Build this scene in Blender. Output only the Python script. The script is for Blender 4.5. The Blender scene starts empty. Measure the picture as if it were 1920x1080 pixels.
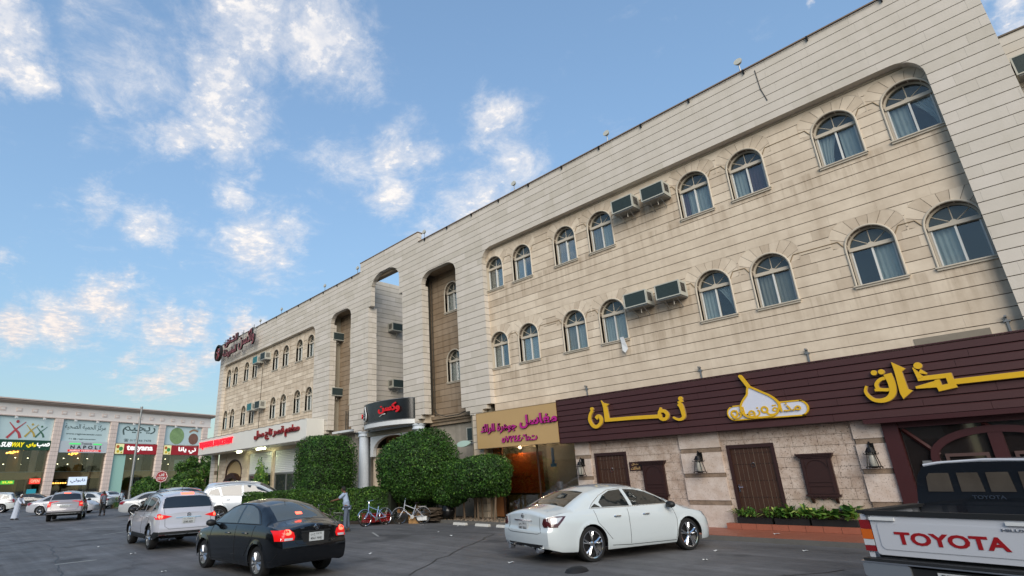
import bpy, bmesh, math, random
import numpy as np
from mathutils import Vector, Matrix
from mathutils.bvhtree import BVHTree
R = math.radians
PI = math.pi
rnd = random.Random(7)
nrs = np.random.RandomState(11)
scene = bpy.context.scene
COL = scene.collection

# ------------------------------------------------------------------ camera
cam_data = bpy.data.cameras.new('camera')
cam = bpy.data.objects.new('camera', cam_data)
COL.objects.link(cam)
def unit(v): return v / np.linalg.norm(v)
_f, _cx, _cy = 1021.0, 820.0, 540.0
_X = -unit(np.array([-110 - _cx, 925 - _cy, _f]))
_Z = unit(np.array([716 - _cx, -2415 - _cy, _f])); _Z = unit(_Z - _X * (_X @ _Z))
_Y = np.cross(_Z, _X)
RW = np.array([_X, _Y, _Z])                       # camera frame (x right, y down, z forward) -> world
_r, _u, _b = RW @ np.array([1, 0, 0]), RW @ np.array([0, -1, 0]), RW @ np.array([0, 0, -1])
cam.matrix_world = Matrix([[_r[0], _u[0], _b[0], 0], [_r[1], _u[1], _b[1], 0], [_r[2], _u[2], _b[2], 1.82], [0, 0, 0, 1]])
cam_data.sensor_width = 36; cam_data.lens = 36 * _f / 1920
cam_data.shift_x = (960 - _cx) / 1920; cam_data.shift_y = 0
cam_data.clip_start = 0.05; cam_data.clip_end = 6000
scene.camera = cam

# ------------------------------------------------------------------ world: sky with clouds
SUN_EL, SUN_AZ = 27, 318          # azimuth measured as direction angle of the sun in the XY plane (deg)
world = bpy.data.worlds.new('World'); scene.world = world; world.use_nodes = True
wn, wl = world.node_tree.nodes, world.node_tree.links
wn.clear()
def N(nt, t, **kw):
    n = nt.nodes.new(t)
    for k, v in kw.items():
        if k.startswith('i_'):
            key = k[2:]
            n.inputs[int(key) if key.isdigit() else key.replace('_', ' ')].default_value = v
        else: setattr(n, k, v)
    return n
wt = world.node_tree
out = N(wt, 'ShaderNodeOutputWorld'); bg = N(wt, 'ShaderNodeBackground'); wl.new(bg.outputs[0], out.inputs[0])
bg.inputs['Strength'].default_value = 0.15
sky = N(wt, 'ShaderNodeTexSky', sky_type='NISHITA', sun_disc=False)
sky.sun_elevation = R(SUN_EL); sky.sun_rotation = R(90 - SUN_AZ)
sky.air_density = 1.0; sky.dust_density = 0.45; sky.ozone_density = 1.0
tc = N(wt, 'ShaderNodeTexCoord')
def M_(op, a, b=None, c=None):
    n = N(wt, 'ShaderNodeMath', operation=op)
    for i, v in enumerate((a, b, c)):
        if v is None: continue
        if isinstance(v, (int, float)): n.inputs[i].default_value = v
        else: wl.new(v, n.inputs[i])
    return n.outputs[0]
sep = N(wt, 'ShaderNodeSeparateXYZ'); wl.new(tc.outputs['Generated'], sep.inputs[0])
zz = M_('ADD', M_('MAXIMUM', sep.outputs[2], 0.0), 0.12)
comb = N(wt, 'ShaderNodeCombineXYZ')
wl.new(M_('DIVIDE', sep.outputs[0], zz), comb.inputs[0]); wl.new(M_('DIVIDE', sep.outputs[1], zz), comb.inputs[1])
# cloud banks: (image-plane direction, angular size, weight)
BANKS = [(470,50,80,.9),(600,70,80,.95),(655,120,50,.6),(410,140,60,.85),(430,220,70,.9),(340,240,45,.8),(480,270,40,.5),(640,20,50,.6),(250,150,110,.42),
 (20,30,70,.9),(30,120,55,.8),(70,160,35,.6),(200,205,30,.5),(210,40,120,.3),
 (745,280,55,.75),(735,370,45,.8),(790,300,40,.6),(900,400,70,.75),(930,240,50,.75),(960,330,60,.6),(830,440,50,.5),(660,300,60,.45),(480,320,30,.45),
 (470,460,70,.8),(550,430,45,.6),(440,375,35,.65),(530,475,40,.6),(180,385,40,.6),(110,395,30,.4),(280,430,45,.7),(300,470,25,.5),(10,490,25,.4),
 (50,620,48,.85),(130,595,50,.85),(205,560,42,.85),(225,535,25,.7),(125,690,28,.7),(300,605,42,.85),(360,600,35,.75),(245,655,28,.6),(450,605,32,.85),(330,690,40,.8),(380,665,30,.7),(280,715,30,.7),(215,690,20,.6),(375,635,18,.6),
 (1895,25,45,.9),(1870,60,30,.6),(1500,18,12,.6),(600,495,14,.5),(545,512,12,.5)]
acc = None
nrmz = N(wt, 'ShaderNodeVectorMath', operation='NORMALIZE'); wl.new(tc.outputs['Generated'], nrmz.inputs[0])
# wobble the direction so that the banks have torn edges
wob = N(wt, 'ShaderNodeTexNoise', noise_dimensions='3D'); wob.inputs['Scale'].default_value = 6.5; wob.inputs['Detail'].default_value = 9; wob.inputs['Roughness'].default_value = .68
wl.new(nrmz.outputs[0], wob.inputs['Vector'])
wv = N(wt, 'ShaderNodeVectorMath', operation='MULTIPLY_ADD'); wl.new(wob.outputs['Color'], wv.inputs[0]); wv.inputs[1].default_value = (.17, .17, .17)
wb = N(wt, 'ShaderNodeVectorMath', operation='ADD'); wl.new(nrmz.outputs[0], wb.inputs[0]); wb.inputs[1].default_value = (-.085, -.085, -.085)
wl.new(wb.outputs[0], wv.inputs[2])
for (u, v, rr, wgt) in BANKS:
    d0 = unit(RW @ np.array([u - _cx, v - _cy, _f])); d1 = unit(RW @ np.array([u + rr - _cx, v - _cy, _f])); d2 = unit(RW @ np.array([u - _cx, v + rr - _cy, _f]))
    ang = 0.5 * (math.acos(min(1, d0 @ d1)) + math.acos(min(1, d0 @ d2)))
    vm = N(wt, 'ShaderNodeVectorMath', operation='DISTANCE'); wl.new(wv.outputs[0], vm.inputs[0]); vm.inputs[1].default_value = tuple(d0)
    q = M_('MULTIPLY', vm.outputs['Value'], 1 / (ang * 1.15)); q = M_('MULTIPLY', q, q)
    g = M_('MULTIPLY', M_('EXPONENT', M_('MULTIPLY', q, -1.0)), wgt)
    acc = g if acc is None else M_('MAXIMUM', acc, g)
n1 = N(wt, 'ShaderNodeTexNoise'); n1.inputs['Scale'].default_value = 7.5; n1.inputs['Detail'].default_value = 10; n1.inputs['Roughness'].default_value = .7; n1.inputs['Distortion'].default_value = .35
wl.new(comb.outputs[0], n1.inputs['Vector'])
n2 = N(wt, 'ShaderNodeTexNoise'); n2.inputs['Scale'].default_value = 32; n2.inputs['Detail'].default_value = 6; n2.inputs['Roughness'].default_value = .6
wl.new(comb.outputs[0], n2.inputs['Vector'])
n3 = N(wt, 'ShaderNodeTexNoise'); n3.inputs['Scale'].default_value = 1.1; n3.inputs['Detail'].default_value = 4
wl.new(comb.outputs[0], n3.inputs['Vector'])
tex = M_('ADD', M_('MULTIPLY', n1.outputs['Fac'], .62), M_('MULTIPLY', n2.outputs['Fac'], .38))
def ramp(x, lo, hi):
    m = N(wt, 'ShaderNodeMapRange', interpolation_type='SMOOTHSTEP'); wl.new(x, m.inputs[0]); m.inputs[1].default_value = lo; m.inputs[2].default_value = hi
    return m.outputs[0]
# behind the camera the sky carries on with loose clouds of the same kind
behind = M_('MULTIPLY', ramp(M_('MULTIPLY', sep.outputs[1], -1), .05, .5), M_('MULTIPLY', ramp(n3.outputs['Fac'], .45, .65), .55))
acc = M_('MAXIMUM', acc, behind)
soft = M_('MULTIPLY', ramp(M_('ADD', M_('MULTIPLY', acc, .78), M_('MULTIPLY', n1.outputs['Fac'], .9)), .50, 1.12), .82)
puffs = ramp(M_('ADD', M_('MULTIPLY', acc, .66), M_('ADD', M_('MULTIPLY', n1.outputs['Fac'], .5), M_('MULTIPLY', n2.outputs['Fac'], .66))), .84, 1.14)
dens = M_('MAXIMUM', soft, puffs)
wisp = M_('MULTIPLY', ramp(M_('ADD', M_('MULTIPLY', acc, .5), n1.outputs['Fac']), .58, 1.0), .38)
dens = M_('MAXIMUM', dens, wisp)
dens = M_('MULTIPLY', dens, ramp(sep.outputs[2], .0, .12))
shade = ramp(tex, .40, .68)
cr = N(wt, 'ShaderNodeMix', data_type='RGBA'); wl.new(shade, cr.inputs['Factor'])
cr.inputs['A'].default_value = (2.9, 3.05, 3.4, 1); cr.inputs['B'].default_value = (4.35, 4.12, 3.92, 1)
# warmer towards the horizon
cw = N(wt, 'ShaderNodeMix', data_type='RGBA', blend_type='MULTIPLY'); cw.inputs['Factor'].default_value = 1
wl.new(cr.outputs['Result'], cw.inputs['A'])
hz = N(wt, 'ShaderNodeMix', data_type='RGBA'); wl.new(ramp(sep.outputs[2], .05, .45), hz.inputs['Factor'])
hz.inputs['A'].default_value = (1.04, .93, .85, 1); hz.inputs['B'].default_value = (1, 1, 1, 1)
wl.new(hz.outputs['Result'], cw.inputs['B'])
# clear sky colour: gain only, one colour for the whole dome
sg = N(wt, 'ShaderNodeMix', data_type='RGBA', blend_type='MULTIPLY'); sg.inputs['Factor'].default_value = 1
# even haze response of the whole dome: bright parts are held back by their own luminance
bw = N(wt, 'ShaderNodeRGBToBW'); wl.new(sky.outputs[0], bw.inputs[0])
gl_ = M_('DIVIDE', 1.86, M_('ADD', M_('MULTIPLY', bw.outputs[0], .54), 1.0))
sv_ = N(wt, 'ShaderNodeVectorMath', operation='SCALE'); wl.new(sky.outputs[0], sv_.inputs[0]); wl.new(gl_, sv_.inputs['Scale'])
wl.new(sv_.outputs[0], sg.inputs['A']); sg.inputs['B'].default_value = (.98, 1.035, 1.0, 1)
SKYGAIN = sg
mx = N(wt, 'ShaderNodeMix', data_type='RGBA'); wl.new(dens, mx.inputs['Factor'])
wl.new(sg.outputs['Result'], mx.inputs['A']); wl.new(cw.outputs['Result'], mx.inputs['B'])
wl.new(mx.outputs['Result'], bg.inputs['Color'])

sun_d = bpy.data.lights.new('sun', 'SUN'); sun = bpy.data.objects.new('sun', sun_d); COL.objects.link(sun)
sun_d.energy = 2.3; sun_d.angle = R(45); sun_d.color = (1.0, .925, .83)
_sd = Vector((math.cos(R(SUN_AZ)) * math.cos(R(SUN_EL)), math.sin(R(SUN_AZ)) * math.cos(R(SUN_EL)), math.sin(R(SUN_EL))))
sun.rotation_euler = _sd.to_track_quat('Z', 'Y').to_euler(); sun.location = (0, -30, 40)

vs = scene.view_settings
scene.display_settings.display_device = 'sRGB'
vs.view_transform = 'Standard'; vs.look = 'None'; vs.gamma = 1; vs.use_curve_mapping = False
vs.exposure = 0.72

# ------------------------------------------------------------------ mesh helpers
class MB:
    def __init__(s): s.v = []; s.f = []
    def add(s, vs, fs, M=None):
        o = len(s.v)
        if M is not None: vs = [tuple(M @ Vector(p)) for p in vs]
        s.v.extend(tuple(p) for p in vs); s.f.extend([tuple(i + o for i in f) for f in fs]); return s
    def box(s, x0, x1, y0, y1, z0, z1, M=None):
        return s.add([(x0,y0,z0),(x1,y0,z0),(x1,y1,z0),(x0,y1,z0),(x0,y0,z1),(x1,y0,z1),(x1,y1,z1),(x0,y1,z1)],
                     [(0,3,2,1),(4,5,6,7),(0,1,5,4),(1,2,6,5),(2,3,7,6),(3,0,4,7)], M)
    def prism(s, poly, a, b, M=None, axis='y'):
        # poly: list of (p,q) ; axis y: (x,z) at y=a..b ; z: (x,y) ; x: (y,z)
        n = len(poly)
        mk = {'y': lambda p, t: (p[0], t, p[1]), 'z': lambda p, t: (p[0], p[1], t), 'x': lambda p, t: (t, p[0], p[1])}[axis]
        vs = [mk(p, a) for p in poly] + [mk(p, b) for p in poly]
        fs = [tuple(range(n)), tuple(reversed(range(n, 2*n)))] + [(i, i+n, (i+1) % n + n, (i+1) % n) for i in range(n)]
        return s.add(vs, fs, M)
    def tube(s, pts, r, n=6, closed=False, M=None, r2=None):
        pts = [Vector(p) for p in pts]; m = len(pts); vs = []
        prev = None
        for i, p in enumerate(pts):
            if closed: t = pts[(i+1) % m] - pts[i-1]
            else: t = pts[min(i+1, m-1)] - pts[max(i-1, 0)]
            if t.length < 1e-9: t = Vector((0, 0, 1))
            t.normalize()
            if prev is None:
                a = Vector((0, 0, 1)) if abs(t.z) < .9 else Vector((1, 0, 0))
                nx = t.cross(a).normalized()
            else: nx = (prev - t * prev.dot(t)).normalized()
            prev = nx; ny = t.cross(nx)
            rr = r if r2 is None else r + (r2 - r) * i / max(1, m-1)
            for k in range(n):
                an = 2*PI*k/n; vs.append(tuple(p + (nx*math.cos(an) + ny*math.sin(an)) * rr))
        fs = []
        for i in range(m if closed else m-1):
            j = (i+1) % m
            for k in range(n): fs.append((i*n+k, i*n+(k+1) % n, j*n+(k+1) % n, j*n+k))
        if not closed: fs += [tuple(reversed(range(n))), tuple((m-1)*n + k for k in range(n))]
        return s.add(vs, fs, M)
    def lathe(s, prof, n=16, M=None, cap=True):
        vs = []; m = len(prof)
        for r, z in prof:
            for k in range(n): vs.append((r*math.cos(2*PI*k/n), r*math.sin(2*PI*k/n), z))
        fs = [(i*n+k, i*n+(k+1) % n, (i+1)*n+(k+1) % n, (i+1)*n+k) for i in range(m-1) for k in range(n)]
        if cap: fs += [tuple(reversed(range(n))), tuple((m-1)*n + k for k in range(n))]
        return s.add(vs, fs, M)
    def sweep(s, pts, prof, M=None, closed=False, up=(0, 1, 0)):
        # profile (a,b) swept along planar path; a along normal in plane, b along 'up'
        pts = [Vector(p) for p in pts]; m = len(pts); U = Vector(up); vs = []; n = len(prof)
        for i, p in enumerate(pts):
            t = (pts[(i+1) % m] - pts[i-1]) if closed else (pts[min(i+1, m-1)] - pts[max(i-1, 0)])
            t.normalize(); nn = U.cross(t).normalized()
            for a, b in prof: vs.append(tuple(p + nn*a + U*b))
        fs = []
        for i in range(m if closed else m-1):
            j = (i+1) % m
            for k in range(n): fs.append((i*n+k, i*n+(k+1) % n, j*n+(k+1) % n, j*n+k))
        if not closed: fs += [tuple(reversed(range(n))), tuple((m-1)*n + k for k in range(n))]
        return s.add(vs, fs, M)
    def mesh(s, name, mat, smooth=False):
        me = bpy.data.meshes.new(name); me.from_pydata(s.v, [], s.f)
        if mat: me.materials.append(mat)
        if smooth: me.shade_smooth()
        return me
    def build(s, name, mat, parent=None, smooth=False, fix=True):
        me = s.mesh(name, mat, False)
        if fix and len(s.f) < 60000:
            bm = bmesh.new(); bm.from_mesh(me); bmesh.ops.recalc_face_normals(bm, faces=bm.faces); bm.to_mesh(me); bm.free()
        if smooth:
            me.shade_smooth()
            try: me.set_sharp_from_angle(angle=R(40))
            except Exception: pass
        return link(name, me, parent)
def link(name, me, parent=None):
    o = bpy.data.objects.new(name, me); COL.objects.link(o)
    if parent is not None: attach(o, parent)
    return o
def world_m(o):
    m = o.matrix_basis.copy()
    if o.parent: m = world_m(o.parent) @ o.matrix_parent_inverse @ m
    return m
def attach(o, p):
    o.parent = p; o.matrix_parent_inverse = world_m(p).inverted()
def tag(o, label=None, cat=None, group=None, kind=None):
    if label: o['label'] = label
    if cat: o['category'] = cat
    if group: o['group'] = group
    if kind: o['kind'] = kind
    return o
def thing(name, label, cat, loc=(0, 0, 0), rz=0, group=None):
    o = bpy.data.objects.new(name, None); COL.objects.link(o); o.location = loc; o.rotation_euler = (0, 0, rz)
    o.empty_display_size = .2
    return tag(o, label, cat, group)
CH = {}
def kids(o):
    return [c for c in bpy.data.objects if c.parent == o]
def copy_tree(o, parent=None, label=None):
    c = o.copy(); COL.objects.link(c)
    if parent is not None: c.parent = parent
    for k in kids(o): copy_tree(k, c)
    if label: c['label'] = label
    return c
def struct(o): o['kind'] = 'structure'; return o

# ------------------------------------------------------------------ materials
def new_mat(name):
    m = bpy.data.materials.new(name); m.use_nodes = True; nt = m.node_tree
    return m, nt, nt.nodes['Principled BSDF']
def srgb(h):
    h = h.lstrip('#'); c = [int(h[i:i+2], 16)/255 for i in (0, 2, 4)]
    return tuple(x/12.92 if x <= .04045 else ((x+.055)/1.055)**2.4 for x in c) + (1,)
def mat(name, col, rough=.6, metal=0, var=0, scale=6, bump=0, bscale=40, isl=0, coat=0, emit=None, estr=0, spec=.5, streak=0, alpha=None, hueb=None, stain=False):
    m, nt, b = new_mat(name); L = nt.links
    if isinstance(col, str): col = srgb(col)
    if len(col) == 3: col = tuple(col) + (1,)
    b.inputs['Roughness'].default_value = rough; b.inputs['Metallic'].default_value = metal
    b.inputs['Specular IOR Level'].default_value = spec
    if coat: b.inputs['Coat Weight'].default_value = coat; b.inputs['Coat Roughness'].default_value = .04
    co = N(nt, 'ShaderNodeTexCoord').outputs['Object']
    fac = None
    def mth(op, a, bb):
        n = N(nt, 'ShaderNodeMath', operation=op)
        for i, v in enumerate((a, bb)):
            if isinstance(v, (int, float)): n.inputs[i].default_value = v
            else: L.new(v, n.inputs[i])
        return n.outputs[0]
    if var:
        n = N(nt, 'ShaderNodeTexNoise'); n.inputs['Scale'].default_value = scale; n.inputs['Detail'].default_value = 6; n.inputs['Roughness'].default_value = .65; L.new(co, n.inputs['Vector'])
        fac = mth('MULTIPLY', mth('SUBTRACT', n.outputs['Fac'], .5), var*2)
    if isl:
        g = N(nt, 'ShaderNodeNewGeometry'); t = mth('MULTIPLY', mth('SUBTRACT', g.outputs['Random Per Island'], .5), isl*2)
        fac = t if fac is None else mth('ADD', fac, t)
    if streak:
        mp = N(nt, 'ShaderNodeMapping'); L.new(co, mp.inputs[0]); mp.inputs['Scale'].default_value = (3.2, 3.2, .22)
        n = N(nt, 'ShaderNodeTexNoise'); n.inputs['Scale'].default_value = 1.2; n.inputs['Detail'].default_value = 5; L.new(mp.outputs[0], n.inputs['Vector'])
        t = mth('MULTIPLY', mth('MAXIMUM', mth('SUBTRACT', n.outputs['Fac'], .5), 0), -streak*3)
        fac = t if fac is None else mth('ADD', fac, t)
    if stain:
        sx = N(nt, 'ShaderNodeSeparateXYZ'); L.new(co, sx.inputs[0])
        def mr_(v, a, b_, c=0., d=1.):
            n_ = N(nt, 'ShaderNodeMapRange', interpolation_type='SMOOTHSTEP'); L.new(v, n_.inputs[0]); n_.inputs[1].default_value = a; n_.inputs[2].default_value = b_; n_.inputs[3].default_value = c; n_.inputs[4].default_value = d; return n_.outputs[0]
        mp = N(nt, 'ShaderNodeMapping'); L.new(co, mp.inputs[0]); mp.inputs['Scale'].default_value = (5, 5, .35)
        n = N(nt, 'ShaderNodeTexNoise'); n.inputs['Scale'].default_value = 1.5; n.inputs['Detail'].default_value = 6; L.new(mp.outputs[0], n.inputs['Vector'])
        st_ = mr_(n.outputs['Fac'], .45, .68)
        band = None
        for (zt_, ln_) in ((9.9, 1.1), (6.22, 1.3)):
            q = mth('MULTIPLY', mr_(sx.outputs[2], zt_ - ln_, zt_), mr_(sx.outputs[2], zt_ + .02, zt_ + .08, 1., 0.)); band = q if band is None else mth('MAXIMUM', band, q)
        t = mth('MULTIPLY', mth('MULTIPLY', band, st_), -.12)
        acm = None
        for (xa, xb, zt_, ln_) in ((-9.9, -7.2, 10.95, 1.2), (-9.9, -7.2, 7.25, 1.5), (-43.6, -40.8, 10.9, 1.0), (-43.6, -40.8, 7.2, 1.0)):
            q = mth('MULTIPLY', mth('MULTIPLY', mr_(sx.outputs[0], xa, xa + .5), mr_(sx.outputs[0], xb - .5, xb, 1., 0.)), mth('MULTIPLY', mr_(sx.outputs[2], zt_ - ln_, zt_), mr_(sx.outputs[2], zt_ + .25, zt_ + .45, 1., 0.))); acm = q if acm is None else mth('MAXIMUM', acm, q)
        t2 = mth('MULTIPLY', mth('MULTIPLY', acm, mth('ADD', mth('MULTIPLY', st_, .6), .4)), -.26)
        fac = mth('ADD', fac, mth('ADD', t, t2))
    if fac is not None:
        hs = N(nt, 'ShaderNodeMix', data_type='RGBA', blend_type='MULTIPLY'); hs.inputs['Factor'].default_value = 1
        hs.inputs['A'].default_value = col
        v = mth('ADD', fac, 1.0)
        if hueb:
            # darker places drift to the second colour
            cc = N(nt, 'ShaderNodeMix', data_type='RGBA'); cc.inputs['A'].default_value = srgb(hueb) if isinstance(hueb, str) else tuple(hueb) + (1,); cc.inputs['B'].default_value = col
            mr = N(nt, 'ShaderNodeMapRange'); L.new(v, mr.inputs[0]); mr.inputs[1].default_value = .72; mr.inputs[2].default_value = 1.12; L.new(mr.outputs[0], cc.inputs['Factor'])
            L.new(cc.outputs['Result'], hs.inputs['A'])
        cb = N(nt, 'ShaderNodeCombineXYZ')
        for i in range(3): L.new(v, cb.inputs[i])
        L.new(cb.outputs[0], hs.inputs['B']); L.new(hs.outputs['Result'], b.inputs['Base Color'])
    else: b.inputs['Base Color'].default_value = col
    if bump:
        n = N(nt, 'ShaderNodeTexNoise'); n.inputs['Scale'].default_value = bscale; n.inputs['Detail'].default_value = 5; L.new(co, n.inputs['Vector'])
        bp = N(nt, 'ShaderNodeBump'); bp.inputs['Strength'].default_value = bump; bp.inputs['Distance'].default_value = .01; L.new(n.outputs['Fac'], bp.inputs['Height']); L.new(bp.outputs[0], b.inputs['Normal'])
    if emit:
        b.inputs['Emission Color'].default_value = srgb(emit) if isinstance(emit, str) else tuple(emit) + (1,); b.inputs['Emission Strength'].default_value = estr
    return m
def glass_mat(name, tint=(.9, .95, .95), rough=.02, opaq=.0, base=(.02, .025, .03), refl=1.0):
    # thin pane: clear transmission plus mirror reflection by Fresnel; opaq = share of dark tint
    m, nt, b = new_mat(name); L = nt.links; nt.nodes.remove(b); o = nt.nodes['Material Output']
    tr = N(nt, 'ShaderNodeBsdfTransparent'); tr.inputs[0].default_value = tuple(tint) + (1,)
    df = N(nt, 'ShaderNodeBsdfDiffuse'); df.inputs[0].default_value = tuple(base) + (1,)
    ms = N(nt, 'ShaderNodeMixShader'); ms.inputs[0].default_value = opaq; L.new(tr.outputs[0], ms.inputs[1]); L.new(df.outputs[0], ms.inputs[2])
    gl = N(nt, 'ShaderNodeBsdfGlossy'); gl.inputs['Roughness'].default_value = rough
    fr = N(nt, 'ShaderNodeFresnel'); fr.inputs['IOR'].default_value = 1.6
    mm = N(nt, 'ShaderNodeMath', operation='MULTIPLY_ADD'); L.new(fr.outputs[0], mm.inputs[0]); mm.inputs[1].default_value = refl; mm.inputs[2].default_value = .04
    mm.use_clamp = True
    m2 = N(nt, 'ShaderNodeMixShader'); L.new(mm.outputs[0], m2.inputs[0]); L.new(ms.outputs[0], m2.inputs[1]); L.new(gl.outputs[0], m2.inputs[2]); L.new(m2.outputs[0], o.inputs['Surface'])
    return m
def pitted(name, col, col2, pit, var=.3):
    m, nt, b = new_mat(name); L = nt.links; co = N(nt, 'ShaderNodeTexCoord').outputs['Object']
    n = N(nt, 'ShaderNodeTexNoise'); n.inputs['Scale'].default_value = 3.2; n.inputs['Detail'].default_value = 7; n.inputs['Roughness'].default_value = .7; L.new(co, n.inputs['Vector'])
    r1 = N(nt, 'ShaderNodeMapRange'); L.new(n.outputs['Fac'], r1.inputs[0]); r1.inputs[1].default_value = .38; r1.inputs[2].default_value = .66
    g = N(nt, 'ShaderNodeNewGeometry'); ad = N(nt, 'ShaderNodeMath', operation='MULTIPLY_ADD'); L.new(g.outputs['Random Per Island'], ad.inputs[0]); ad.inputs[1].default_value = .5; ad.inputs[2].default_value = -.22
    a2 = N(nt, 'ShaderNodeMath', operation='ADD', use_clamp=True); L.new(ad.outputs[0], a2.inputs[0]); L.new(r1.outputs[0], a2.inputs[1])
    mx = N(nt, 'ShaderNodeMix', data_type='RGBA'); L.new(a2.outputs[0], mx.inputs['Factor']); mx.inputs['A'].default_value = srgb(col2); mx.inputs['B'].default_value = srgb(col)
    v = N(nt, 'ShaderNodeTexNoise'); v.inputs['Scale'].default_value = 34; v.inputs['Detail'].default_value = 3; L.new(co, v.inputs['Vector'])
    r2 = N(nt, 'ShaderNodeMapRange'); L.new(v.outputs['Fac'], r2.inputs[0]); r2.inputs[1].default_value = .60; r2.inputs[2].default_value = .70
    k = N(nt, 'ShaderNodeMath', operation='MULTIPLY'); L.new(r2.outputs[0], k.inputs[0]); k.inputs[1].default_value = pit
    m2 = N(nt, 'ShaderNodeMix', data_type='RGBA'); L.new(k.outputs[0], m2.inputs['Factor']); L.new(mx.outputs['Result'], m2.inputs['A']); m2.inputs['B'].default_value = srgb('#4a3a2c')
    L.new(m2.outputs['Result'], b.inputs['Base Color']); b.inputs['Roughness'].default_value = .8
    bp = N(nt, 'ShaderNodeBump', invert=True); bp.inputs['Strength'].default_value = .7; bp.inputs['Distance'].default_value = .012; L.new(r2.outputs[0], bp.inputs['Height']); L.new(bp.outputs[0], b.inputs['Normal'])
    return m
def leaf_mat(name, a, b2, c=None, trans=.25):
    m, nt, b = new_mat(name); L = nt.links
    g = N(nt, 'ShaderNodeNewGeometry'); cr = N(nt, 'ShaderNodeValToRGB'); L.new(g.outputs['Random Per Island'], cr.inputs[0])
    e = cr.color_ramp.elements; e[0].color = srgb(a); e[1].color = srgb(b2)
    if c: x = e.new(.85); x.color = srgb(b2); e[2].color = srgb(c)
    co = N(nt, 'ShaderNodeTexCoord').outputs['Object']; n = N(nt, 'ShaderNodeTexNoise'); n.inputs['Scale'].default_value = 2.2; n.inputs['Detail'].default_value = 4; L.new(co, n.inputs['Vector'])
    r1 = N(nt, 'ShaderNodeMapRange'); L.new(n.outputs['Fac'], r1.inputs[0]); r1.inputs[1].default_value = .35; r1.inputs[2].default_value = .65; r1.inputs[3].default_value = .62; r1.inputs[4].default_value = 1.3
    mx = N(nt, 'ShaderNodeVectorMath', operation='SCALE'); L.new(cr.outputs[0], mx.inputs[0]); L.new(r1.outputs[0], mx.inputs['Scale']); L.new(mx.outputs[0], b.inputs['Base Color'])
    b.inputs['Roughness'].default_value = .55; b.inputs['Specular IOR Level'].default_value = .35
    t = N(nt, 'ShaderNodeBsdfTranslucent'); L.new(mx.outputs[0], t.inputs[0]); ms = N(nt, 'ShaderNodeMixShader'); ms.inputs[0].default_value = trans
    o = nt.nodes['Material Output']; L.new(b.outputs[0], ms.inputs[1]); L.new(t.outputs[0], ms.inputs[2]); L.new(ms.outputs[0], o.inputs['Surface'])
    return m
MT = {}
MT['skin'] = mat('pale limestone', '#c4bcb3', .75, var=.08, scale=1.3, isl=.05, bump=.25, bscale=30, streak=.06, hueb='#b0a894')
MT['panel'] = mat('warm limestone', '#cabca8', .8, var=.16, scale=1.7, isl=.09, bump=.25, bscale=30, streak=.10, hueb='#b09c84', stain=True)
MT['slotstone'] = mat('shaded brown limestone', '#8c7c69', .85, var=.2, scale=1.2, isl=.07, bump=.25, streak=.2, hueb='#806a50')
MT['mortar'] = mat('dark mortar', '#6b6054', .95, var=.2, scale=8)
MT['trav'] = pitted('pitted travertine', '#bfb0a3', '#a08c7c', .85)
MT['trav2'] = pitted('pale travertine', '#c6bab0', '#b3a294', .7)
MT['band'] = pitted('brown stone band', '#8d7a67', '#6f5f50', .5)
MT['frame'] = mat('cream aluminium', '#b5ab9a', .45, metal=.0, var=.06)
MT['white_frame'] = mat('pale window metal', '#c9c9c4', .4)
MT['curtain'] = mat('sheer curtain', '#c3cac9', .9, var=.14, scale=5)
MT['curtain2'] = mat('beige curtain', '#a39f96', .9, var=.14, scale=5)
MT['curtain3'] = mat('plum curtain', '#6a4f60', .9, var=.14, scale=5)
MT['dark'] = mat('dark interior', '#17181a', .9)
MT['glass'] = glass_mat('window glass', (.9, .94, .94), .015, .06, refl=.6)
MT['fanglass'] = glass_mat('fanlight glass', (.5, .55, .5), .05, .35, base=(.09, .10, .09), refl=.6)
MT['bldcore'] = mat('plaster wall', '#8e8676', .9, var=.2, scale=1.2)
MT['acwhite'] = mat('weathered white metal', '#a9a99f', .5, var=.14, scale=9)
MT['acdark'] = mat('air conditioner coil', '#2c3a3a', .6, var=.3, scale=20)
MT['acteal'] = mat('teal air conditioner coil', '#2f7378', .5, var=.3, scale=20)
MT['pipe'] = mat('pale plastic pipe', '#b7b0a2', .5)
MT['black'] = mat('black rubber', '#0b0b0c', .7)
MT['blackmetal'] = mat('wrought black iron', '#0e0d0c', .45, metal=.4)
MT['plank'] = mat('maroon board', '#3d1f1f', .55, var=.16, scale=2.2, isl=.09, bump=.1)
MT['maroon'] = mat('maroon painted metal', '#361314', .45, var=.1)
MT['gold'] = mat('gold acrylic', '#c9a01c', .32, var=.08, scale=4, spec=.6)
MT['golddark'] = mat('gold letter edge', '#8a7455', .5)
MT['silverwhite'] = mat('pearl white acrylic', '#c3c6d2', .3)
MT['tan'] = mat('tan metal composite sheet', '#ae9062', .38, var=.07, scale=.8, isl=.03)
MT['magenta'] = mat('magenta acrylic', '#a8197a', .3)
MT['magentaedge'] = mat('dark letter edge', '#3a1418', .6)
MT['asphalt'] = None
MT['tile'] = mat('terracotta paving tile', '#8f5440', .5, var=.2, scale=2.5, isl=.10, bump=.1)
MT['kerb'] = mat('grey kerb concrete', '#5c5a56', .85, var=.22, scale=4, bump=.3)
MT['pavement'] = mat('dusty concrete paving', '#5c554b', .9, var=.3, scale=2.6, bump=.3)
MT['doorwood'] = mat('dark walnut door wood', '#3a2213', .5, var=.3, scale=6, isl=.07)
MT['shutterwood'] = mat('dark red brown carved wood', '#2e1814', .45, var=.18, scale=5)
MT['chrome'] = mat('chrome', (.75, .76, .78), .12, metal=1)
MT['steel'] = mat('galvanised steel', '#8c8d8c', .45, metal=.7, var=.1)
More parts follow.
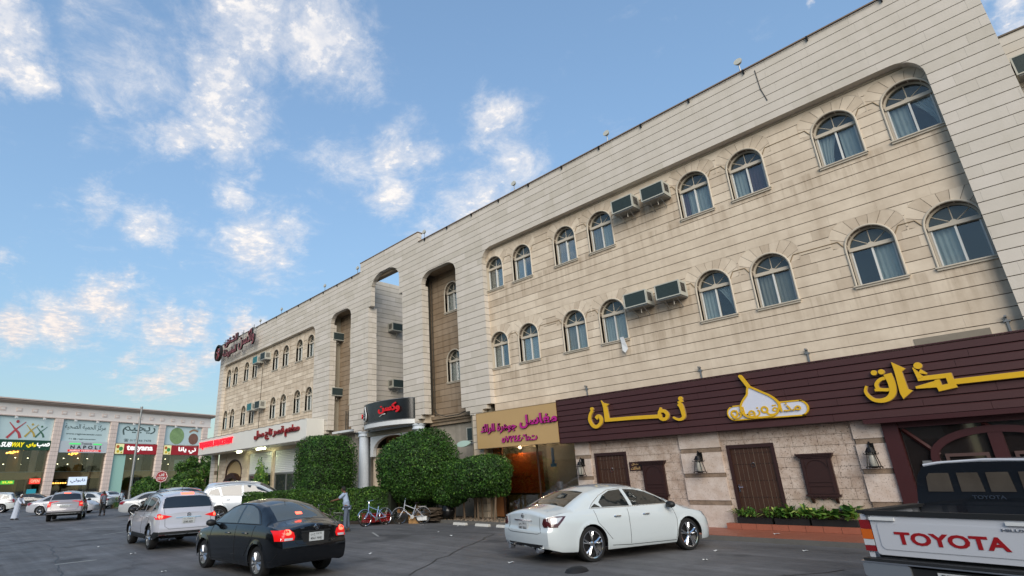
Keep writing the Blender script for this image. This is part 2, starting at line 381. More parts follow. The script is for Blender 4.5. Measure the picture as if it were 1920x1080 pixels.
MT['white'] = mat('white paint', '#c9cbcb', .5, var=.05)
MT['bluewhite'] = mat('bluish white column paint', '#c0c8d0', .6, var=.08, scale=3)
MT['cardboard'] = mat('wet cardboard', '#54473a', .9, var=.4, scale=6, isl=.35)
MT['tanbox'] = mat('brown carton', '#a07a4c', .85, var=.15)
MT['litter'] = mat('white litter', '#cfcfca', .8)
MT['bark'] = mat('grey brown bark', '#6b5a48', .9, var=.3, scale=10, bump=.5)
MT['soil'] = mat('dark dry soil', '#2b241d', .95, var=.3, scale=9)
MT['hedge'] = leaf_mat('hedge leaves', '#233c17', '#466c26', '#75953c')
MT['bush'] = leaf_mat('topiary leaves', '#1e3816', '#3e6724', '#6c913d')
MT['planterleaf'] = leaf_mat('foliage plant leaves', '#2f5a24', '#6a8f3a', '#b3b56a')
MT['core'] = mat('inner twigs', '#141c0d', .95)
MT['dkbrown'] = mat('dark brown plastic', '#1b1210', .6)
MT['skinperson'] = mat('brown skin', '#6a4330', .6)
MT['hair'] = mat('black hair', '#15110f', .8)
def car_paint(name, col, rough=.28, metal=.0, coat=1.0):
    return mat(name, col, rough, metal=metal, coat=coat, spec=.5)

# ------------------------------------------------------------------ ground
def asphalt_mat():
    m, nt, b = new_mat('worn asphalt'); L = nt.links; co = N(nt, 'ShaderNodeTexCoord').outputs['Object']
    def noise(sc, det=5, rough=.6, vec=co):
        n = N(nt, 'ShaderNodeTexNoise'); n.inputs['Scale'].default_value = sc; n.inputs['Detail'].default_value = det; n.inputs['Roughness'].default_value = rough; L.new(vec, n.inputs['Vector']); return n.outputs['Fac']
    def mr(x, a, c, d, e):
        n = N(nt, 'ShaderNodeMapRange'); L.new(x, n.inputs[0]); n.inputs[1].default_value = a; n.inputs[2].default_value = c; n.inputs[3].default_value = d; n.inputs[4].default_value = e; return n.outputs[0]
    def mul(a, c):
        n = N(nt, 'ShaderNodeMath', operation='MULTIPLY'); L.new(a, n.inputs[0])
        if isinstance(c, float): n.inputs[1].default_value = c
        else: L.new(c, n.inputs[1])
        return n.outputs[0]
    big = mr(noise(.32, 6), .3, .7, .72, 1.28)
    mid = mr(noise(2.4, 6, .7), .3, .7, .86, 1.14)
    fine = mr(noise(60, 3, .7), .3, .7, .75, 1.25)
    st = mr(noise(.9, 4), .62, .74, 1.0, .62)
    mp = N(nt, 'ShaderNodeMapping'); L.new(co, mp.inputs[0]); mp.inputs['Scale'].default_value = (.12, 1.6, 1)
    lane = mr(noise(1.0, 4, .6, mp.outputs[0]), .35, .65, .9, 1.1)
    f = mul(mul(mul(big, mid), mul(fine, st)), lane)
    # cracks
    v = N(nt, 'ShaderNodeTexVoronoi', feature='DISTANCE_TO_EDGE'); v.inputs['Scale'].default_value = .21
    n = N(nt, 'ShaderNodeTexNoise'); n.inputs['Scale'].default_value = 1.4; n.inputs['Detail'].default_value = 6; L.new(co, n.inputs['Vector'])
    va = N(nt, 'ShaderNodeVectorMath', operation='MULTIPLY_ADD'); L.new(n.outputs['Color'], va.inputs[0]); va.inputs[1].default_value = (.9, .9, 0); L.new(co, va.inputs[2]); L.new(va.outputs[0], v.inputs['Vector'])
    crk = mr(v.outputs['Distance'], .0, .004, .66, 1.0)
    f = mul(f, crk)
    oil = mr(noise(.55, 3, .5), .60, .68, 1.0, .55); dust = mr(noise(.21, 7, .7), .50, .68, 1.0, 1.5); f = mul(mul(f, oil), dust)
    tyre = N(nt, 'ShaderNodeMapping'); L.new(co, tyre.inputs[0]); tyre.inputs['Rotation'].default_value = (0, 0, R(-8)); tyre.inputs['Scale'].default_value = (.05, 2.6, 1)
    f = mul(f, mr(noise(1.6, 5, .65, tyre.outputs[0]), .35, .68, .80, 1.14))
    sc = N(nt, 'ShaderNodeVectorMath', operation='SCALE'); sc.inputs[0].default_value = (.098, .096, .096); L.new(f, sc.inputs['Scale'])
    L.new(sc.outputs[0], b.inputs['Base Color'])
    L.new(mr(noise(1.1, 5), .3, .7, .55, .82), b.inputs['Roughness'])
    bp = N(nt, 'ShaderNodeBump'); bp.inputs['Strength'].default_value = .5; bp.inputs['Distance'].default_value = .006; L.new(noise(90, 3), bp.inputs['Height']); L.new(bp.outputs[0], b.inputs['Normal'])
    return m
MT['asphalt'] = asphalt_mat()
struct(MB().add([(-1500, -1500, 0), (1500, -1500, 0), (1500, 1500, 0), (-1500, 1500, 0)], [(0, 1, 2, 3)]).build('road', MT['asphalt']))
MT['oldpaint'] = mat('worn road paint', '#8f8f8b', .8, var=.5, scale=7)
mb = MB()
def ribbon(mb, pts, w, z=.004):
    for a, b2 in zip(pts[:-1], pts[1:]):
        a = Vector(a + (z,)); b2 = Vector(b2 + (z,)); t = (b2 - a).normalized(); n = Vector((-t.y, t.x, 0)) * w / 2
        mb.add([a-n, b2-n, b2+n, a+n], [(0, 1, 2, 3)])
ribbon(mb, [(-18.15, 2.55), (-18.25, 3.5)], .16)
ribbon(mb, [(-27.3, 5.3), (-28.3, 6.6)], .13); ribbon(mb, [(-33, 2.2), (-34.5, 4.4)], .12); ribbon(mb, [(-16.2, 11.2), (-17.6, 11.9)], .08)
struct(mb.build('road_markings', MT['oldpaint']))
# dark tar seams
MT['tar'] = mat('tar seam', '#0f0f10', .5)
mb = MB(); rr = random.Random(3)
def seam(p, q, k=14, w=.035):
    pts = [(p[0] + (q[0]-p[0])*i/k + rr.uniform(-.08, .08), p[1] + (q[1]-p[1])*i/k + rr.uniform(-.08, .08)) for i in range(k+1)]
    ribbon(mb, pts, w, .003)
seam((-14, 2.2), (-24, 3.2)); seam((-9.5, 7.2), (-13.5, 13.8)); seam((-6.5, 6.5), (-3.5, 12.5)); seam((-24, 3.2), (-34, 1.4)); seam((-13.5, 13.8), (-21, 12.0))
struct(mb.build('tar_seams', MT['tar']))

# paved strip with terracotta tiles in front of the restaurant
tl = struct(MB().box(-12.6, 6.0, 15.66, 17.62, 0.0, .105).build('tiled_pavement', MT['kerb']))
mb0 = []
tw = .40
x = -12.58
n_t = 0; far = MB()
while x < 5.9:
    y = 15.68
    while y < 17.58:
        x1 = min(x + tw - .008, 5.98); y1 = min(y + tw - .008, 17.6)
        z1 = .120 + rnd.uniform(-.0015, .0015)
        if -8.8 < x < -2.6: mb0.append((x, x1, y, y1, z1))
        else: far.box(x, x1, y, y1, .106, z1)
        y += tw
    x += tw
for (a, b2, c, d, z1) in mb0:
    MB().box(a, b2, c, d, .106, z1).build('paving_tile', MT['tile'], tl, fix=False)
tag(far.build('paving_tile', MT['tile'], tl), kind='stuff')
# kerb face tiles along the asphalt edge
st = MB()
st.box(-12.6, 6.0, 15.60, 15.655, 0, .112); struct(st.build('kerb', MT['kerb']))
# rest of the pavement in front of the hotel
struct(MB().box(-33.5, -12.62, 15.95, 17.9, 0, .10).build('pavement', MT['pavement']))
struct(MB().box(-60, -33.52, 12.2, 17.5, 0, .10).build('side_pavement', MT['pavement']))
struct(MB().box(-33.4, -12.7, 15.80, 15.945, 0, .115).build('pavement_kerb', MT['kerb']))
# island that carries the hedge
struct(MB().prism([(-27.6, 10.9), (-26.6, 10.3), (-22.6, 12.8), (-19.95, 14.4), (-19.7, 15.78), (-29.5, 15.78)], 0, .12, axis='z').build('planting_bed', MT['soil']))

# ------------------------------------------------------------------ slab walls
CH_ = .3133; Z0_ = .038
SLABS = []          # (score, mesh builder data, material, parent)
def op(x0, x1, zb, zt, rc=0, rz=None):
    return dict(x0=x0, x1=x1, zb=zb, zt=zt, rc=rc, rz=rz if rz is not None else rc)
def otop(o, x):
    rc = o['rc']
    if rc <= 0: return o['zt']
    d = min(x - o['x0'], o['x1'] - x)
    if d >= rc: return o['zt']
    d = max(d, 0)
    return o['zt'] - o['rz'] + o['rz'] * math.sqrt(max(0, 1 - ((rc - d)/rc)**2))
def clip(x0, x1, z0, z1, ops, nseg=8):
    os_ = [o for o in ops if o['x1'] > x0 and o['x0'] < x1 and o['zb'] < z1 and o['zt'] > z0]
    bps = {x0, x1}
    for o in os_:
        for b in (o['x0'], o['x1']):
            if x0 < b < x1: bps.add(b)
        if o['rc'] > 0 and z1 > o['zt'] - o['rz']:
            for i in range(nseg + 1):
                d = o['rc'] * (1 - math.cos(PI/2*i/nseg))
                for b in (o['x0'] + d, o['x1'] - d):
                    if x0 < b < x1: bps.add(b)
    bps = sorted(bps); quads = []
    for a, b in zip(bps[:-1], bps[1:]):
        if b - a < 1e-5: continue
        free = [(z0, z0, z1, z1)]; mid = (a + b)/2
        for o in os_:
            if not (o['x0'] <= mid <= o['x1']): continue
            ta, tb = otop(o, a), otop(o, b); zb = o['zb']; nf = []
            for (bl, br, tl_, tr) in free:
                if zb > min(bl, br) + 1e-6: nf.append((bl, br, min(tl_, zb), min(tr, zb)))
                nl, nr = max(bl, ta), max(br, tb)
                if tl_ - nl > 1e-5 or tr - nr > 1e-5: nf.append((min(nl, tl_), min(nr, tr), tl_, tr))
            free = nf
        for (bl, br, tl_, tr) in free:
            if tl_ - bl > 1e-5 or tr - br > 1e-5: quads.append((a, b, bl, br, tl_, tr))
    return quads
def solid(quads, y0, y1, FR=None):
    # welded front face extruded from depth y0 to y1 (y0 = outside)
    idx = {}; vs = []; faces = []
    def vid(x, z):
        k = (round(x, 4), round(z, 4))
        if k not in idx: idx[k] = len(vs); vs.append(k)
        return idx[k]
    for (a, b, bl, br, tl_, tr) in quads:
        f = []
        for (x, z) in ((a, bl), (b, br), (b, tr), (a, tl_)):
            i = vid(x, z)
            if i not in f: f.append(i)
        if len(f) >= 3: faces.append(tuple(f))
    n = len(vs); edges = {}
    for f in faces:
        for i in range(len(f)):
            e = (f[i], f[(i+1) % len(f)])
            if (e[1], e[0]) in edges: del edges[(e[1], e[0])]
            else: edges[e] = 1
    V = [(x, y0, z) for x, z in vs] + [(x, y1, z) for x, z in vs]
    F = list(faces) + [(b, a, a+n, b+n) for (a, b) in edges]
    if FR is not None: V = [tuple(FR @ Vector(p)) for p in V]
    return V, F
def slab_wall(x0, x1, z0, z1, y0, y1, ops, m, parent, FR=None, seed=1, ln=(1.0, 1.25), gap=.021, vgap=.0022, force=0):
    r = random.Random(seed); k0 = int(math.floor((z0 - Z0_)/CH_)); k1 = int(math.ceil((z1 - Z0_)/CH_))
    for k in range(k0, k1):
        za, zb = max(z0, Z0_ + k*CH_), min(z1, Z0_ + (k+1)*CH_)
        if zb - za < .04: continue
        x = x0 - r.uniform(0, .9)
        while x < x1:
            w = r.uniform(*ln); a, b = max(x, x0), min(x + w - vgap, x1); x += w
            if b - a < .03: continue
            q = clip(a, b, za + gap/2, zb - gap/2, ops)
            if not q: continue
            V, F = solid(q, y0, y1, FR)
            c = Vector(V[0]); d = (c - Vector((0, 0, 1.8))).length
            ar = sum((qq[1]-qq[0])*((qq[4]-qq[2]) + (qq[5]-qq[3]))/2 for qq in q)
            vis = 1 if m is not MT['slotstone'] else .3
            SLABS.append((ar/d**2*vis, V, F, m, parent))
def flush_slabs(limit, names=('stone_slab',)):
    global SLABS
    SLABS.sort(key=lambda s: -s[0])
    for s in SLABS[:limit]:
        me = bpy.data.meshes.new('stone_slab'); me.from_pydata(s[1], [], s[2]); me.materials.append(s[3]); link('stone_slab', me, s[4])
    groups = {}
    for s in SLABS[limit:]: groups.setdefault((s[3].name, s[4].name), []).append(s)
    for key, ss in groups.items():
        mb = MB()
        for s in ss: mb.add(s[1], s[2])
        tag(mb.build('stone_slab', ss[0][3], ss[0][4], fix=False), kind='stuff')
    SLABS = []

# ------------------------------------------------------------------ the hotel
F = 17.54; PN = 17.81
XL, XR, ZT = -51.2, 1.05, 14.137
hotel = thing('hotel_building', 'long three storey cream limestone hotel with arched windows above the shops', 'building', (-25, F, 0))
REC_R = op(-16.8, -.35, 3.0, 12.02, .62, .62)
REC_L = op(-50.2, -33.05, 3.0, 12.02, .62, .62)
SL2 = op(-21.38, -18.68, 3.0, 12.2, .75, .6)
SL1 = op(-30.95, -28.46, 3.0, 12.2, .75, .6)
CEN = op(-26.2, -23.39, 11.60, 13.52, 1.15, .85)
CENL = op(-26.48, -23.10, 3.0, 11.61, 0)
skin_ops = [REC_R, REC_L, SL1, SL2, CEN, CENL]
def step(xin, sgn):           # corbelled foot of a pilaster: sgn=+1 grows to the right of xin
    out = []
    for w, zt in ((.27, 4.74), (.54, 4.56), (.80, 4.37)):
        a, b = (xin, xin + w*sgn) if sgn > 0 else (xin + w*sgn, xin)
        out.append(op(a, b, 3.0, zt))
    return out
for xin, s in ((-16.8, -1), (-18.68, 1), (-21.38, -1), (-23.10, 1), (-26.48, -1), (-28.46, 1), (-30.95, -1), (-33.05, 1)):
    skin_ops += step(xin, s)
slab_wall(XL, XR, 4.33, ZT, F, F + .27, skin_ops, MT['skin'], hotel, seed=5)
slab_wall(-27.45, -21.6, ZT + .0001, 14.74, F, F + .27, [], MT['skin'], hotel, seed=6)
# right and left ends of the outer skin reach lower
slab_wall(-.35, XR, 2.0, 4.33, F, F + .27, [], MT['skin'], hotel, seed=8)
slab_wall(XL, -50.2, 0.1, 4.33, F, F + .27, [], MT['skin'], hotel, seed=9)
def grow(o, d):
    return dict(o, x0=o['x0'] - d, x1=o['x1'] + d, zt=o['zt'] + d)
V, Fc = solid(clip(XL + .02, XR - .02, 4.38, ZT - .02, [grow(o, .02) for o in skin_ops], 6), F + .025, F + .262)
mb = MB(); mb.add(V, Fc); mb.box(-27.43, -21.62, F + .025, F + .26, ZT - .02, 14.72)
mb.box(-.33, XR - .02, F + .025, F + .26, 2.0, 4.38); mb.box(XL + .02, -50.22, F + .025, F + .26, .1, 4.38)
mb.build('mortar_bed', MT['mortar'], hotel, fix=False)
# coping along the parapet
mb = MB(); mb.box(XL - .03, -27.48, F - .03, F + .35, ZT + .004, ZT + .05); mb.box(-21.57, XR + .03, F - .03, F + .35, ZT + .004, ZT + .05); mb.box(-27.48, -21.57, F - .03, F + .35, 14.745, 14.79)
mb.build('parapet_coping', mat('rusty coping metal', '#7b6653', .8, var=.3, scale=3), hotel)
mb = MB()
for a, b in ((XL, -27.5), (-21.5, XR)):
    mb.tube([(a, F - .05, ZT - .02), (b, F - .05, ZT - .02)], .014, 5)
x = XL + .6
while x < XR:
    if not -27.5 < x < -21.5: mb.box(x, x + .035, F - .075, F, ZT - .13, ZT + .02)
    x += 1.85
mb.build('light_string_conduit', MT['blackmetal'], hotel)
# right end wall + roof + body behind
mb = MB()
mb.box(XL + .3, -28.1, F + 1.3, F + 14, 0, ZT - .1); mb.box(-22.25, XR - .02, F + 1.3, F + 14, 0, ZT - .1)
mb.box(-33.2, -31.35, F + .32, F + 1.3, 0, ZT - .1); mb.box(-18.4, -17.2, F + .32, F + 1.3, 0, ZT - .1)
mb.box(-28.1, -22.25, F + 9, F + 14, 0, 6.4)  # unseen back of the court, kept low to let sky light in
mb.build('rear_block', MT['bldcore'], hotel)
mb = MB(); mb.box(-33, -28.44, F + .27, F + 1.6, 12.25, ZT - .02); mb.box(-21.4, -17, F + .27, F + 1.6, 12.25, ZT - .02)
mb.box(-28.3, -22.2, F + .27, F + .75, 13.62, ZT - .02)
mb.box(-26.7, -22.9, F + .27, F + .62, 13.35, 13.6)
mb.build('lintel_beam', MT['slotstone'], hotel)

# window openings
UP_R = [-.88, -2.58, -5.06, -6.78, -10.53, -12.25, -14.60, -16.30]
UP_L = [-34.12, -35.82, -38.02, -39.76, -43.67, -45.43, -47.83, -49.43]
WW = .53; ZU, ZL = 9.97, 6.30; RECT = 1.06
def wop(xc, zs, pad=0): return op(xc - WW - pad, xc + WW + pad, zs - (pad and .0), zs + RECT + WW + pad, WW + pad, WW + pad)
r_ops = [wop(x, z) for x in UP_R for z in (ZU, ZL)]
l_ops = [wop(x, z) for x in UP_L for z in (ZU, ZL)]
def vous(xc, zs): return op(xc - WW - .30, xc + WW + .30, zs + RECT + .10, zs + RECT + WW + .31, .42, .42)
def panel(xa, xb, xs, seed):
    wins = [(x, z) for x in xs for z in (ZU, ZL)]
    ops = [wop(x, z) for x, z in wins] + [vous(x, z) for x, z in wins]
    slab_wall(xa, xb, 4.3, 12.1, PN, PN + .03, ops, MT['panel'], hotel, seed=seed)
    V, Fc = solid(clip(xa, xb, 4.3, 12.1, [wop(x, z) for x, z in wins], 6), PN + .024, PN + .16)
    m2 = MB(); m2.add(V, Fc); m2.build('mortar_bed', MT['mortar'], hotel, fix=False)
    # voussoirs: wedges fanning round each arch
    vm = MB()
    for xc, zs in wins:
        zc = zs + RECT; n = 9; g = .006
        for i in range(n):
            a0, a1 = R(8 + 164*i/n), R(8 + 164*(i+1)/n)
            def outer(a):
                # stops at the frame left in the coursing
                tx = (WW + .29)/max(abs(math.cos(a)), 1e-3); tz = (WW + .295)/max(math.sin(a), 1e-3); t = min(tx, tz)
                return min(t, WW + .43) + .05
            m_ = (a0+a1)/2; pts = []
            r0 = WW + .004
            for t_ in (a0 + g/r0, m_, a1 - g/r0): pts.append((xc + r0*math.cos(t_), zc + r0*math.sin(t_)))
            for t_ in (a1 - g/1.2, m_, a0 + g/1.2): pts.append((xc + outer(t_)*math.cos(t_), zc + outer(t_)*math.sin(t_)))
            pts = [(p[0], max(p[1], zc + .06)) for p in pts]
            vm.prism(pts, PN + .0035 if i % 2 else PN + .0055, PN + .02)
    tag(vm.build('arch_stone', MT['panel'], hotel), kind='stuff')
panel(-16.82, -.33, UP_R, 21)
panel(-50.22, -33.03, UP_L, 22)
# boxed stone frames between window pairs (the raised eyebrow pieces)
mb = MB()
for xs in (UP_R, UP_L):
    for i in range(7):
        xm, hw = (xs[i] + xs[i+1])/2, abs(xs[i+1] - xs[i])/2 - WW - .03
        for zs in (ZU, ZL):
            zt = zs + RECT + .30; pl = [(xm - hw, zt - .22), (xm - hw + .12, zt - .01), (xm + hw - .12, zt - .01), (xm + hw, zt - .22)]
            for p, q in zip(pl[:-1], pl[1:]): mb.tube([(p[0], PN - .002, p[1]), (q[0], PN - .002, q[1])], .015, 4)
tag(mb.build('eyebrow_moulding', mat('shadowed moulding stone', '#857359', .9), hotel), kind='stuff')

# recessed stair bays (slots) : back walls, side walls
SB = F + 1.0
for (xa, xb, xw, sd) in ((-22.1, -18.3, -20.12, 31), (-31.4, -27.9, -29.55, 32)):
    ws = [(xw, ZU), (xw, ZL)]
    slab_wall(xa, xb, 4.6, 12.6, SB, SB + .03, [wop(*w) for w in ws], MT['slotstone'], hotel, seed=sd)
    V, Fc = solid(clip(xa, xb, 4.4, 12.6, [wop(*w) for w in ws], 6), SB + .024, SB + .16); m2 = MB(); m2.add(V, Fc); m2.build('mortar_bed', MT['mortar'], hotel, fix=False)
    # left side wall faces +X ; right side wall faces -X
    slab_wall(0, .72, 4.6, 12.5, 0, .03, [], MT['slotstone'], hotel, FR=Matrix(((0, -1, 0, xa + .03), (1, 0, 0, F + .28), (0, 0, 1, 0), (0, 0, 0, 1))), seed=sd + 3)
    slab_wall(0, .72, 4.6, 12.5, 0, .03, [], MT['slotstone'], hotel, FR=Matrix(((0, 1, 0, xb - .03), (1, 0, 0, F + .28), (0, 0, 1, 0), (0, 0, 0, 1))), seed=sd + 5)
    MB().box(xa - .2, xa, F + .28, SB + .2, 4.4, 12.6).box(xb, xb + .2, F + .28, SB + .2, 4.4, 12.6).build('mortar_bed', MT['mortar'], hotel)
# inner jambs thicken the bays so that their sides show full courses
for o_ in (SL1, SL2):
    a_, b_ = o_['x0'], o_['x1']
    slab_wall(F + .275, F + .44, 4.74, 11.55, 0, .12, [], MT['skin'], hotel, FR=Matrix(((0, -1, 0, a_), (1, 0, 0, 0), (0, 0, 1, 0), (0, 0, 0, 1))), seed=int(-a_) + 70)
    slab_wall(F + .275, F + .44, 4.74, 11.55, 0, .12, [], MT['skin'], hotel, FR=Matrix(((0, 1, 0, b_), (1, 0, 0, 0), (0, 0, 1, 0), (0, 0, 0, 1))), seed=int(-b_) + 71)
slab_wall(F + .275, F + .60, 4.74, 11.6, 0, .12, [], MT['skin'], hotel, FR=Matrix(((0, -1, 0, -26.48), (1, 0, 0, 0), (0, 0, 1, 0), (0, 0, 0, 1))), seed=77)
# court side wall at x=-28 facing +X, and its opposite
V0 = Matrix(((0, -1, 0, -27.97), (1, 0, 0, F + .3), (0, 0, 1, 0), (0, 0, 0, 1)))
slab_wall(1.05, 10.2, 4.3, 14.1, 0, .03, [], MT['skin'], hotel, FR=V0, seed=41)
slab_wall(0, .65, 4.3, 13.3, 0, .03, [], MT['panel'], hotel, FR=V0, seed=42)
MB().box(-28.08, -28.005, F + .3, F + 10.5, 4.2, 14.1).box(-22.3, -22.2, F + .3, F + 10.5, 0, 14.1).build('court_wall', MT['mortar'], hotel)
MB().box(-28.0, -27.955, F + .98, F + 1.4, 8.5, 11.05).build('court_door', mat('brown steel door', '#5b4436', .7, var=.2), hotel)  # dark strip standing for the shade of a recessed opening
slab_wall(0, 10.2, 4.3, 14.1, 0, .03, [], MT['skin'], hotel, FR=Matrix(((0, 1, 0, -22.33), (1, 0, 0, F + .3), (0, 0, 1, 0), (0, 0, 0, 1))), seed=43)
slab_wall(-28, -22.2, 4.3, 6.5, F + 8.9, F + 8.93, [], MT['panel'], hotel, seed=44)
MB().box(-28.2, -22.2, F + .3, F + 9, 4.05, 4.3).build('court_floor', MT['bldcore'], hotel)

# windows ---------------------------------------------------------------
def window(xc, zs, y, kind, seed):
    r = random.Random(seed)
    fr = MB(); yb = y + .18
    def arc(rad, n=18, a0=0, a1=180): return [(xc + rad*math.cos(R(a0 + (a1-a0)*i/n)), yb, zs + RECT + rad*math.sin(R(a0 + (a1-a0)*i/n))) for i in range(n+1)]
    b = WW - .025
    path = [(xc + b, yb, zs + .03)] + arc(b) + [(xc - b, yb, zs + .03)]
    sq = lambda w, d: [(-w, -d), (w, -d), (w, d), (-w, d)]
    ar_ = MB(); ar_.sweep(path, sq(.024, .035))
    fr.box(xc - b, xc + b, yb - .032, yb + .03, zs, zs + .05)
    ar_.box(xc - b - .0, xc + b, yb - .07, yb + .036, zs + RECT - .055, zs + RECT + .045)       # transom
    fr.box(xc - .022, xc + .022, yb - .03, yb + .028, zs + .05, zs + RECT - .05)
    fr.box(xc - b + .03, xc - b + .062, yb - .028, yb + .02, zs + .05, zs + RECT - .05)
    fr.box(xc + b - .062, xc + b - .03, yb - .028, yb + .02, zs + .05, zs + RECT - .05)
    w = fr.build('window', MT['white_frame'], hotel); ar_.build('arch_frame', MT['frame'], w)
    # fan bars
    m = MB(); zc = zs + RECT + .03
    for a in (38, 90, 142):
        m.tube([(xc + .06*math.cos(R(a)), yb + .01, zc + .05*math.sin(R(a))), (xc + (b-.03)*math.cos(R(a)), yb + .01, zc + (b-.05)*math.sin(R(a)))], .012, 4)
    m.lathe([(.075, -.02), (.075, .02)], 14, Matrix.Translation((xc, yb + .005, zc + .01)) @ Matrix.Rotation(R(90), 4, 'X'))
    m.build('fan_bars', MT['frame'], w)
    pts = [(xc + b*math.cos(R(a)), zs + RECT + .04 + (b-.04)*math.sin(R(a))) for a in range(0, 181, 12)]
    MB().prism(pts, yb + .012, yb + .018).build('fanlight', MT['fanglass'], w)
    ov = r.choice((0, .02))
    MB().box(xc - b + .06, xc - .02, yb + .004, yb + .010, zs + .05, zs + RECT - .05).build('pane', MT['glass'], w)
    MB().box(xc + .02, xc + b - .06, yb + .014 + ov, yb + .020 + ov, zs + .05, zs + RECT - .05).build('pane', MT['glass'], w)
    # curtains with folds
    def curtain(xa, xb, mt, zt=zs + RECT - .02, tie=0):
        n = max(8, int((xb-xa)/.012)); vs = []; ph = r.uniform(0, 6)
        for j in range(7):
            t = j/6; z = zt + (zs + .05 - zt)*t
            for i in range(n+1):
                u = i/n; xx = xa + (xb-xa)*u
                if tie: xx = xa + (xb-xa)*u*(1 - tie*math.sin(t*PI/2)) if tie > 0 else xb - (xb-xa)*(1-u)*(1 + tie*math.sin(t*PI/2))
                vs.append((xx, yb + .10 + .018*math.sin(u*(xb-xa)*58 + ph + .4*math.sin(t*4)), z))
        fs = [(j*(n+1)+i, j*(n+1)+i+1, (j+1)*(n+1)+i+1, (j+1)*(n+1)+i) for j in range(6) for i in range(n)]
        MB().add(vs, fs).build('curtain', mt, w, smooth=True)
    L_, R_ = xc - b + .03, xc + b - .03
    c1, c2 = MT['curtain'], MT['curtain2']
    if kind == 'w': curtain(L_, R_, c1)
    elif kind == 'wl': curtain(L_, xc + .02, c1)
    elif kind == 'wr': curtain(xc - .02, R_, c1)
    elif kind == 'tr': curtain(L_, xc - .05, c1); curtain(xc + .02, R_, c1, tie=-.85)
    elif kind == 'tl': curtain(L_, xc, c1, tie=.5); curtain(xc + .05, R_, c1)
    elif kind == 'bw': curtain(L_, xc, c2); curtain(xc, R_, c1)
    elif kind == 'b': curtain(L_, R_, c2)
    elif kind == 'wp': curtain(L_, xc - .1, c1); curtain(xc - .02, R_, MT['curtain3'])
    elif kind == 'pw': curtain(L_, L_ + .16, MT['curtain3']); curtain(L_ + .18, R_, c1)
    # reveal lining + moulding + sill
    out_ = [(xc + WW, zs)] + [(xc + WW*math.cos(R(a)), zs + RECT + WW*math.sin(R(a))) for a in range(0, 181, 10)] + [(xc - WW, zs)]
    vs = [(p[0], y - .004, p[1]) for p in out_] + [(p[0], y + .22, p[1]) for p in out_]; n = len(out_)
    MB().add(vs, [(i, i+1, n+i+1, n+i) for i in range(n-1)]).build('reveal', MT['frame'], w)
    path = [(xc + WW + .015, y - .012, zs - .02)] + [(xc + (WW+.015)*math.cos(R(a)), y - .012, zs + RECT + (WW+.015)*math.sin(R(a))) for a in range(0, 181, 10)] + [(xc - WW - .015, y - .012, zs - .02)]
    MB().sweep(path, [(-.022, .02), (-.022, -.012), (-.008, -.024), (.012, -.024), (.03, -.008), (.03, .02)]).build('arch_moulding', MT['frame'], w)
    MB().box(xc - WW - .07, xc + WW + .07, y - .075, y + .14, zs - .035, zs - .002).box(xc - WW - .05, xc + WW + .05, y - .045, y + .0, zs - .09, zs - .037).build('sill', MT['frame'], w)
    return w
KU = ['tr', 'tl', 'wp', 'pw', 'bw', 'b', 'wl', 'bw']; KL = ['wl', 'wr', 'b', 'tr', 'w', 'bw', 'w', 'wl']
for i, x in enumerate(UP_R): window(x, ZU, PN, KU[i], i); window(x, ZL, PN, KL[i], 50 + i)
for i, x in enumerate(UP_L): window(x, ZU, PN, rnd.choice(['wl', 'bw', 'w']), 100 + i); window(x, ZL, PN, rnd.choice(['wl', 'bw', 'w']), 150 + i)
for xw in (-20.12, -29.55):
    for z in (ZU, ZL): window(xw, z, SB, 'w', 200 + int(xw) + int(z))
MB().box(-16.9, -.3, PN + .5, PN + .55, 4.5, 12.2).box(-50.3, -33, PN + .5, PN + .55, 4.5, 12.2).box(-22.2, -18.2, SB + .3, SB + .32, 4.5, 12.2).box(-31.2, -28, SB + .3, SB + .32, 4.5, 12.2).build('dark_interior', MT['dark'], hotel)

# ground floor of the hotel: piers, columns, ledges --------------------------------
slab_wall(-18.02, -17.41, .1, 4.35, F + .02, F + .4, [], MT['panel'], hotel, seed=51)
slab_wall(-32.3, -31.75, .1, 4.40, F + .02, F + .4, [], MT['panel'], hotel, seed=52)
MB().box(-18.0, -17.43, F + .05, F + .38, 0, 4.4).box(-32.28, -31.77, F + .05, F + .38, 0, 4.4).build('pier_core', MT['mortar'], hotel)
def column(x, y):
    c = MB().lathe([(.40, .1), (.40, .22), (.34, .26), (.30, .32), (.29, 1.5), (.275, 4.0), (.275, 4.06), (.345, 4.1), (.345, 4.15), (.31, 4.17), (.31, 4.25), (.36, 4.3), (.36, 4.36)], 28, Matrix.Translation((x, y, 0)))
    return c.build('column', MT['bluewhite'], hotel, smooth=True)
column(-27.3, F + .32); column(-22.27, F + .32)
# stone beam stubs over the columns
MB().box(-28.0, -26.75, F + .28, F + .9, 4.37, 4.75).box(-22.8, -21.7, F + .28, F + .9, 4.37, 4.75).build('beam_stub', MT['panel'], hotel)
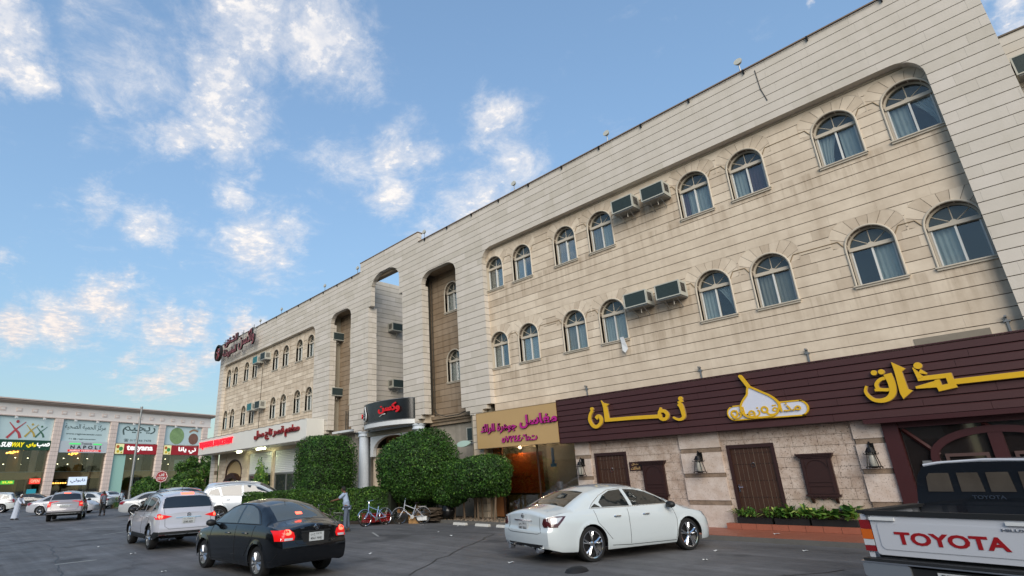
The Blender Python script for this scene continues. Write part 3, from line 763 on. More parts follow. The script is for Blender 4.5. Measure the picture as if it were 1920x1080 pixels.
# slot 2 ground floor: stained ledge mouldings, plaster wall
mb = MB(); mb.sweep([(-21.75, SB - .2, 4.5), (-18.05, SB - .2, 4.5)], [(0, 0), (.3, 0), (.3, -.12), (.2, -.16), (.2, -.28), (.1, -.32), (.1, -.42), (0, -.46)], up=(0, 0, 1))
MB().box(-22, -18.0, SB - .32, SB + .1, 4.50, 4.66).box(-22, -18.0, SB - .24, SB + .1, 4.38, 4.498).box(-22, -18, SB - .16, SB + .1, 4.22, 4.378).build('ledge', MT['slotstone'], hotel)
MT['plaster'] = mat('stained white plaster', '#958d80', .9, var=.35, scale=1.6, streak=.3)
MB().box(-22.2, -18.03, SB + .0, SB + .2, 0, 4.22).build('plaster_wall', MT['plaster'], hotel); MB().box(-31.9, -27.6, SB + .0, SB + .2, 0, 4.5).build('plaster_wall', MT['plaster'], hotel)
MB().box(-30.9, -28.3, F + .3, SB, 4.5, 4.62).build('bay_floor', MT['white'], hotel)
# entrance between the columns
mb = MB()
mb.box(-26.9, -22.6, F + 1.6, F + 1.7, 0, 4.3)
mb.build('entrance_wall', mat('ochre entrance wall', '#9a6f46', .8, var=.15), hotel)
arch = [(-26.7, 4.4), (-26.7, 2.95)] + [(-26.4 + .0, 2.95)] + [(-24.65 - 1.75*math.cos(R(a)), 3.25 + .75*math.sin(R(a))) for a in range(0, 181, 12)] + [(-22.9, 2.95), (-22.6, 2.95), (-22.6, 4.4)]
MB().prism(arch, F + .35, F + .55).build('entrance_arch', MT['white'], hotel)
MB().box(-26.75, -26.35, F + .6, F + 1.5, .1, 3.4).build('entrance_jamb', MT['panel'], hotel); MB().box(-22.95, -22.55, F + .6, F + 1.5, .1, 3.4).build('entrance_jamb', MT['panel'], hotel)
MB().box(-25.6, -23.7, F + 1.55, F + 1.59, .1, 2.4).build('entrance_door', MT['doorwood'], hotel)
MB().box(-28.2, -22.2, F + .3, F + 8, 4.3 - .02, 4.31).build('entrance_ceiling', MT['white'], hotel)
# canopy behind the curved sign
cpts = [(-26.65, F + .3)] + [(-24.4 - 2.25*math.cos(R(a)), F + .1 - .82*math.sin(R(a))) for a in range(0, 181, 10)] + [(-22.15, F + .3)]
MB().prism(cpts, 4.38, 4.62, axis='z').build('canopy', MT['white'], hotel)
# left wing ground floor: wall, arched doorway, roller shutters
gy = F + .36
gw = MB(); V, Fc = solid(clip(-50.2, -32.3, 0, 4.4, [op(-48.3, -45.0, .1, 3.6, 1.5, 1.0), op(-43.7, -39.6, .1, 3.95), op(-39.1, -35.4, .1, 3.95)], 10), gy, gy + .25)
gw.add(V, Fc); gw.build('shop_wall', MT['panel'], hotel)
for (a, b) in ((-43.7, -39.6), (-39.1, -35.4)):
    z = 2.42
    while z < 3.9:
        MB().prism([(gy + .07, z), (gy + .055, z + .05), (gy + .07, z + .118), (gy + .10, z + .118), (gy + .10, z)], a + .03, b - .03, axis='x').build('shutter_slat', MT['white'], hotel); z += .122
    MB().box(a, b, gy + .10, gy + .12, .1, 2.42).build('shop_glass', glass_mat('shop glass', (.6, .68, .66), .03, .3, base=(.1, .12, .12)), hotel)
    MB().box(a, b, gy + .06, gy + .14, 2.3, 2.42).box(a, a + .1, gy + .06, gy + .14, .1, 2.3).box(b - .1, b, gy + .06, gy + .14, .1, 2.3).box((a+b)/2 - .04, (a+b)/2 + .04, gy + .06, gy + .14, .1, 2.3).build('shop_frame', MT['steel'], hotel)
    m = MB()
    for i in range(16): m.box(a + .15 + i*(b-a-.3)/16, a + .17 + i*(b-a-.3)/16, gy + .2, gy + .22, .1, 2.3)
    m.build('vertical_blind', MT['curtain'], hotel)
MB().box(-50, -32.4, gy + 1.2, gy + 1.3, 0, 4.4).build('shop_back', MT['bldcore'], hotel)
# quoins with joints on the piers between the shutters
for xa, xb in ((-49.9, -48.45), (-44.9, -43.8), (-39.5, -39.2), (-35.3, -33.2)):
    slab_wall(xa, xb, .1, 3.95, gy - .05, gy, [], MT['panel'], hotel, seed=int(-xa), gap=.05)
# arched doorway infill
pts = [(-48.25, 1.9)] + [(-46.65 - 1.6*math.cos(R(a)), 2.6 + .98*math.sin(R(a))) for a in range(0, 181, 12)] + [(-45.05, 1.9)]
MB().prism(pts, gy + .16, gy + .2).build('tympanum', mat('cream mural plaster', '#b09870', .7, var=.2), hotel)
MB().sweep([(-48.3, gy - .02, .1), (-48.3, gy - .02, 2.6)] + [(-46.65 - 1.65*math.cos(R(a)), gy - .02, 2.6 + 1.02*math.sin(R(a))) for a in range(0, 181, 12)] + [(-45.0, gy - .02, 2.6), (-45.0, gy - .02, .1)], [(-.05, -.04), (.05, -.04), (.05, .05), (-.05, .05)]).build('arch_trim', MT['shutterwood'], hotel)
MB().prism([(-48.4, 1.85), (-48.1, 2.1), (-47.3, 2.5), (-46.65, 2.62), (-46.0, 2.5), (-45.2, 2.1), (-44.9, 1.85), (-45.3, 1.8), (-46.0, 2.15), (-46.65, 2.25), (-47.3, 2.15), (-48.0, 1.8)], gy - .25, gy + .1).build('porch_hood', MT['shutterwood'], hotel)
MB().box(-48.1, -47.5, gy + .05, gy + .14, .1, 1.9).box(-45.8, -45.2, gy + .05, gy + .14, .1, 1.9).build('porch_pilaster', MT['white'], hotel)
MB().box(-47.45, -45.85, gy + .16, gy + .2, .1, 1.95).build('shop_door', MT['doorwood'], hotel)
# lower neighbouring wing set back on the right
slab_wall(XR + .0, 16, 4, 14.137, F + 4.86, F + 4.89, [], MT['skin'], hotel, seed=61)
MB().box(XR - .01, 16, F + 4.89, F + 14, 0, 14.13).build('rear_wing', MT['mortar'], hotel)
MB().box(XR - .02, 16, F + 4.82, F + 5.1, 14.14, 14.19).build('parapet_coping', MT['mortar'], hotel)
MB().box(-2.33, -.93, PN - .012, PN - .004, 4.44, 4.66).build('blank_panel', mat('grey cement patch', '#7d7568', .9, var=.2), hotel)
# cracked line + cables on the facade
mb = MB(); mb.tube([(-4.02, F - .012, 13.95), (-4.0, F - .012, 13.2), (-3.9, F - .012, 12.7)], .012, 5)
mb.build('facade_cable', MT['blackmetal'], hotel)
mb = MB(); mb.tube([(-21.75, F + .85, 12.2), (-21.72, F + .85, 5.4), (-21.6, F + .8, 5.1), (-21.0, F + .5, 4.72), (-20.3, F + .45, 4.55), (-19.4, F + .45, 4.55), (-18.5, F + .4, 4.72)], .025, 6)
mb.tube([(-21.85, F + .88, 12.2), (-21.85, F + .88, .2)], .04, 6); mb.tube([(-21.62, F + .9, 12.0), (-21.62, F + .9, .3)], .022, 6)
mb.tube([(-27.9, F + 1.1, 13.9), (-27.9, F + 1.08, 10.0), (-27.88, F + .9, 8.7), (-27.9, F + .8, 7.9)], .035, 6)
mb.tube([(-42.1, PN - .03, 10.6), (-42.1, PN - .03, 5.4)], .02, 5); mb.tube([(-30.3, F + .9, 5.9), (-30.3, F + .9, 4.6)], .03, 6); mb.tube([(-30.05, F + .9, 5.9), (-30.05, F + .9, 4.6)], .03, 6)
mb.build('drain_pipe', MT['pipe'] if False else mat('dark service pipe', '#3c3830', .7), hotel)
flush_slabs(300)

# air conditioners --------------------------------------------------------
def ac_unit(name, label, loc, rz, w=.86, h=.52, d=.52, coil='acdark', wall=0):
    t = thing(name, label, 'air conditioner', loc, rz, 'window air conditioners on the facade')
    # local: y=0 wall plane, body towards -y
    b = MB().box(-w/2, w/2, -d, 0, 0, h); bo = b.build('body', MT['acwhite']); bo.parent = t
    f = MB(); e = .035
    f.box(-w/2 - .004, w/2 + .004, -d - .02, -d - .002, 0, e).box(-w/2 - .004, w/2 + .004, -d - .02, -d - .002, h - e, h).box(-w/2 - .004, -w/2 + e, -d - .02, -d - .002, e, h - e).box(w/2 - e, w/2 + .004, -d - .02, -d - .002, e, h - e)
    o = f.build('front_frame', MT['acwhite']); o.parent = t
    g = MB().box(-w/2 + e, w/2 - e, -d - .006, -d - .001, e, h - e)
    for i in range(1, 14): zz_ = e + (h-2*e)*i/14; g.box(-w/2 + e, w/2 - e, -d - .012, -d - .007, zz_ - .004, zz_ + .004)
    o = g.build('coil', MT[coil]); o.parent = t
    for sx in (-1, 1):
        s = MB()
        for i in range(9): yy = -d + .08 + i*.035; s.box(*sorted((sx*(w/2 + .001), sx*(w/2 + .008))), yy, yy + .014, h*.25, h*.85)
        o = s.build('side_louvres', MT['dkbrown']); o.parent = t; o['kind'] = 'stuff'
    k = MB().box(-w/2 + .03, w/2 - .03, -d + .02, 0, -.035, -.003).tube([(-w/4, -.02, -.3), (-w/4, -d + .1, -.03)], .014, 4).tube([(w/4, -.02, -.3), (w/4, -d + .1, -.03)], .014, 4)
    o = k.build('bracket', MT['steel']); o.parent = t
    p = MB().tube([(.05, -d*.55, -.02), (.05, -d*.55, -.22)], .016, 6); o = p.build('drip_pipe', MT['pipe']); o.parent = t
    return t
ACS = [((-9.18, PN, 10.93), 'acdark', 'left of the two grey window air conditioners on the top floor of the near wing'),
       ((-7.97, PN, 10.93), 'acdark', 'black coiled window air conditioner nearest the fourth top floor arch, right one of its pair'),
       ((-9.25, PN, 7.22), 'acdark', 'left of the two green tinted air conditioners on the middle floor of the near wing'),
       ((-8.05, PN, 7.22), 'acdark', 'larger right hand green tinted air conditioner on the middle floor of the near wing')]
for i, (l, c, lb) in enumerate(ACS): ac_unit('air_conditioner', lb, l, 0, coil=c)
LAC = [((-42.55, PN, 10.9), 'acteal', 'teal fronted air conditioner on the top floor of the far wing'), ((-41.1, PN, 10.95), 'acdark', 'pale air conditioner with dark grille right of the teal one on the far wing'),
       ((-43.0, PN, 7.2), 'acteal', 'left teal air conditioner on the middle floor of the far wing'), ((-41.5, PN, 7.2), 'acdark', 'grey air conditioner right of the teal one on the middle floor of the far wing')]
for l, c, lb in LAC: ac_unit('air_conditioner', lb, l, 0, w=.95, h=.58, coil=c)
ac_unit('air_conditioner', 'upper weathered air conditioner on the court side wall seen through the tall arch', (-27.94, F + 2.9, 10.75), R(90))
ac_unit('air_conditioner', 'lower weathered air conditioner on the court side wall just above the black curved sign', (-27.94, F + 2.9, 7.1), R(90))
ac_unit('air_conditioner', 'upper dark air conditioner inside the recessed bay of the far wing', (-31.37, F + .62, 10.55), R(90), d=.45)
ac_unit('air_conditioner', 'lower dark air conditioner inside the recessed bay of the far wing', (-31.37, F + .62, 6.9), R(90), d=.45)
ac_unit('air_conditioner', 'pale air conditioner on the set back wing at the top right corner', (1.72, F + 4.86, 12.45), 0, w=.75, h=.62)
# spill stains live in the stone material; small fixings
def bracket_arm(loc, label):
    t = MB().box(-.02, .02, -.04, 0, 0, .42).box(-.06, .06, -.05, -.01, .30, .34).box(-.02, .02, -.16, 0, .40, .44).build('sign_stay', MT['steel']); t.location = loc
    tag(t, label, 'bracket', 'steel stays above the restaurant board')
for i, x in enumerate((-12.0, -7.68, -4.65, -.62)):
    bracket_arm((x, PN, 4.42), ['steel stay above the left end of the maroon board near the tan sign', 'steel stay on the stone above the gap left of the pot logo', 'steel stay on the stone just right of the pot logo', 'steel stay on the stone above the far right end of the maroon board'][i])
# dangling white cloth at a window
cl = MB().add([(0, 0, 0), (.14, -.02, .0), (.2, -.03, -.2), (.26, -.02, -.46), (.16, -.05, -.6), (.06, -.05, -.5), (.04, -.02, -.25)], [(0, 1, 2, 6), (6, 2, 3, 5), (5, 3, 4)])
c = cl.build('hanging_cloth', MT['white']); c.location = (-10.28, PN - .09, 6.36); md = c.modifiers.new('t', 'SOLIDIFY'); md.thickness = .02
tag(c, 'white cloth hanging over a middle floor window sill', 'cloth')
# roof lamps (round floodlight backs on the parapet)
def roof_lamp(x, y, z, lb):
    t = thing('roof_floodlight', lb, 'floodlight', (x, y, z), 0, 'round floodlights along the roof edge')
    o = MB().tube([(0, 0, -.2), (0, 0, .25)], .02, 6).build('post', MT['steel']); o.parent = t
    o = MB().lathe([(.02, -.08), (.09, -.05), (.13, .03), (.13, .055)], 16, Matrix.Translation((0, 0, .32)) @ Matrix.Rotation(R(75), 4, 'X')).build('lamp_head', MT['acwhite'], smooth=True); o.parent = t
for i, (x, lb) in enumerate(((-9.55, 'round floodlight on the roof edge left of the highest parapet bracket'), (-4.45, 'round floodlight on the roof edge nearest the right end of the hotel'), (-14.55, 'round floodlight on the roof edge above the second pair of windows'), (-21.2, 'floodlight on the roof just right of the raised parapet'), (-28.0, 'floodlight on the roof just left of the raised parapet'), (-32.2, 'floodlight on the far wing roof, next left from the raised parapet'), (-39.0, 'floodlight midway along the far wing roof'), (-43.0, 'floodlight on the far wing roof above the roof lettering'))):
    roof_lamp(x, F + .15, ZT + .2, lb)

# ------------------------------------------------------------------ lettering
FORMS = {}
def _reg(ch, base, dual): FORMS[ch] = (base, dual)
for ch, base, dual in (('ا',0xFE8D,0),('أ',0xFE83,0),('ب',0xFE8F,1),('ة',0xFE93,0),('ت',0xFE95,1),('ث',0xFE99,1),('ج',0xFE9D,1),('ح',0xFEA1,1),('خ',0xFEA5,1),('د',0xFEA9,0),('ذ',0xFEAB,0),('ر',0xFEAD,0),('ز',0xFEAF,0),('س',0xFEB1,1),('ش',0xFEB5,1),('ص',0xFEB9,1),('ض',0xFEBD,1),('ط',0xFEC1,1),('ظ',0xFEC5,1),('ع',0xFEC9,1),('غ',0xFECD,1),('ف',0xFED1,1),('ق',0xFED5,1),('ك',0xFED9,1),('ل',0xFEDD,1),('م',0xFEE1,1),('ن',0xFEE5,1),('ه',0xFEE9,1),('و',0xFEED,0),('ى',0xFEEF,0),('ي',0xFEF1,1),('ئ',0xFE89,1)):
    _reg(ch, base, dual)
def shape(s):
    out = []
    for i, ch in enumerate(s):
        if ch == 'ـ': out.append(ch); continue
        if ch not in FORMS: out.append(ch); continue
        base, dual = FORMS[ch]
        prev = i > 0 and (s[i-1] == 'ـ' or (s[i-1] in FORMS and FORMS[s[i-1]][1]))
        nxt = dual and i + 1 < len(s) and (s[i+1] in FORMS or s[i+1] == 'ـ')
        out.append(chr(base + ((3 if prev else 2) if nxt else (1 if prev else 0))))
    # digits keep their own left-to-right order
    r = out[::-1]; res = []; i = 0
    while i < len(r):
        if r[i].isdigit():
            j = i
            while j < len(r) and r[j].isdigit(): j += 1
            res += r[i:j][::-1]; i = j
        else: res.append(r[i]); i += 1
    return ''.join(res)
def text_mesh(s, depth=.02, weight=0, arabic=False, shear=0, spacing=1):
    c = bpy.data.curves.new('tmp', 'FONT'); c.body = shape(s) if arabic else s
    c.extrude = depth/2 if depth else 0; c.offset = weight; c.resolution_u = 3; c.shear = shear; c.space_character = spacing
    o = bpy.data.objects.new('tmp', c); COL.objects.link(o)
    dg = bpy.context.evaluated_depsgraph_get(); me = bpy.data.meshes.new_from_object(o.evaluated_get(dg))
    bpy.data.objects.remove(o); bpy.data.curves.remove(c)
    return me
def frame_face(o, right, out):
    # local (x right, y up, z out) -> world
    r = Vector(right).normalized(); n = Vector(out).normalized(); u = n.cross(r)
    return Matrix(((r.x, u.x, n.x, o[0]), (r.y, u.y, n.y, o[1]), (r.z, u.z, n.z, o[2]), (0, 0, 0, 1)))
def lettering(name, s, FR, x0, x1, y0, y1, m, parent, depth=.03, z=0, weight=.01, arabic=False, shear=0, spacing=1, edge=None):
    me = text_mesh(s, 1.0, weight, arabic, shear, spacing)
    co = np.empty(len(me.vertices)*3); me.vertices.foreach_get('co', co); co = co.reshape(-1, 3)
    mn, mx_ = co.min(0), co.max(0)
    co[:, 0] = x0 + (co[:, 0]-mn[0])/(mx_[0]-mn[0])*(x1-x0); co[:, 1] = y0 + (co[:, 1]-mn[1])/(mx_[1]-mn[1])*(y1-y0)
    co[:, 2] = z + (co[:, 2]-mn[2])/(mx_[2]-mn[2])*depth
    A = np.array(FR); co = co @ A[:3, :3].T + A[:3, 3]
    me.vertices.foreach_set('co', co.reshape(-1)); me.materials.clear(); me.materials.append(m)
    for p in me.polygons: p.material_index = 0
    if edge:
        me.materials.append(edge); nn = Vector(A[:3, 2])
        for p in me.polygons:
            if abs(p.normal.dot(nn)) < .5: p.material_index = 1
    me.name = name
    return link(name, me, parent)
JIT = [0]
def jit(d):
    JIT[0] = (JIT[0] + 1) % 11
    return d + JIT[0]*.0009
def stroke(mb, pts, w, FR, d0, d1, n=1, closed=False):
    d1 = jit(d1)
    # flat ribbon letter stroke with thickness; pts in face coords
    P = [Vector((p[0], p[1], 0)) for p in pts]
    if len(P) > 2 and n > 1:      # Catmull-Rom smoothing
        Q = []
        L = len(P)
        for i in range(L if closed else L-1):
            a, b, c, d = (P[(i-1) % L], P[i], P[(i+1) % L], P[(i+2) % L]) if closed else (P[max(i-1, 0)], P[i], P[i+1], P[min(i+2, L-1)])
            for k in range(n):
                t = k/n; Q.append(.5*((2*b) + (c-a)*t + (2*a-5*b+4*c-d)*t*t + (3*b-a-3*c+d)*t**3))
        if not closed: Q.append(P[-1])
        P = Q
    m = len(P); vs = []
    for i, p in enumerate(P):
        t = (P[(i+1) % m] - P[i-1]) if closed else (P[min(i+1, m-1)] - P[max(i-1, 0)])
        t.normalize(); nn = Vector((-t.y, t.x, 0))
        ww = w if isinstance(w, (int, float)) else w[0] + (w[1]-w[0])*i/(m-1)
        for s, d in ((-1, d0), (1, d0), (1, d1), (-1, d1)): q = p + nn*s*ww/2; vs.append((q.x, q.y, d))
    fs = []
    for i in range(m if closed else m-1):
        j = (i+1) % m
        for k in range(4): fs.append((i*4+k, i*4+(k+1) % 4, j*4+(k+1) % 4, j*4+k))
    if not closed: fs += [(3, 2, 1, 0), ((m-1)*4, (m-1)*4+1, (m-1)*4+2, (m-1)*4+3)]
    mb.add(vs, fs, FR)
def disc(mb, c, r, FR, d0, d1, n=20, rin=0):
    d1 = jit(d1)
    if rin:
        vs = []
        for k in range(n):
            a = 2*PI*k/n
            for rr_, d in ((rin, d0), (r, d0), (r, d1), (rin, d1)): vs.append((c[0]+rr_*math.cos(a), c[1]+rr_*math.sin(a), d))
        mb.add(vs, [(i*4+k, i*4+(k+1) % 4, ((i+1) % n)*4+(k+1) % 4, ((i+1) % n)*4+k) for i in range(n) for k in range(4)], FR)
    else:
        vs = [(c[0]+r*math.cos(2*PI*k/n), c[1]+r*math.sin(2*PI*k/n), d) for d in (d0, d1) for k in range(n)]
        mb.add(vs, [tuple(reversed(range(n))), tuple(range(n, 2*n))] + [(i, (i+1) % n, n+(i+1) % n, n+i) for i in range(n)], FR)
def poly(mb, pts, FR, d0, d1):
    d1 = jit(d1)
    n = len(pts); vs = [(p[0], p[1], d0) for p in pts] + [(p[0], p[1], d1) for p in pts]
    mb.add(vs, [tuple(range(n)), tuple(range(n, 2*n))] + [(i, (i+1) % n, n+(i+1) % n, n+i) for i in range(n)], FR)

# ------------------------------------------------------------------ maroon restaurant board
BF = 17.24                                    # face of the board
board = thing('restaurant_signboard', 'long maroon plank board with gold Arabic lettering over the restaurant', 'sign', (-6, 17.4, 2.8))
rows = 8; zt, zb_ = 4.385, 2.80; ph = (zt - zb_)/rows
for k in range(rows):
    x = -13.06; r_ = random.Random(k)
    first = True
    while x < 1.9:
        w = 3.0 + (r_.uniform(-1.6, 0) if first else 0); first = False
        x1 = min(x + w, 1.9); z0 = zb_ + k*ph
        MB().prism([(BF + .05, z0 + .004), (BF, z0 + .012), (BF, z0 + ph - .028), (BF + .022, z0 + ph - .012), (BF + .05, z0 + ph - .012)], x + .003, x1 - .003, axis='x').build('plank', MT['plank'], board)
        x = x1
MB().box(-13.06, 1.9, BF + .05, BF + .26, zb_ + .002, zt - .005).build('board_backing', MT['maroon'], board)
MB().box(-13.06, 1.9, BF - .015, BF + .05, zt - .004, zt + .03).box(-13.08, -13.062, BF - .01, BF + .26, zb_, zt + .03).build('board_trim', MT['maroon'], board)
MB().box(-3.7, 1.9, BF - .02, F + .3, zb_ - .11, zb_ - .002).build('soffit', MT['maroon'], board)
FB = frame_face((0, BF, 0), (1, 0, 0), (0, -1, 0))
def goldset(name, draw):
    a = MB(); draw(a, .045, .085, 0); o = a.build(name, MT['gold'], board)
    b = MB(); draw(b, .0, .044, .018); b.build('letter_return', MT['golddark'], o)
goldset('letter_zay', lambda m, a, b, g: (disc(m, (-8.2, 3.872), .068 + g*.4, FB, a, b), stroke(m, [(-8.27, 3.73), (-8.215, 3.62), (-8.19, 3.42), (-8.20, 3.30), (-8.30, 3.245), (-8.42, 3.26), (-8.54, 3.33)], (.15 + g, .05 + g), FB, a, b, 6), stroke(m, [(-8.30, 3.76), (-8.14, 3.80)], .06 + g, FB, a, b)))
goldset('letter_mim', lambda m, a, b, g: (stroke(m, [(-11.0, 3.468), (-9.93, 3.444), (-8.9, 3.40)], .115 + g, FB, a, b), stroke(m, [(-8.98, 3.44), (-8.93, 3.56), (-8.80, 3.55), (-8.71, 3.44), (-8.76, 3.32), (-8.88, 3.30), (-8.97, 3.36)], .10 + g, FB, a, b, 5, True), stroke(m, [(-8.93, 3.52), (-8.9, 3.68)], (.14 + g, .03 + g), FB, a, b)))
goldset('letter_alef', lambda m, a, b, g: (poly(m, [(-11.06 - g/2, 4.16 + g/2), (-10.98, 4.07), (-10.76 + g/2, 4.0), (-10.86 + g/2, 3.93), (-10.83 + g/2, 3.48), (-11.0 - g/2, 3.42), (-11.0 - g/2, 3.9)], FB, a, b)))
goldset('letter_nun', lambda m, a, b, g: (disc(m, (-11.48, 3.905), .062 + g*.4, FB, a, b), stroke(m, [(-11.46, 3.85), (-11.58, 3.70), (-11.62, 3.52), (-11.52, 3.33), (-11.36, 3.28), (-11.19, 3.38), (-11.15, 3.53), (-11.24, 3.63), (-11.35, 3.56)], (.10 + g, .13 + g), FB, a, b, 5)))
goldset('letter_qaf', lambda m, a, b, g: (disc(m, (-3.185, 3.896), .062 + g*.4, FB, a, b), disc(m, (-3.035, 3.896), .062 + g*.4, FB, a, b), stroke(m, [(-2.93, 3.83), (-2.90, 3.60), (-2.93, 3.38), (-3.04, 3.25), (-3.20, 3.21), (-3.34, 3.25), (-3.43, 3.36), (-3.46, 3.48), (-3.41, 3.60)], (.16 + g, .04 + g), FB, a, b, 5), stroke(m, [(-2.94, 3.74), (-3.09, 3.72), (-3.20, 3.62), (-3.19, 3.50), (-3.05, 3.455), (-2.94, 3.46)], .075 + g, FB, a, b, 4), stroke(m, [(-3.27, 3.48), (-2.95, 3.44)], .06 + g, FB, a, b)))
goldset('letter_alef', lambda m, a, b, g: poly(m, [(-2.79 - g/2, 4.10 + g/2), (-2.56 + g/2, 3.90), (-2.645 + g/2, 3.84), (-2.63 + g/2, 3.42), (-2.55 + g/2, 3.37), (-2.77 - g/4, 3.20 - g/2), (-2.80 - g/2, 3.34), (-2.78 - g/2, 3.86)], FB, a, b))
goldset('letter_dhal', lambda m, a, b, g: (disc(m, (-2.318, 3.93), .078 + g*.4, FB, a, b), stroke(m, [(-2.42, 3.90), (-2.34, 3.64)], (.02 + g, .12 + g), FB, a, b), stroke(m, [(-2.32, 3.80), (-2.20, 3.72)], (.10 + g, .03 + g), FB, a, b), stroke(m, [(-2.40, 3.625), (-1.80, 3.625)], .10 + g, FB, a, b), stroke(m, [(-1.84, 3.675), (-1.83, 3.40)], .12 + g, FB, a, b), stroke(m, [(-2.06, 3.56), (-2.05, 3.33)], .09 + g, FB, a, b), stroke(m, [(-2.48, 3.43), (-2.10, 3.46)], (.05 + g, .15 + g), FB, a, b), stroke(m, [(-2.10, 3.35), (-1.76, 3.40)], .12 + g, FB, a, b)))
goldset('letter_kashida', lambda m, a, b, g: stroke(m, [(-1.78, 3.47), (-.2, 3.47), (1.2, 3.46)], .12 + g, FB, a, b))
# pot shaped logo
logo = thing('pot_logo', 'white coffee pot logo with gold rim on the maroon board', 'logo', (-5.9, BF, 3.0)); logo_p = logo
def rnd_poly(pts, n=4):
    P = [Vector((a, b, 0)) for a, b in pts]; L = len(P); Q = []
    for i in range(L):
        a, b, c, d = P[i-1], P[i], P[(i+1) % L], P[(i+2) % L]
        for k in range(n): t = k/n; q = .5*((2*b)+(c-a)*t+(2*a-5*b+4*c-d)*t*t+(3*b-a-3*c+d)*t**3); Q.append((q.x, q.y))
    return Q
capsule = [(-6.62, 3.07)] + [(-6.66 - .21*math.sin(R(a)), 3.265 - .195*math.cos(R(a))) for a in range(10, 171, 20)] + [(-6.62, 3.46)] + [(-5.0, 3.43)] + [(-5.0 + .2*math.sin(R(a)), 3.235 + .195*math.cos(R(a))) for a in range(10, 171, 20)] + [(-5.0, 3.04)]
a = MB(); poly(a, capsule, FB, 0, .05); a.build('logo_base', MT['silverwhite'], logo)
a = MB(); stroke(a, capsule, .035, FB, .0, .065, 2, True); a.build('gold_rim', MT['gold'], logo)
pot = rnd_poly([(-6.14, 3.96), (-6.03, 3.90), (-5.85, 3.78), (-5.64, 3.64), (-5.50, 3.48), (-5.46, 3.34), (-5.52, 3.20), (-5.66, 3.10), (-5.95, 3.08), (-6.25, 3.10), (-6.40, 3.18), (-6.47, 3.32), (-6.44, 3.48), (-6.34, 3.62), (-6.23, 3.74), (-6.19, 3.88)])
a = MB(); poly(a, pot, FB, .03, .075); a.build('pot_body', MT['silverwhite'], logo)
a = MB(); stroke(a, pot, .05, FB, .02, .10, 1, True); a.build('gold_rim', MT['gold'], logo)
a = MB(); stroke(a, [(-6.30, 4.28), (-6.13, 3.93)], .09, FB, .02, .10); disc(a, (-6.305, 4.285), .045, FB, .02, .10); a.build('pot_spout', MT['gold'], logo)
lettering('logo_lettering', 'مذاق زمان', FB, -6.75, -4.95, 3.1, 3.42, MT['gold'], logo, .02, .075, .012, True)
a = MB(); disc(a, (-6.68, 3.25), .11, FB, .05, .08, 18, .06); disc(a, (-5.85, 3.28), .10, FB, .075, .1, 18, .05); disc(a, (-6.2, 3.2), .10, FB, .075, .1, 18, .06); a.build('scroll', MT['gold'], logo)

# ------------------------------------------------------------------ tan laundry sign
ts = thing('laundry_signboard', 'tan metal sign with magenta Arabic letters above the orange laundry shop', 'sign', (-15.2, 17.4, 2.85))
TF = 17.22
MB().box(-17.42, -13.10, TF, F + .1, 2.87, 4.33).build('sign_box', MT['tan'], ts)
FT = frame_face((0, TF, 0), (1, 0, 0), (0, -1, 0))
lettering('lettering', 'مغاسل', FT, -14.93, -13.05, 3.5, 4.02, MT['magenta'], ts, .07, .0, .035, True, edge=MT['magentaedge'])
lettering('lettering', 'جوهرة الرائد', FT, -17.15, -15.12, 3.42, 3.86, MT['magenta'], ts, .07, .0, .03, True, edge=MT['magentaedge'])
lettering('lettering', 'ت:٥٧٢٤٤٠٦', FT, -15.97, -14.1, 3.02, 3.28, MT['magenta'], ts, .05, .0, .03, True, edge=MT['magentaedge'])
MB().box(-17.44, -17.421, TF - .01, F + .1, 2.86, 4.34).box(-17.42, -13.10, TF - .01, TF + .01, 4.331, 4.35).box(-17.42, -13.1, TF - .01, TF + .01, 2.85, 2.869).build('sign_trim', MT['golddark'], ts)

# ------------------------------------------------------------------ laundry shop front
lf = thing('laundry_shop', 'glass fronted laundry shop with orange inner wall and ceiling spotlights', 'shop front', (-15, F, 0))
ly = F + .35
MB().box(-17.4, -12.72, ly + 3.4, ly + 3.5, .1, 3.0).build('rear_wall', mat('brown shop wall', '#5a3420', .8, var=.2), lf)
MB().box(-17.4, -16.75, ly, ly + .15, .1, 3.0).build('side_panel', mat('tan shop side panel', '#8a5a34', .7), lf)
OR = mat('orange laminate panel', '#b85216', .45, var=.08)
MB().box(-16.7, -14.75, ly + .25, ly + .30, 1.05, 2.62).build('orange_panel', OR, lf)
MB().box(-16.7, -14.75, ly + .24, ly + .30, .98, 1.04).build('panel_rail', MT['doorwood'], lf)
MB().box(-16.7, -14.85, ly + .26, ly + .31, .15, .975).build('cream_panel', mat('cream shop panel', '#a39158', .6), lf)
FL = frame_face((0, ly + .25, 0), (1, 0, 0), (0, -1, 0))
lettering('window_lettering', 'اغسل كل ملابسك', FL, -16.45, -15.35, 1.6, 1.82, MT['black'], lf, .006, .002, .0, True)
MB().box(-17.4, -12.72, ly, ly + 3.4, 3.0, 3.1).build('shop_ceiling', mat('dim shop ceiling', '#7a6a55', .8), lf)
MB().box(-17.4, -12.72, ly, ly + 3.4, .1, .14).build('shop_floor', MT['tile'], lf)
MB().box(-12.78, -12.7, ly, ly + 3.4, .1, 3.0).box(-17.4, -17.3, ly, ly + 3.4, .1, 3).build('side_wall', mat('dark wood wall', '#4a2f1c', .7, var=.2), lf)
MB().box(-14.6, -12.9, ly + 1.6, ly + 1.7, 2.1, 2.6).build('inner_fascia', mat('navy fascia', '#1c1f3c', .5), lf)
MB().box(-14.4, -12.95, ly + 1.5, ly + 1.59, 2.42, 2.62).build('blue_sign_strip', mat('blue grey sign strip', '#5c7896', .4, emit='#5c7896', estr=.15), lf)
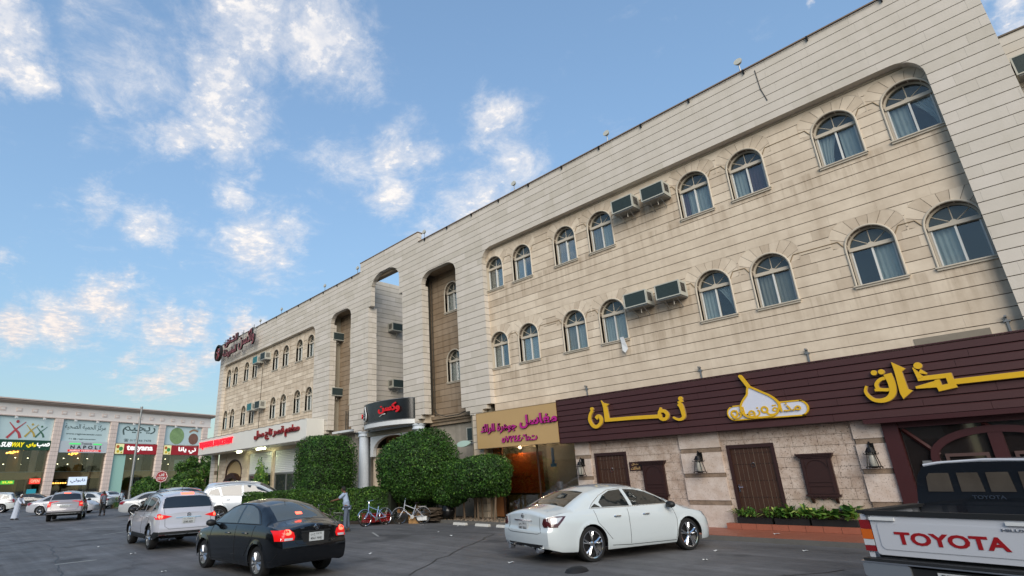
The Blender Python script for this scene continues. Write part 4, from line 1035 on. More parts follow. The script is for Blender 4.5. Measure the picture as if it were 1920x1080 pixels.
for x in (-14.4, -13.1):
    MB().box(x - .05, x + .05, ly + .5, ly + .55, 2.1, 2.75).box(x - .12, x + .12, ly + .48, ly + .56, 2.02, 2.14).build('hanger_sign', mat('blue hanger', '#2a63a0', .4), lf)
MT['spot'] = mat('spotlight', '#ffffff', .5, emit='#ffe6b8', estr=12)
for x, y in ((-16.1, .8), (-15.2, .6), (-14.9, 1.4), (-14.2, .8), (-13.9, 2.0), (-13.3, .7), (-13.2, 1.6), (-15.8, 2.0)):
    MB().lathe([(.05, 0), (.05, .012)], 12, Matrix.Translation((x, ly + y, 2.985))).build('downlight', MT['spot'], lf)
for x_, y_ in ((-15.8, .15), (-14.3, 1.2), (-13.7, 2.4)):
    ld = bpy.data.lights.new('shop_downlight', 'POINT'); ld.energy = 42; ld.color = (1, .78, .5); ld.shadow_soft_size = .08; lo = bpy.data.objects.new('shop_downlight', ld); COL.objects.link(lo); lo.location = (x_, ly + y_, 2.85); attach(lo, lf)
MB().box(-13.9, -13.2, ly + 2.2, ly + 2.8, .14, 1.05).build('counter', MT['doorwood'], lf)
MB().box(-13.8, -13.3, ly + .9, ly + 1.0, 1.0, 1.14).build('till_box', MT['white'], lf)
for x in (-14.6, -14.35): MB().lathe([(.025, .14), (.025, 1.15)], 8, Matrix.Translation((x, ly + .45, 0))).build('door_handle', MT['chrome'], lf)
MB().box(-16.72, -12.85, ly + .02, ly + .03, .15, 2.98).build('shop_window', glass_mat('shop front glass', (.9, .9, .88), .02, .0, refl=.8), lf)
MB().box(-16.75, -16.70, ly - .01, ly + .05, .1, 3).box(-14.78, -14.74, ly - .01, ly + .05, .1, 3).box(-12.86, -12.80, ly - .01, ly + .05, .1, 3).box(-16.7, -12.86, ly, ly + .05, .1, .15).build('shop_frame', MT['doorwood'], lf)

# ------------------------------------------------------------------ restaurant wall
rw = thing('restaurant_facade', 'travertine restaurant front with wooden doors, carved shutters and striped piers', 'restaurant front', (-7, F, 0))
WY = F + .06
def stonewall(x0, x1, z0, z1, y, m, seed, h=.30, ln=(.5, .9), holes=(), d=.04, gap=.008):
    r = random.Random(seed); z = z0; k = 0
    while z < z1 - .02:
        zb = min(z + h, z1); x = x0 - r.uniform(0, .5)
        while x < x1:
            w = r.uniform(*ln); a, b = max(x, x0), min(x + w - gap, x1); x += w
            if b - a < .03: continue
            q = clip(a, b, z, zb - gap, holes)
            if q:
                dd = r.uniform(-.004, .004)
                V, Fc = solid(q, y + dd, y + d); me = bpy.data.meshes.new('stone_block'); me.from_pydata(V, [], Fc); me.materials.append(m); link('stone_block', me, rw)
        z = zb; k += 1
D1, D2 = (-11.9, -10.62), (-7.28, -5.98)
holes = [op(D1[0], D1[1], 0, 2.40), op(D2[0], D2[1], 0, 2.40), op(-12.66, -12.04, 0, 2.75), op(-8.68, -7.43, 0, 2.75), op(-4.06, -3.42, 0, 2.75)]
stonewall(-12.72, -3.42, .10, 2.80, WY, MT['trav'], 71, .27, (.45, .8), holes)
MB().box(-12.72, -3.42, WY + .035, WY + .3, 0, 2.85).build('wall_core', MT['bldcore'], rw)
for (a, b, sd) in ((-12.66, -12.04, 1), (-8.68, -7.43, 2), (-4.06, -3.42, 3)):
    for (z0, z1, m, dy) in ((.10, .73, 'trav2', 0), (.73, .86, 'band', .02), (.86, 1.51, 'trav2', 0), (1.51, 1.63, 'band', .02), (1.63, 2.23, 'trav2', 0), (2.23, 2.36, 'band', .02), (2.36, 2.80, 'trav2', 0)):
        MB().box(a + dy, b - dy, WY - .07 + dy, WY + .035, z0 + .003, z1 - .003).build('pier_stone', MT[m], rw)
def door(a, b, lb):
    fr = MB(); fr.box(a, a + .09, WY - .02, WY + .12, .1, 2.40).box(b - .09, b, WY - .02, WY + .12, .1, 2.40).box(a + .09, b - .09, WY - .02, WY + .12, 2.30, 2.40)
    d = fr.build('door', MT['shutterwood'], rw); tag(d, lb)
    n = 9; w = (b - a - .18)/n
    for i in range(n): MB().box(a + .09 + i*w + .003, a + .09 + (i+1)*w - .003, WY + .03 + (i % 2)*.003, WY + .08, .12, 2.298).build('plank', MT['doorwood'], d)
    s = MB()
    for zz_ in (.55, .95, 1.4, 1.85, 2.15):
        for i in range(14): s.lathe([(.014, 0), (.010, .012), (0.001, .016)], 6, Matrix.Translation((a + .15 + i*(b-a-.3)/13, WY + .03, zz_)) @ Matrix.Rotation(R(90), 4, 'X'), cap=False)
    tag(s.build('door_stud', MT['blackmetal'], d), kind='stuff')
    k = MB(); xc = (a+b)/2; k.tube([(xc + .055*math.cos(2*PI*i/14), WY + .005, 1.82 + .055*math.sin(2*PI*i/14)) for i in range(14)], .009, 5, closed=True); k.lathe([(.03, 0), (.02, .02)], 10, Matrix.Translation((xc, WY + .03, 1.87)) @ Matrix.Rotation(R(90), 4, 'X')); k.build('knocker', MT['chrome'], d)
    h = MB().box(a + .14, a + .17, WY - .01, WY + .03, 1.1, 1.3).tube([(a + .155, WY + .01, 1.22), (a + .155, WY - .03, 1.22), (a + .27, WY - .03, 1.22)], .011, 6); h.build('handle', MT['chrome'], d)
door(D1[0], D1[1], 'plank door left of the brown plaque'); door(D2[0], D2[1], 'studded plank door behind the planters')
def shutter(x0, x1, lb):
    z0, z1 = 1.03, 2.06; w = x1 - x0; xc = (x0+x1)/2
    m = MB().box(x0 + .06, x1 - .06, WY - .09, WY - .002, z0, z1 - .12).box(x0 + .02, x1 - .02, WY - .12, WY - .002, z0 - .05, z0 - .001)
    o = m.build('shutter', MT['shutterwood'], rw); tag(o, lb)
    MB().box(x0 - .02, x1 + .02, WY - .17, WY - .002, z1 - .04, z1).box(x0 + .0, x1 - .0, WY - .14, WY - .002, z1 - .08, z1 - .042).box(x0 + .03, x1 - .03, WY - .115, WY - .002, z1 - .118, z1 - .082).build('cornice', MT['shutterwood'], o)
    f = MB()
    f.box(x0 + .08, x0 + .14, WY - .11, WY - .092, z0 + .02, z1 - .14).box(x1 - .14, x1 - .08, WY - .11, WY - .092, z0 + .02, z1 - .14)
    for zz_ in (z0 + .02, z0 + .20, z0 + .30): f.box(x0 + .142, x1 - .142, WY - .11, WY - .092, zz_, zz_ + .035)
    f.sweep([(xc + (w/2 - .17)*math.cos(R(a_)), WY - .1, z1 - .36 + .2*math.sin(R(a_))) for a_ in range(0, 181, 15)], [(-.012, -.01), (.012, -.01), (.012, .01), (-.012, .01)])
    f.build('carved_panel', MT['shutterwood'], o)
    g = MB()
    for sx in (x0 + .14, x1 - .14): g.prism([(WY - .10, z0 - .05), (WY - .10, z0 - .09), (WY - .05, z0 - .20), (WY - .002, z0 - .22), (WY - .002, z0 - .05)], sx - .03, sx + .03, axis='x')
    n = 12; pts = [(x0 + .17 + (w-.34)*i/n, z0 - .05 - .05 - .03*math.cos(4*PI*i/n)) for i in range(n+1)] + [(x1 - .17, z0 - .051), (x0 + .17, z0 - .051)]
    g.prism(pts, WY - .09, WY - .06); g.build('scalloped_apron', MT['shutterwood'], o)
shutter(-10.12, -9.25, 'carved shutter between plaque and lantern pier'); shutter(-5.45, -4.62, 'carved shutter right of the studded door')
pq = thing('plaque', 'small brown plaque with gold Arabic words beside the left door', 'plaque', (-10.33, WY - .02, 1.77))
MB().box(-10.55, -10.11, WY - .03, WY - .002, 1.77, 2.05).build('plate', MT['shutterwood'], pq)
FP = frame_face((0, WY - .03, 0), (1, 0, 0), (0, -1, 0))
lettering('lettering', 'مدخل', FP, -10.46, -10.2, 1.93, 2.02, MT['tan'], pq, .006, .0, .02, True); lettering('lettering', 'العائلات', FP, -10.5, -10.16, 1.80, 1.90, MT['tan'], pq, .006, 0, .02, True)
# lanterns
MT['lg'] = mat('frosted lantern glass', '#9a988e', .3, var=.1)
def lantern(x, lb):
    t = thing('wall_lantern', lb, 'lantern', (x, WY - .07, 1.645), 0, 'black iron lanterns on the stone piers'); t.scale = (1.2, 1.2, 1.15)
    m = MB(); m.box(-.05, .05, -.03, 0, .30, .52).tube([(0, -.02, .50), (0, -.12, .54), (0, -.17, .46)], .016, 6).tube([(0, -.01, .34), (0, -.10, .36), (0, -.16, .40)], .012, 6)
    o = m.build('wall_arm', MT['blackmetal']); o.parent = t
    c = MB(); T = Matrix.Translation((0, -.17, 0))
    c.lathe([(.05, .43), (.075, .38), (.10, .335), (.10, .325)], 10, T); c.lathe([(.02, .43), (.02, .47)], 8, T); c.lathe([(.09, .02), (.09, .035), (.05, .0)], 10, T)
    for k in range(4):
        a = PI/4 + k*PI/2; ca, sa = math.cos(a), math.sin(a)
        c.tube([(.07*ca, -.17 + .07*sa, .34), (.12*ca, -.17 + .12*sa, .12), (.135*ca, -.17 + .135*sa, .03), (.155*ca, -.17 + .155*sa, .0), (.165*ca, -.17 + .165*sa, .03)], .010, 5)
        c.tube([(.085*ca, -.17 + .085*sa, .28), (.14*ca, -.17 + .14*sa, .29), (.15*ca, -.17 + .15*sa, .32)], .008, 5)
    for zz_, rr_ in ((.29, .09), (.035, .13)): c.tube([(rr_*math.cos(2*PI*i/12), -.17 + rr_*math.sin(2*PI*i/12), zz_) for i in range(12)], .009, 5, closed=True)
    o = c.build('cage', MT['blackmetal']); o.parent = t
    g = MB().lathe([(.055, .04), (.075, .12), (.06, .26), (.045, .33)], 12, T); o = g.build('chimney_glass', MT['lg'], smooth=True); o.parent = t
LSC = 1.0
lantern(-12.36, 'black iron lantern on the narrow pier next to the laundry glass'); lantern(-8.06, 'black iron lantern on the wide pier between the two doors'); lantern(-3.74, 'black iron lantern on the pier at the maroon window frame')
# raised tiled step with planters
stp = struct(MB().box(-7.55, -2.4, 17.30, WY - .08, .12, .262).build('tiled_step', MT['kerb']))
x = -7.56
while x < -2.45:
    MB().box(x + .005, x + .395, 17.285, 17.298, .124, .272).build('step_tile', MT['tile'], stp, fix=False)
    MB().box(x + .005, x + .395, 17.30, WY - .082, .264, .274).build('step_tile', MT['tile'], stp, fix=False); x += .4
for i, (xa, xb, lb) in enumerate(((-7.25, -6.35, 'left black planter trough in front of the studded door'), (-6.28, -5.45, 'middle black planter trough beneath the door edge'), (-5.40, -4.40, 'right black planter trough with broad yellow green leaves'))):
    t = thing('planter', lb, 'planter', ((xa+xb)/2, 17.43, .275), 0, 'planter troughs on the tiled step')
    MB().box(xa, xb, 17.33, 17.33 + .18, .275, .43).build('trough', MT['black'], t)
    pm = MB(); r_ = random.Random(i + 40); CL = [(xa + .12 + (xb-xa-.24)*q_/2 + r_.uniform(-.05, .05), r_.uniform(.75, 1.15)) for q_ in range(3)]
    for k in range(120):
        cl_ = CL[k % 3]; bx, by = cl_[0] + r_.gauss(0, .07), r_.uniform(17.36, 17.48); an = r_.uniform(0, 2*PI); ln = r_.uniform(.22, .52)*cl_[1]*(1.2 if i == 2 else (.85 if i == 0 else 1)); el = r_.uniform(.25, 1.35); w = r_.uniform(.03, .06)*(1.7 if i == 2 else (.6 if i == 0 else 1.1))
        d = Vector((math.cos(an)*math.cos(el), math.sin(an)*math.cos(el), math.sin(el))); s = d.cross(Vector((0, 0, 1))).normalized(); b0 = Vector((bx, by, .42 + r_.uniform(0, .12)))
        p1 = b0 + d*ln*.5 + Vector((0, 0, .01)); p2 = b0 + d*ln + Vector((0, 0, -ln*.35))
        pm.add([b0, p1 + s*w, p2, p1 - s*w, p1 - Vector((0, 0, .008))], [(0, 1, 4), (1, 2, 4), (2, 3, 4), (3, 0, 4)])
    tag(pm.build('foliage', MT['planterleaf'], t, fix=False), kind='stuff')

# maroon timber window of the restaurant on the right
mw = thing('restaurant_window', 'large dark maroon timber window with arched tracery at the right', 'window', (0, F, 0))
wy = F + .02
FRM = MT['maroon']; MT['sash'] = mat('grey maroon sash', '#4c3a36', .4)
MB().box(-3.41, -3.1, wy - .1, wy + .2, .12, 2.80).build('side_post', FRM, mw)
MB().box(-3.09, 4.5, wy + .5, wy + .6, .1, 2.8).build('rear_panel', mat('dark curtain wall', '#170d0c', .8), mw)
MB().box(-3.1, 4.5, wy - .05, wy + .15, 2.56, 2.78).box(-3.1, 4.5, wy - .02, wy + .12, .12, .5).build('head_rail', FRM, mw)
for i, cx_ in enumerate((-1.45, 1.3, 4.0)):
    rad = 1.12
    MB().sweep([(cx_ - rad, wy + .03, .5)] + [(cx_ - rad*math.cos(R(a)), wy + .03, 1.85 + .55*math.sin(R(a))) for a in range(0, 181, 12)] + [(cx_ + rad, wy + .03, .5)], [(-.09, -.05), (.06, -.05), (.06, .05), (-.09, .05)]).build('arch_frame', FRM, mw)
    MB().box(cx_ - .12, cx_ + .12, wy - .01, wy + .08, .5, 2.36).build('centre_mullion', FRM, mw)
    MB().box(cx_ - .98, cx_ - .18, wy + .03, wy + .04, .5, 1.95).box(cx_ + .18, cx_ + .98, wy + .03, wy + .04, .5, 1.95).build('sash_frame', mat('grey maroon sash', '#4c3a36', .4), mw) if False else None
    for s_ in (-1, 1):
        a0, a1 = sorted((cx_ + s_*.2, cx_ + s_*.95))
        fm = MB(); 
        for (p, q, r0, r1) in ((a0, a1, 1.85, 1.92), (a0, a1, .55, .62), (a0, a0 + .06, .62, 1.85), (a1 - .06, a1, .62, 1.85)): fm.box(p, q, wy + .02, wy + .06, r0, r1)
        fm.build('sash_frame', MT['sash'], mw)
for s_ in (-2.84,):
    fm = MB()
    for (p, q, r0, r1) in ((s_, s_ + .34, 1.72, 1.78), (s_, s_ + .34, 1.0, 1.06), (s_, s_ + .05, 1.06, 1.72), (s_ + .29, s_ + .34, 1.06, 1.72)): fm.box(p, q, wy + .0, wy + .05, r0, r1)
    fm.build('sash_frame', MT['steel'], mw)
MB().box(-3.09, 4.5, wy + .08, wy + .09, .5, 2.56).build('pane', glass_mat('dark restaurant glass', (.35, .33, .33), .03, .5, base=(.03, .025, .025), refl=.9), mw)
m = MB()
for p, q in (((-2.5, 1.9), (-3.05, 2.52)), ((-1.45, 2.4), (-1.6, 2.55)), ((.1, 2.1), (-.1, 2.55))): m.tube([(p[0], wy + .05, p[1]), (q[0], wy + .05, q[1])], .05, 4)
m.build('tracery_bar', FRM, mw)

# ------------------------------------------------------------------ curved black sign over the hotel door
cs = thing('curved_hotel_sign', 'curved black sign with red Arabic letters and a white emblem over the hotel entrance', 'sign', (-24.4, F - 1, 4.62))
BLK = mat('black gloss sign', '#121314', .25, spec=.6)
def cp(a, r=1.0): return (-24.4 - 2.28*math.cos(a)*r, F + .1 - .84*math.sin(a)*r)
n = 28; vs = []; 
for i in range(n+1):
    x, y = cp(PI*i/n); vs += [(x, y, 4.64), (x, y, 5.66)]
fs = [(2*i, 2*i+2, 2*i+3, 2*i+1) for i in range(n)]
o = MB().add(vs, fs).build('sign_face', BLK, cs, smooth=True); 
vs = []
for i in range(n+1):
    x, y = cp(PI*i/n, .96); vs += [(x, y, 4.64), (x, y, 5.66)]
MB().add(vs, fs).build('sign_back', BLK, cs)
for zz_ in (4.63, 5.67): MB().tube([cp(PI*i/n, .99) + (zz_,) for i in range(n+1)], .02, 5).build('sign_edge', MT['steel'], cs)
MT['redled'] = mat('red sign letter', '#a01018', .4, emit='#ff1420', estr=.12)
def on_curve(a, w=1): 
    x, y = cp(a); x2, y2 = cp(a + .01); r = Vector((x2 - x, y2 - y, 0)).normalized(); nrm = Vector((r.y, -r.x, 0)); return frame_face((x, y, 0), r, nrm)
FC = on_curve(R(118)); lettering('lettering', 'وكسن', FC, -.85, .65, 4.98, 5.5, MT['redled'], cs, .06, .05, .03, True)
FC = on_curve(R(20)); lettering('lettering', 'WAKSN', FC, -.35, .3, 4.98, 5.22, MT['redled'], cs, .06, .03, .03)
FC = on_curve(R(52)); a = MB(); disc(a, (0, 5.03), .27, FC, .03, .07, 24); poly(a, [(-.17, 5.2), (0, 5.56), (.17, 5.2)], FC, .03, .07); a.build('emblem', MT['white'], cs)
a = MB(); disc(a, (0, 5.16), .05, FC, .07, .09, 12); stroke(a, [(-.12, 5.08), (0, 5.0), (.12, 5.10)], .04, FC, .07, .09); stroke(a, [(-.08, 4.84), (0, 5.0), (.08, 4.84)], .04, FC, .07, .09); disc(a, (0, 5.03), .23, FC, .069, .075, 24, .21); poly(a, [(-.09, 5.27), (0, 5.44), (.09, 5.27)], FC, .07, .078); a.build('emblem_figure', MT['black'], cs)
FC = on_curve(R(104)); a = MB(); stroke(a, [(-.3, 4.86), (-.1, 4.95), (.15, 4.97)], (.02, .05), FC, .05, .06, 4); a.build('swoosh', MT['white'], cs)

# ------------------------------------------------------------------ long white sign of the far wing
ls = thing('white_fascia_sign', 'long white fascia sign with red Arabic and glowing red Latin letters', 'sign', (-41, F - 1, 4.1))
SY = 16.3
WF = mat('white sign sheet', '#d2d0c8', .4, var=.06, scale=1)
MB().box(-51.0, -31.35, SY, F - .02, 4.16, 5.46).build('sign_box', WF, ls)
FS = frame_face((0, SY, 0), (1, 0, 0), (0, -1, 0))
b = MB()
for i in range(110): xx = -50.9 + i*.177; b.box(xx, xx + .06, SY - .03, SY - .001, 5.44 + .02*math.sin(i*.9), 5.47 + .02*math.sin(i*.9)); b.box(xx + .05, xx + .11, SY - .03, SY - .001, 4.15, 4.19)
tag(b.build('edge_bulbs', MT['dkbrown'], ls), kind='stuff')
RD = mat('dark red channel letter', '#7a1418', .4)
lettering('lettering', 'مطعم قصر تاج محل', FS, -39.0, -32.2, 4.55, 5.28, RD, ls, .12, .0, .03, True)
MT['redglow'] = mat('glowing red letter', '#d0101c', .4, emit='#ff1026', estr=.9)
lettering('lettering', 'TAJ MAHAL PALACE REST', FS, -50.7, -43.2, 4.62, 5.22, MT['redglow'], ls, .10, .0, .03)
m = MB().box(-40.2, -38.9, F - .6, F - .45, 4.06, 4.14); m.build('tube_lamp', mat('lit tube lamp', '#ffffff', .5, emit='#eaf0c0', estr=14), ls)
m = MB().box(-43.9, -43.4, F - .6, F - .4, 4.04, 4.14); m.build('tube_lamp', mat('lit lamp', '#ffffff', .5, emit='#eaf0c0', estr=14), ls)
# roof lettering of the far wing
rl = thing('roof_lettering', 'dark red and black Arabic roof lettering with a round emblem on the far wing', 'sign', (-46, F - .4, 12.5))
FR_ = frame_face((0, F - .45, 0), (1, 0, 0), (0, -1, 0))
EDG = MT['black']; RD2 = mat('faded red channel letter', '#7c3a3c', .5)
lettering('lettering', 'واكسن', FR_, -45.6, -42.3, 12.5, 13.9, RD2, rl, .14, .0, .02, True, edge=EDG)
lettering('lettering', 'للشقق', FR_, -49.0, -46.0, 13.35, 14.2, RD2, rl, .14, .0, .02, True, edge=EDG)
lettering('lettering', 'المفروشة', FR_, -49.2, -46.1, 12.35, 13.2, RD2, rl, .14, .0, .02, True, edge=EDG)
a = MB(); disc(a, (-50.3, 13.15), .75, FR_, 0, .25, 28, .62); a.build('emblem_ring', EDG, rl)
a = MB(); disc(a, (-50.3, 13.45), .14, FR_, 0, .2, 14); stroke(a, [(-50.75, 13.3), (-50.3, 13.1), (-49.85, 13.35)], .12, FR_, 0, .2); stroke(a, [(-50.6, 12.65), (-50.3, 13.1), (-50.0, 12.65)], .12, FR_, 0, .2); a.build('emblem_figure', RD2, rl)
a = MB()
for x in (-49.6, -47.5, -45.4, -43.2): a.box(x - .03, x + .03, F - .44, F - .1, 14.0, 14.06).box(x - .03, x + .03, F - .30, F - .26, 12.4, 14.3)
a.build('support_rail', MT['steel'], rl)
# hanging laundry sign / AC junk beside the bushes
sb = thing('round_bracket_sign', 'small round green and white bracket sign beside the stone pier', 'sign', (-18.3, F - .2, 3.1))
MB().lathe([(.42, -.05), (.42, .05)], 24, Matrix.Translation((-18.6, F - .05, 3.15)) @ Matrix.Scale(.34, 4, (0, 0, 1)) @ Matrix.Rotation(R(80), 4, 'X')).build('oval_board', mat('green white enamel', '#9db3a6', .4), sb)
MB().tube([(-18.2, F - .05, 3.15), (-17.95, F + .05, 3.15)], .02, 5).build('sign_arm', MT['steel'], sb)
ac_unit('air_conditioner', 'small dark air conditioner in the plaster wall left of the stone pier', (-18.75, SB, 3.3), 0, w=.8, h=.62, d=.3)

# ------------------------------------------------------------------ the mall across the square
MA = Vector((-92.77, 3.53, 0)); MD = Vector((-.317, .948, 0)).normalized(); MN = Vector((MD.y, -MD.x, 0))   # MN points to the camera side
FM = Matrix(((MD.x, -MN.x, 0, MA.x), (MD.y, -MN.y, 0, MA.y), (0, 0, 1, 0), (0, 0, 0, 1)))     # local: x along facade, y into building, z up
mall = thing('shopping_mall', 'long two storey glass fronted mall with pink stone pillars and a heavy cornice', 'building', (-98, 18, 0))
PK = mat('pinkish stone cladding', '#d2c0b6', .7, var=.14, scale=1.2, isl=.07); PK2 = mat('pale frieze render', '#ddd5cf', .75, var=.08); CRN = mat('brownish cornice', '#bba99f', .75, var=.1)
S0, S1 = -22.0, 32.7
def mbx(name, a, b, c, d, e, f, m, kind=None, parent=mall):
    o = MB().box(a, b, c, d, e, f, FM).build(name, m, parent); 
    if kind: o['kind'] = kind
    return o
mbx('frieze', S0, S1, -.1, 1.2, 11.32, 12.98, PK2)
mb = MB()
for (d, z0, z1) in ((.25, 12.98, 13.08), (.45, 13.082, 13.2), (.7, 13.202, 13.38), (.95, 13.382, 13.55)): mb.box(S0, S1 + d, -.1 - d, 1.2, z0, z1, FM)
mb.build('cornice', CRN, mall)
mbx('frieze_string', S0, S1 + .1, -.25, -.101, 11.30, 11.42, CRN)
s = .55 - 1.9*11
while s < S1 - .3:
    o = MB().box(s - .34, s + .34, -.16, -.101, 11.93, 12.42, FM).build('frieze_block', PK, mall); s += 1.9
    MB().box(s - 1.9 - .22, s - 1.9 + .22, -.19, -.161, 12.05, 12.30, FM).build('block_face', PK2, o)
s = S0
# pillars clad in tiles
for ps in (-20.6, -12.4, -1.0 - .0, 7.1, 14.95, 22.95, 31.1):
    mbx('pillar', ps + .03, ps + 1.02, -.28, 1.0, 0, 11.3, MT['mortar'])
    if ps < -5: mbx('pillar_cladding', ps, ps + 1.05, -.3, -.281, 0, 11.29, PK); continue
    z = .1; pm = MB()
    while z < 11.2:
        for (a, b) in ((0, .36), (.37, .68), (.69, 1.05)):
            MB().box(ps + a, ps + b - .012, -.32, -.281, z, z + .53, FM).build('pillar_tile', PK, mall)
        mb_ = MB().box(ps + 1.021, ps + 1.05, -.28, .3, z, z + .53, FM).box(ps, ps + .029, -.28, .3, z, z + .53, FM); pm.add(mb_.v, mb_.f)
        z += .56
    tag(pm.build('pillar_tile', PK, mall, fix=False), kind='stuff')
# upper printed panels
bays = [(-.0, 7.08), (8.2, 14.93), (16.05, 22.93), (24.05, 31.08)]
PB = mat('pale blue film panel', '#b9cccd', .35, var=.05, scale=.5)
for i, (a, b) in enumerate(bays): mbx('film_panel', a, b, .05, .1, 8.25, 11.29, PB)
for (a, b) in ((-11.3, -1.0), (-19.5, -12.5)): mbx('film_panel', a, b, .05, .1, 8.25, 11.29, PB)
FMF = frame_face(MA, MD, MN)
def mface(d=0): return frame_face(MA + MN*d, MD, MN)
F0 = mface(-.04)
def person_mark(name, cx_, cz, h, m):
    a = MB(); k = h/2.6
    disc(a, (cx_ + .05*k, cz + 1.1*k), .22*k, F0, 0, .02, 14)
    stroke(a, [(cx_ - 1.0*k, cz + .95*k), (cx_ - .45*k, cz + .35*k), (cx_ - .05*k, cz - .1*k), (cx_ + .45*k, cz - .6*k), (cx_ + .75*k, cz - 1.3*k)], (.10*k, .42*k), F0, 0, .02, 4)
    stroke(a, [(cx_ + 1.15*k, cz + 1.1*k), (cx_ + .5*k, cz + .45*k), (cx_, cz - .05*k), (cx_ - .5*k, cz - .7*k), (cx_ - 1.0*k, cz - 1.35*k)], (.08*k, .36*k), F0, .002, .024, 4)
    o = a.build(name, m, mall)
person_mark('figure_mark', 2.6, 9.65, 2.3, mat('red print', '#b0484c', .5)); person_mark('figure_mark', 4.45, 9.6, 1.75, mat('ochre print', '#b39a4c', .5)); person_mark('figure_mark', 5.65, 9.45, 1.55, mat('green print', '#3e6650', .5))
GRP = mat('grey green print', '#4b5a58', .5)
lettering('print_lettering', 'مركز الحمية الصحية', F0, 8.6, 14.4, 9.85, 10.75, GRP, mall, .01, 0, .0, True)
lettering('print_lettering', 'www.regimecenter.com', F0, 8.9, 13.9, 9.15, 9.45, GRP, mall, .01)
lettering('print_lettering', 'f t @ regimecenter', F0, 9.4, 13.2, 8.5, 8.75, GRP, mall, .01)
lettering('print_lettering', 'ريجيم', F0, 17.0, 22.4, 9.5, 10.9, GRP, mall, .01, 0, .01, True)
lettering('print_lettering', '☎ 017 266 7478', F0, 17.4, 21.9, 8.5, 8.95, GRP, mall, .01, 0, 0)
a = MB(); disc(a, (26.4, 9.7), 1.35, F0, 0, .02, 20); a.build('salad_print', mat('salad print', '#7f9a68', .5, var=.5, scale=2.5), mall)
a = MB(); disc(a, (29.6, 9.3), .95, F0, 0, .02, 12); a.build('dish_print', mat('dish print', '#7a5648', .5, var=.5, scale=2.5), mall)
a = MB(); stroke(a, [(28.7, 10.4), (29.5, 10.8), (30.4, 10.6)], .3, F0, 0, .02, 4); a.build('dish_print', mat('dish print', '#9a7a60', .5), mall)
# shop interiors
IN = mat('warm dark shop interior', '#3a2c20', .9, var=.5, scale=.6); IN2 = mat('cream mezzanine band', '#8d7d60', .8, var=.1); IN3 = mat('brown mezzanine band', '#8a6a50', .8, var=.1)
TEAL = mat('green frosted glass', '#9cc2b4', .4, var=.05)
for i, (a, b) in enumerate(bays + [(-11.3, -1.0), (-19.5, -12.5)]):
    mbx('interior_wall', a - .05, b + .05, 5.0, 5.2, .1, 8.2, IN); mbx('upper_floor', a, b, 1.0, 5.0, 3.9, 4.1, IN)
    mbx('mezzanine_band', a, b, .7, .9, 3.2, 4.1, IN2 if i != 1 else IN3); mbx('ceiling', a, b, .3, 5, 7.9, 8.1, mat('dark ceiling', '#2d2823', .9))
    r_ = random.Random(i); WARM = MT.setdefault('warmlamp', mat('warm pendant lamp', '#ffffff', .5, emit='#ffb040', estr=2.5)); PALE = MT.setdefault('palelamp', mat('pale ceiling lamp', '#ffffff', .5, emit='#fff3c8', estr=5))
    if i == 0 or i == 1 or i > 3:
        for k in range(16):
            ss, dd = a + (b-a)*(.45 + .045*(k % 8)) + r_.uniform(-.1, .1), 1.6 + (k // 8)*1.2 + .15*(k % 8); zz_ = 6.6 + .10*(k % 8) + r_.uniform(-.1, .1)
            o = MB().lathe([(.02, .10), (.13, .05), (.15, -.05), (.05, -.12)], 8, FM @ Matrix.Translation((ss, dd, zz_))).build('pendant_lamp', WARM, mall)
    for k in range(6):
        ss = a + (b-a)*(.15 + .13*k); o = MB().lathe([(.09, 0), (.09, .05)], 8, FM @ Matrix.Translation((ss, 1.5 + .4*(k % 3), 5.2 + (k % 2)*.8))).build('spot_lamp', PALE, mall)
    if i == 0:
        for k in range(9): MB().box(.8 + k*.28, .8 + k*.28 + .2, 1.4 + k*.15, 1.8 + k*.15, 6.95 + k*.05, 7.0 + k*.05, FM).build('ceiling_strip', PALE, mall)
    for k in range(7):
        if i in (0, 1): mbx('counter_lamp', a + .4 + k*.32, a + .4 + k*.32 + .18, 1.2, 1.3, 2.55, 2.72, WARM)
    mbx('furniture', a + .6, a + (b-a)*.45, 2.4, 3.2, .1, 1.3, mat('dark furniture', '#241a14', .8)); mbx('partition', a + (b-a)*.6, a + (b-a)*.66, 1.6, 4.8, .1, 7.8, mat('ochre partition', '#7a5c30', .8, var=.2))
    mbx('transom_rail', a, b, .20, .26, 4.12, 4.2, MT['steel'])
    g = mbx('shop_glass', a, b, .12, .14, .1, 8.2, MT.setdefault('mallglass', glass_mat('mall glass', (.9, .92, .88), .03, .0, refl=.55)))
mbx('frosted_panel', 16.1, 18.1, .06, .11, .1, 6.6, TEAL)
# corner bay: stone inner wall with a window
mbx('stone_inner_wall', 26.3, 30.9, 1.0, 1.2, .1, 6.6, mat('inner stone wall', '#8d7f74', .8, var=.2, isl=.1)); mbx('inner_window', 27.1, 29.7, .9, .98, 4.0, 5.9, mat('pale inner window', '#a9b4ac', .4, var=.3, scale=2)); mbx('inner_window_dark', 28.7, 29.6, .86, .89, 4.1, 5.8, MT['dark'])
mbx('glass_side', 29.9, 30.9, .3, .32, .1, 6.6, mat('grey green glass', '#6f7a70', .3))
mbx('mall_body', S0, S1 - .2, 5.2, 14, 0, 13.2, PK2); mbx('side_wall', S1 - .9, S1 - .3, 1.0, 5.2, 0, 11.3, PK)
# small floodlights under the frieze
for ss in (2.1, 5.5, 9.6, 12.7, 18.3, 21.8, 25.6, 29.6):
    o = MB().box(ss - .14, ss + .14, -.75, -.5, 11.0, 11.2, FM).tube([FM @ Vector((ss, -.6, 11.2)), FM @ Vector((ss, -.2, 11.35))], .03, 5).build('floodlight', MT['white'], mall)
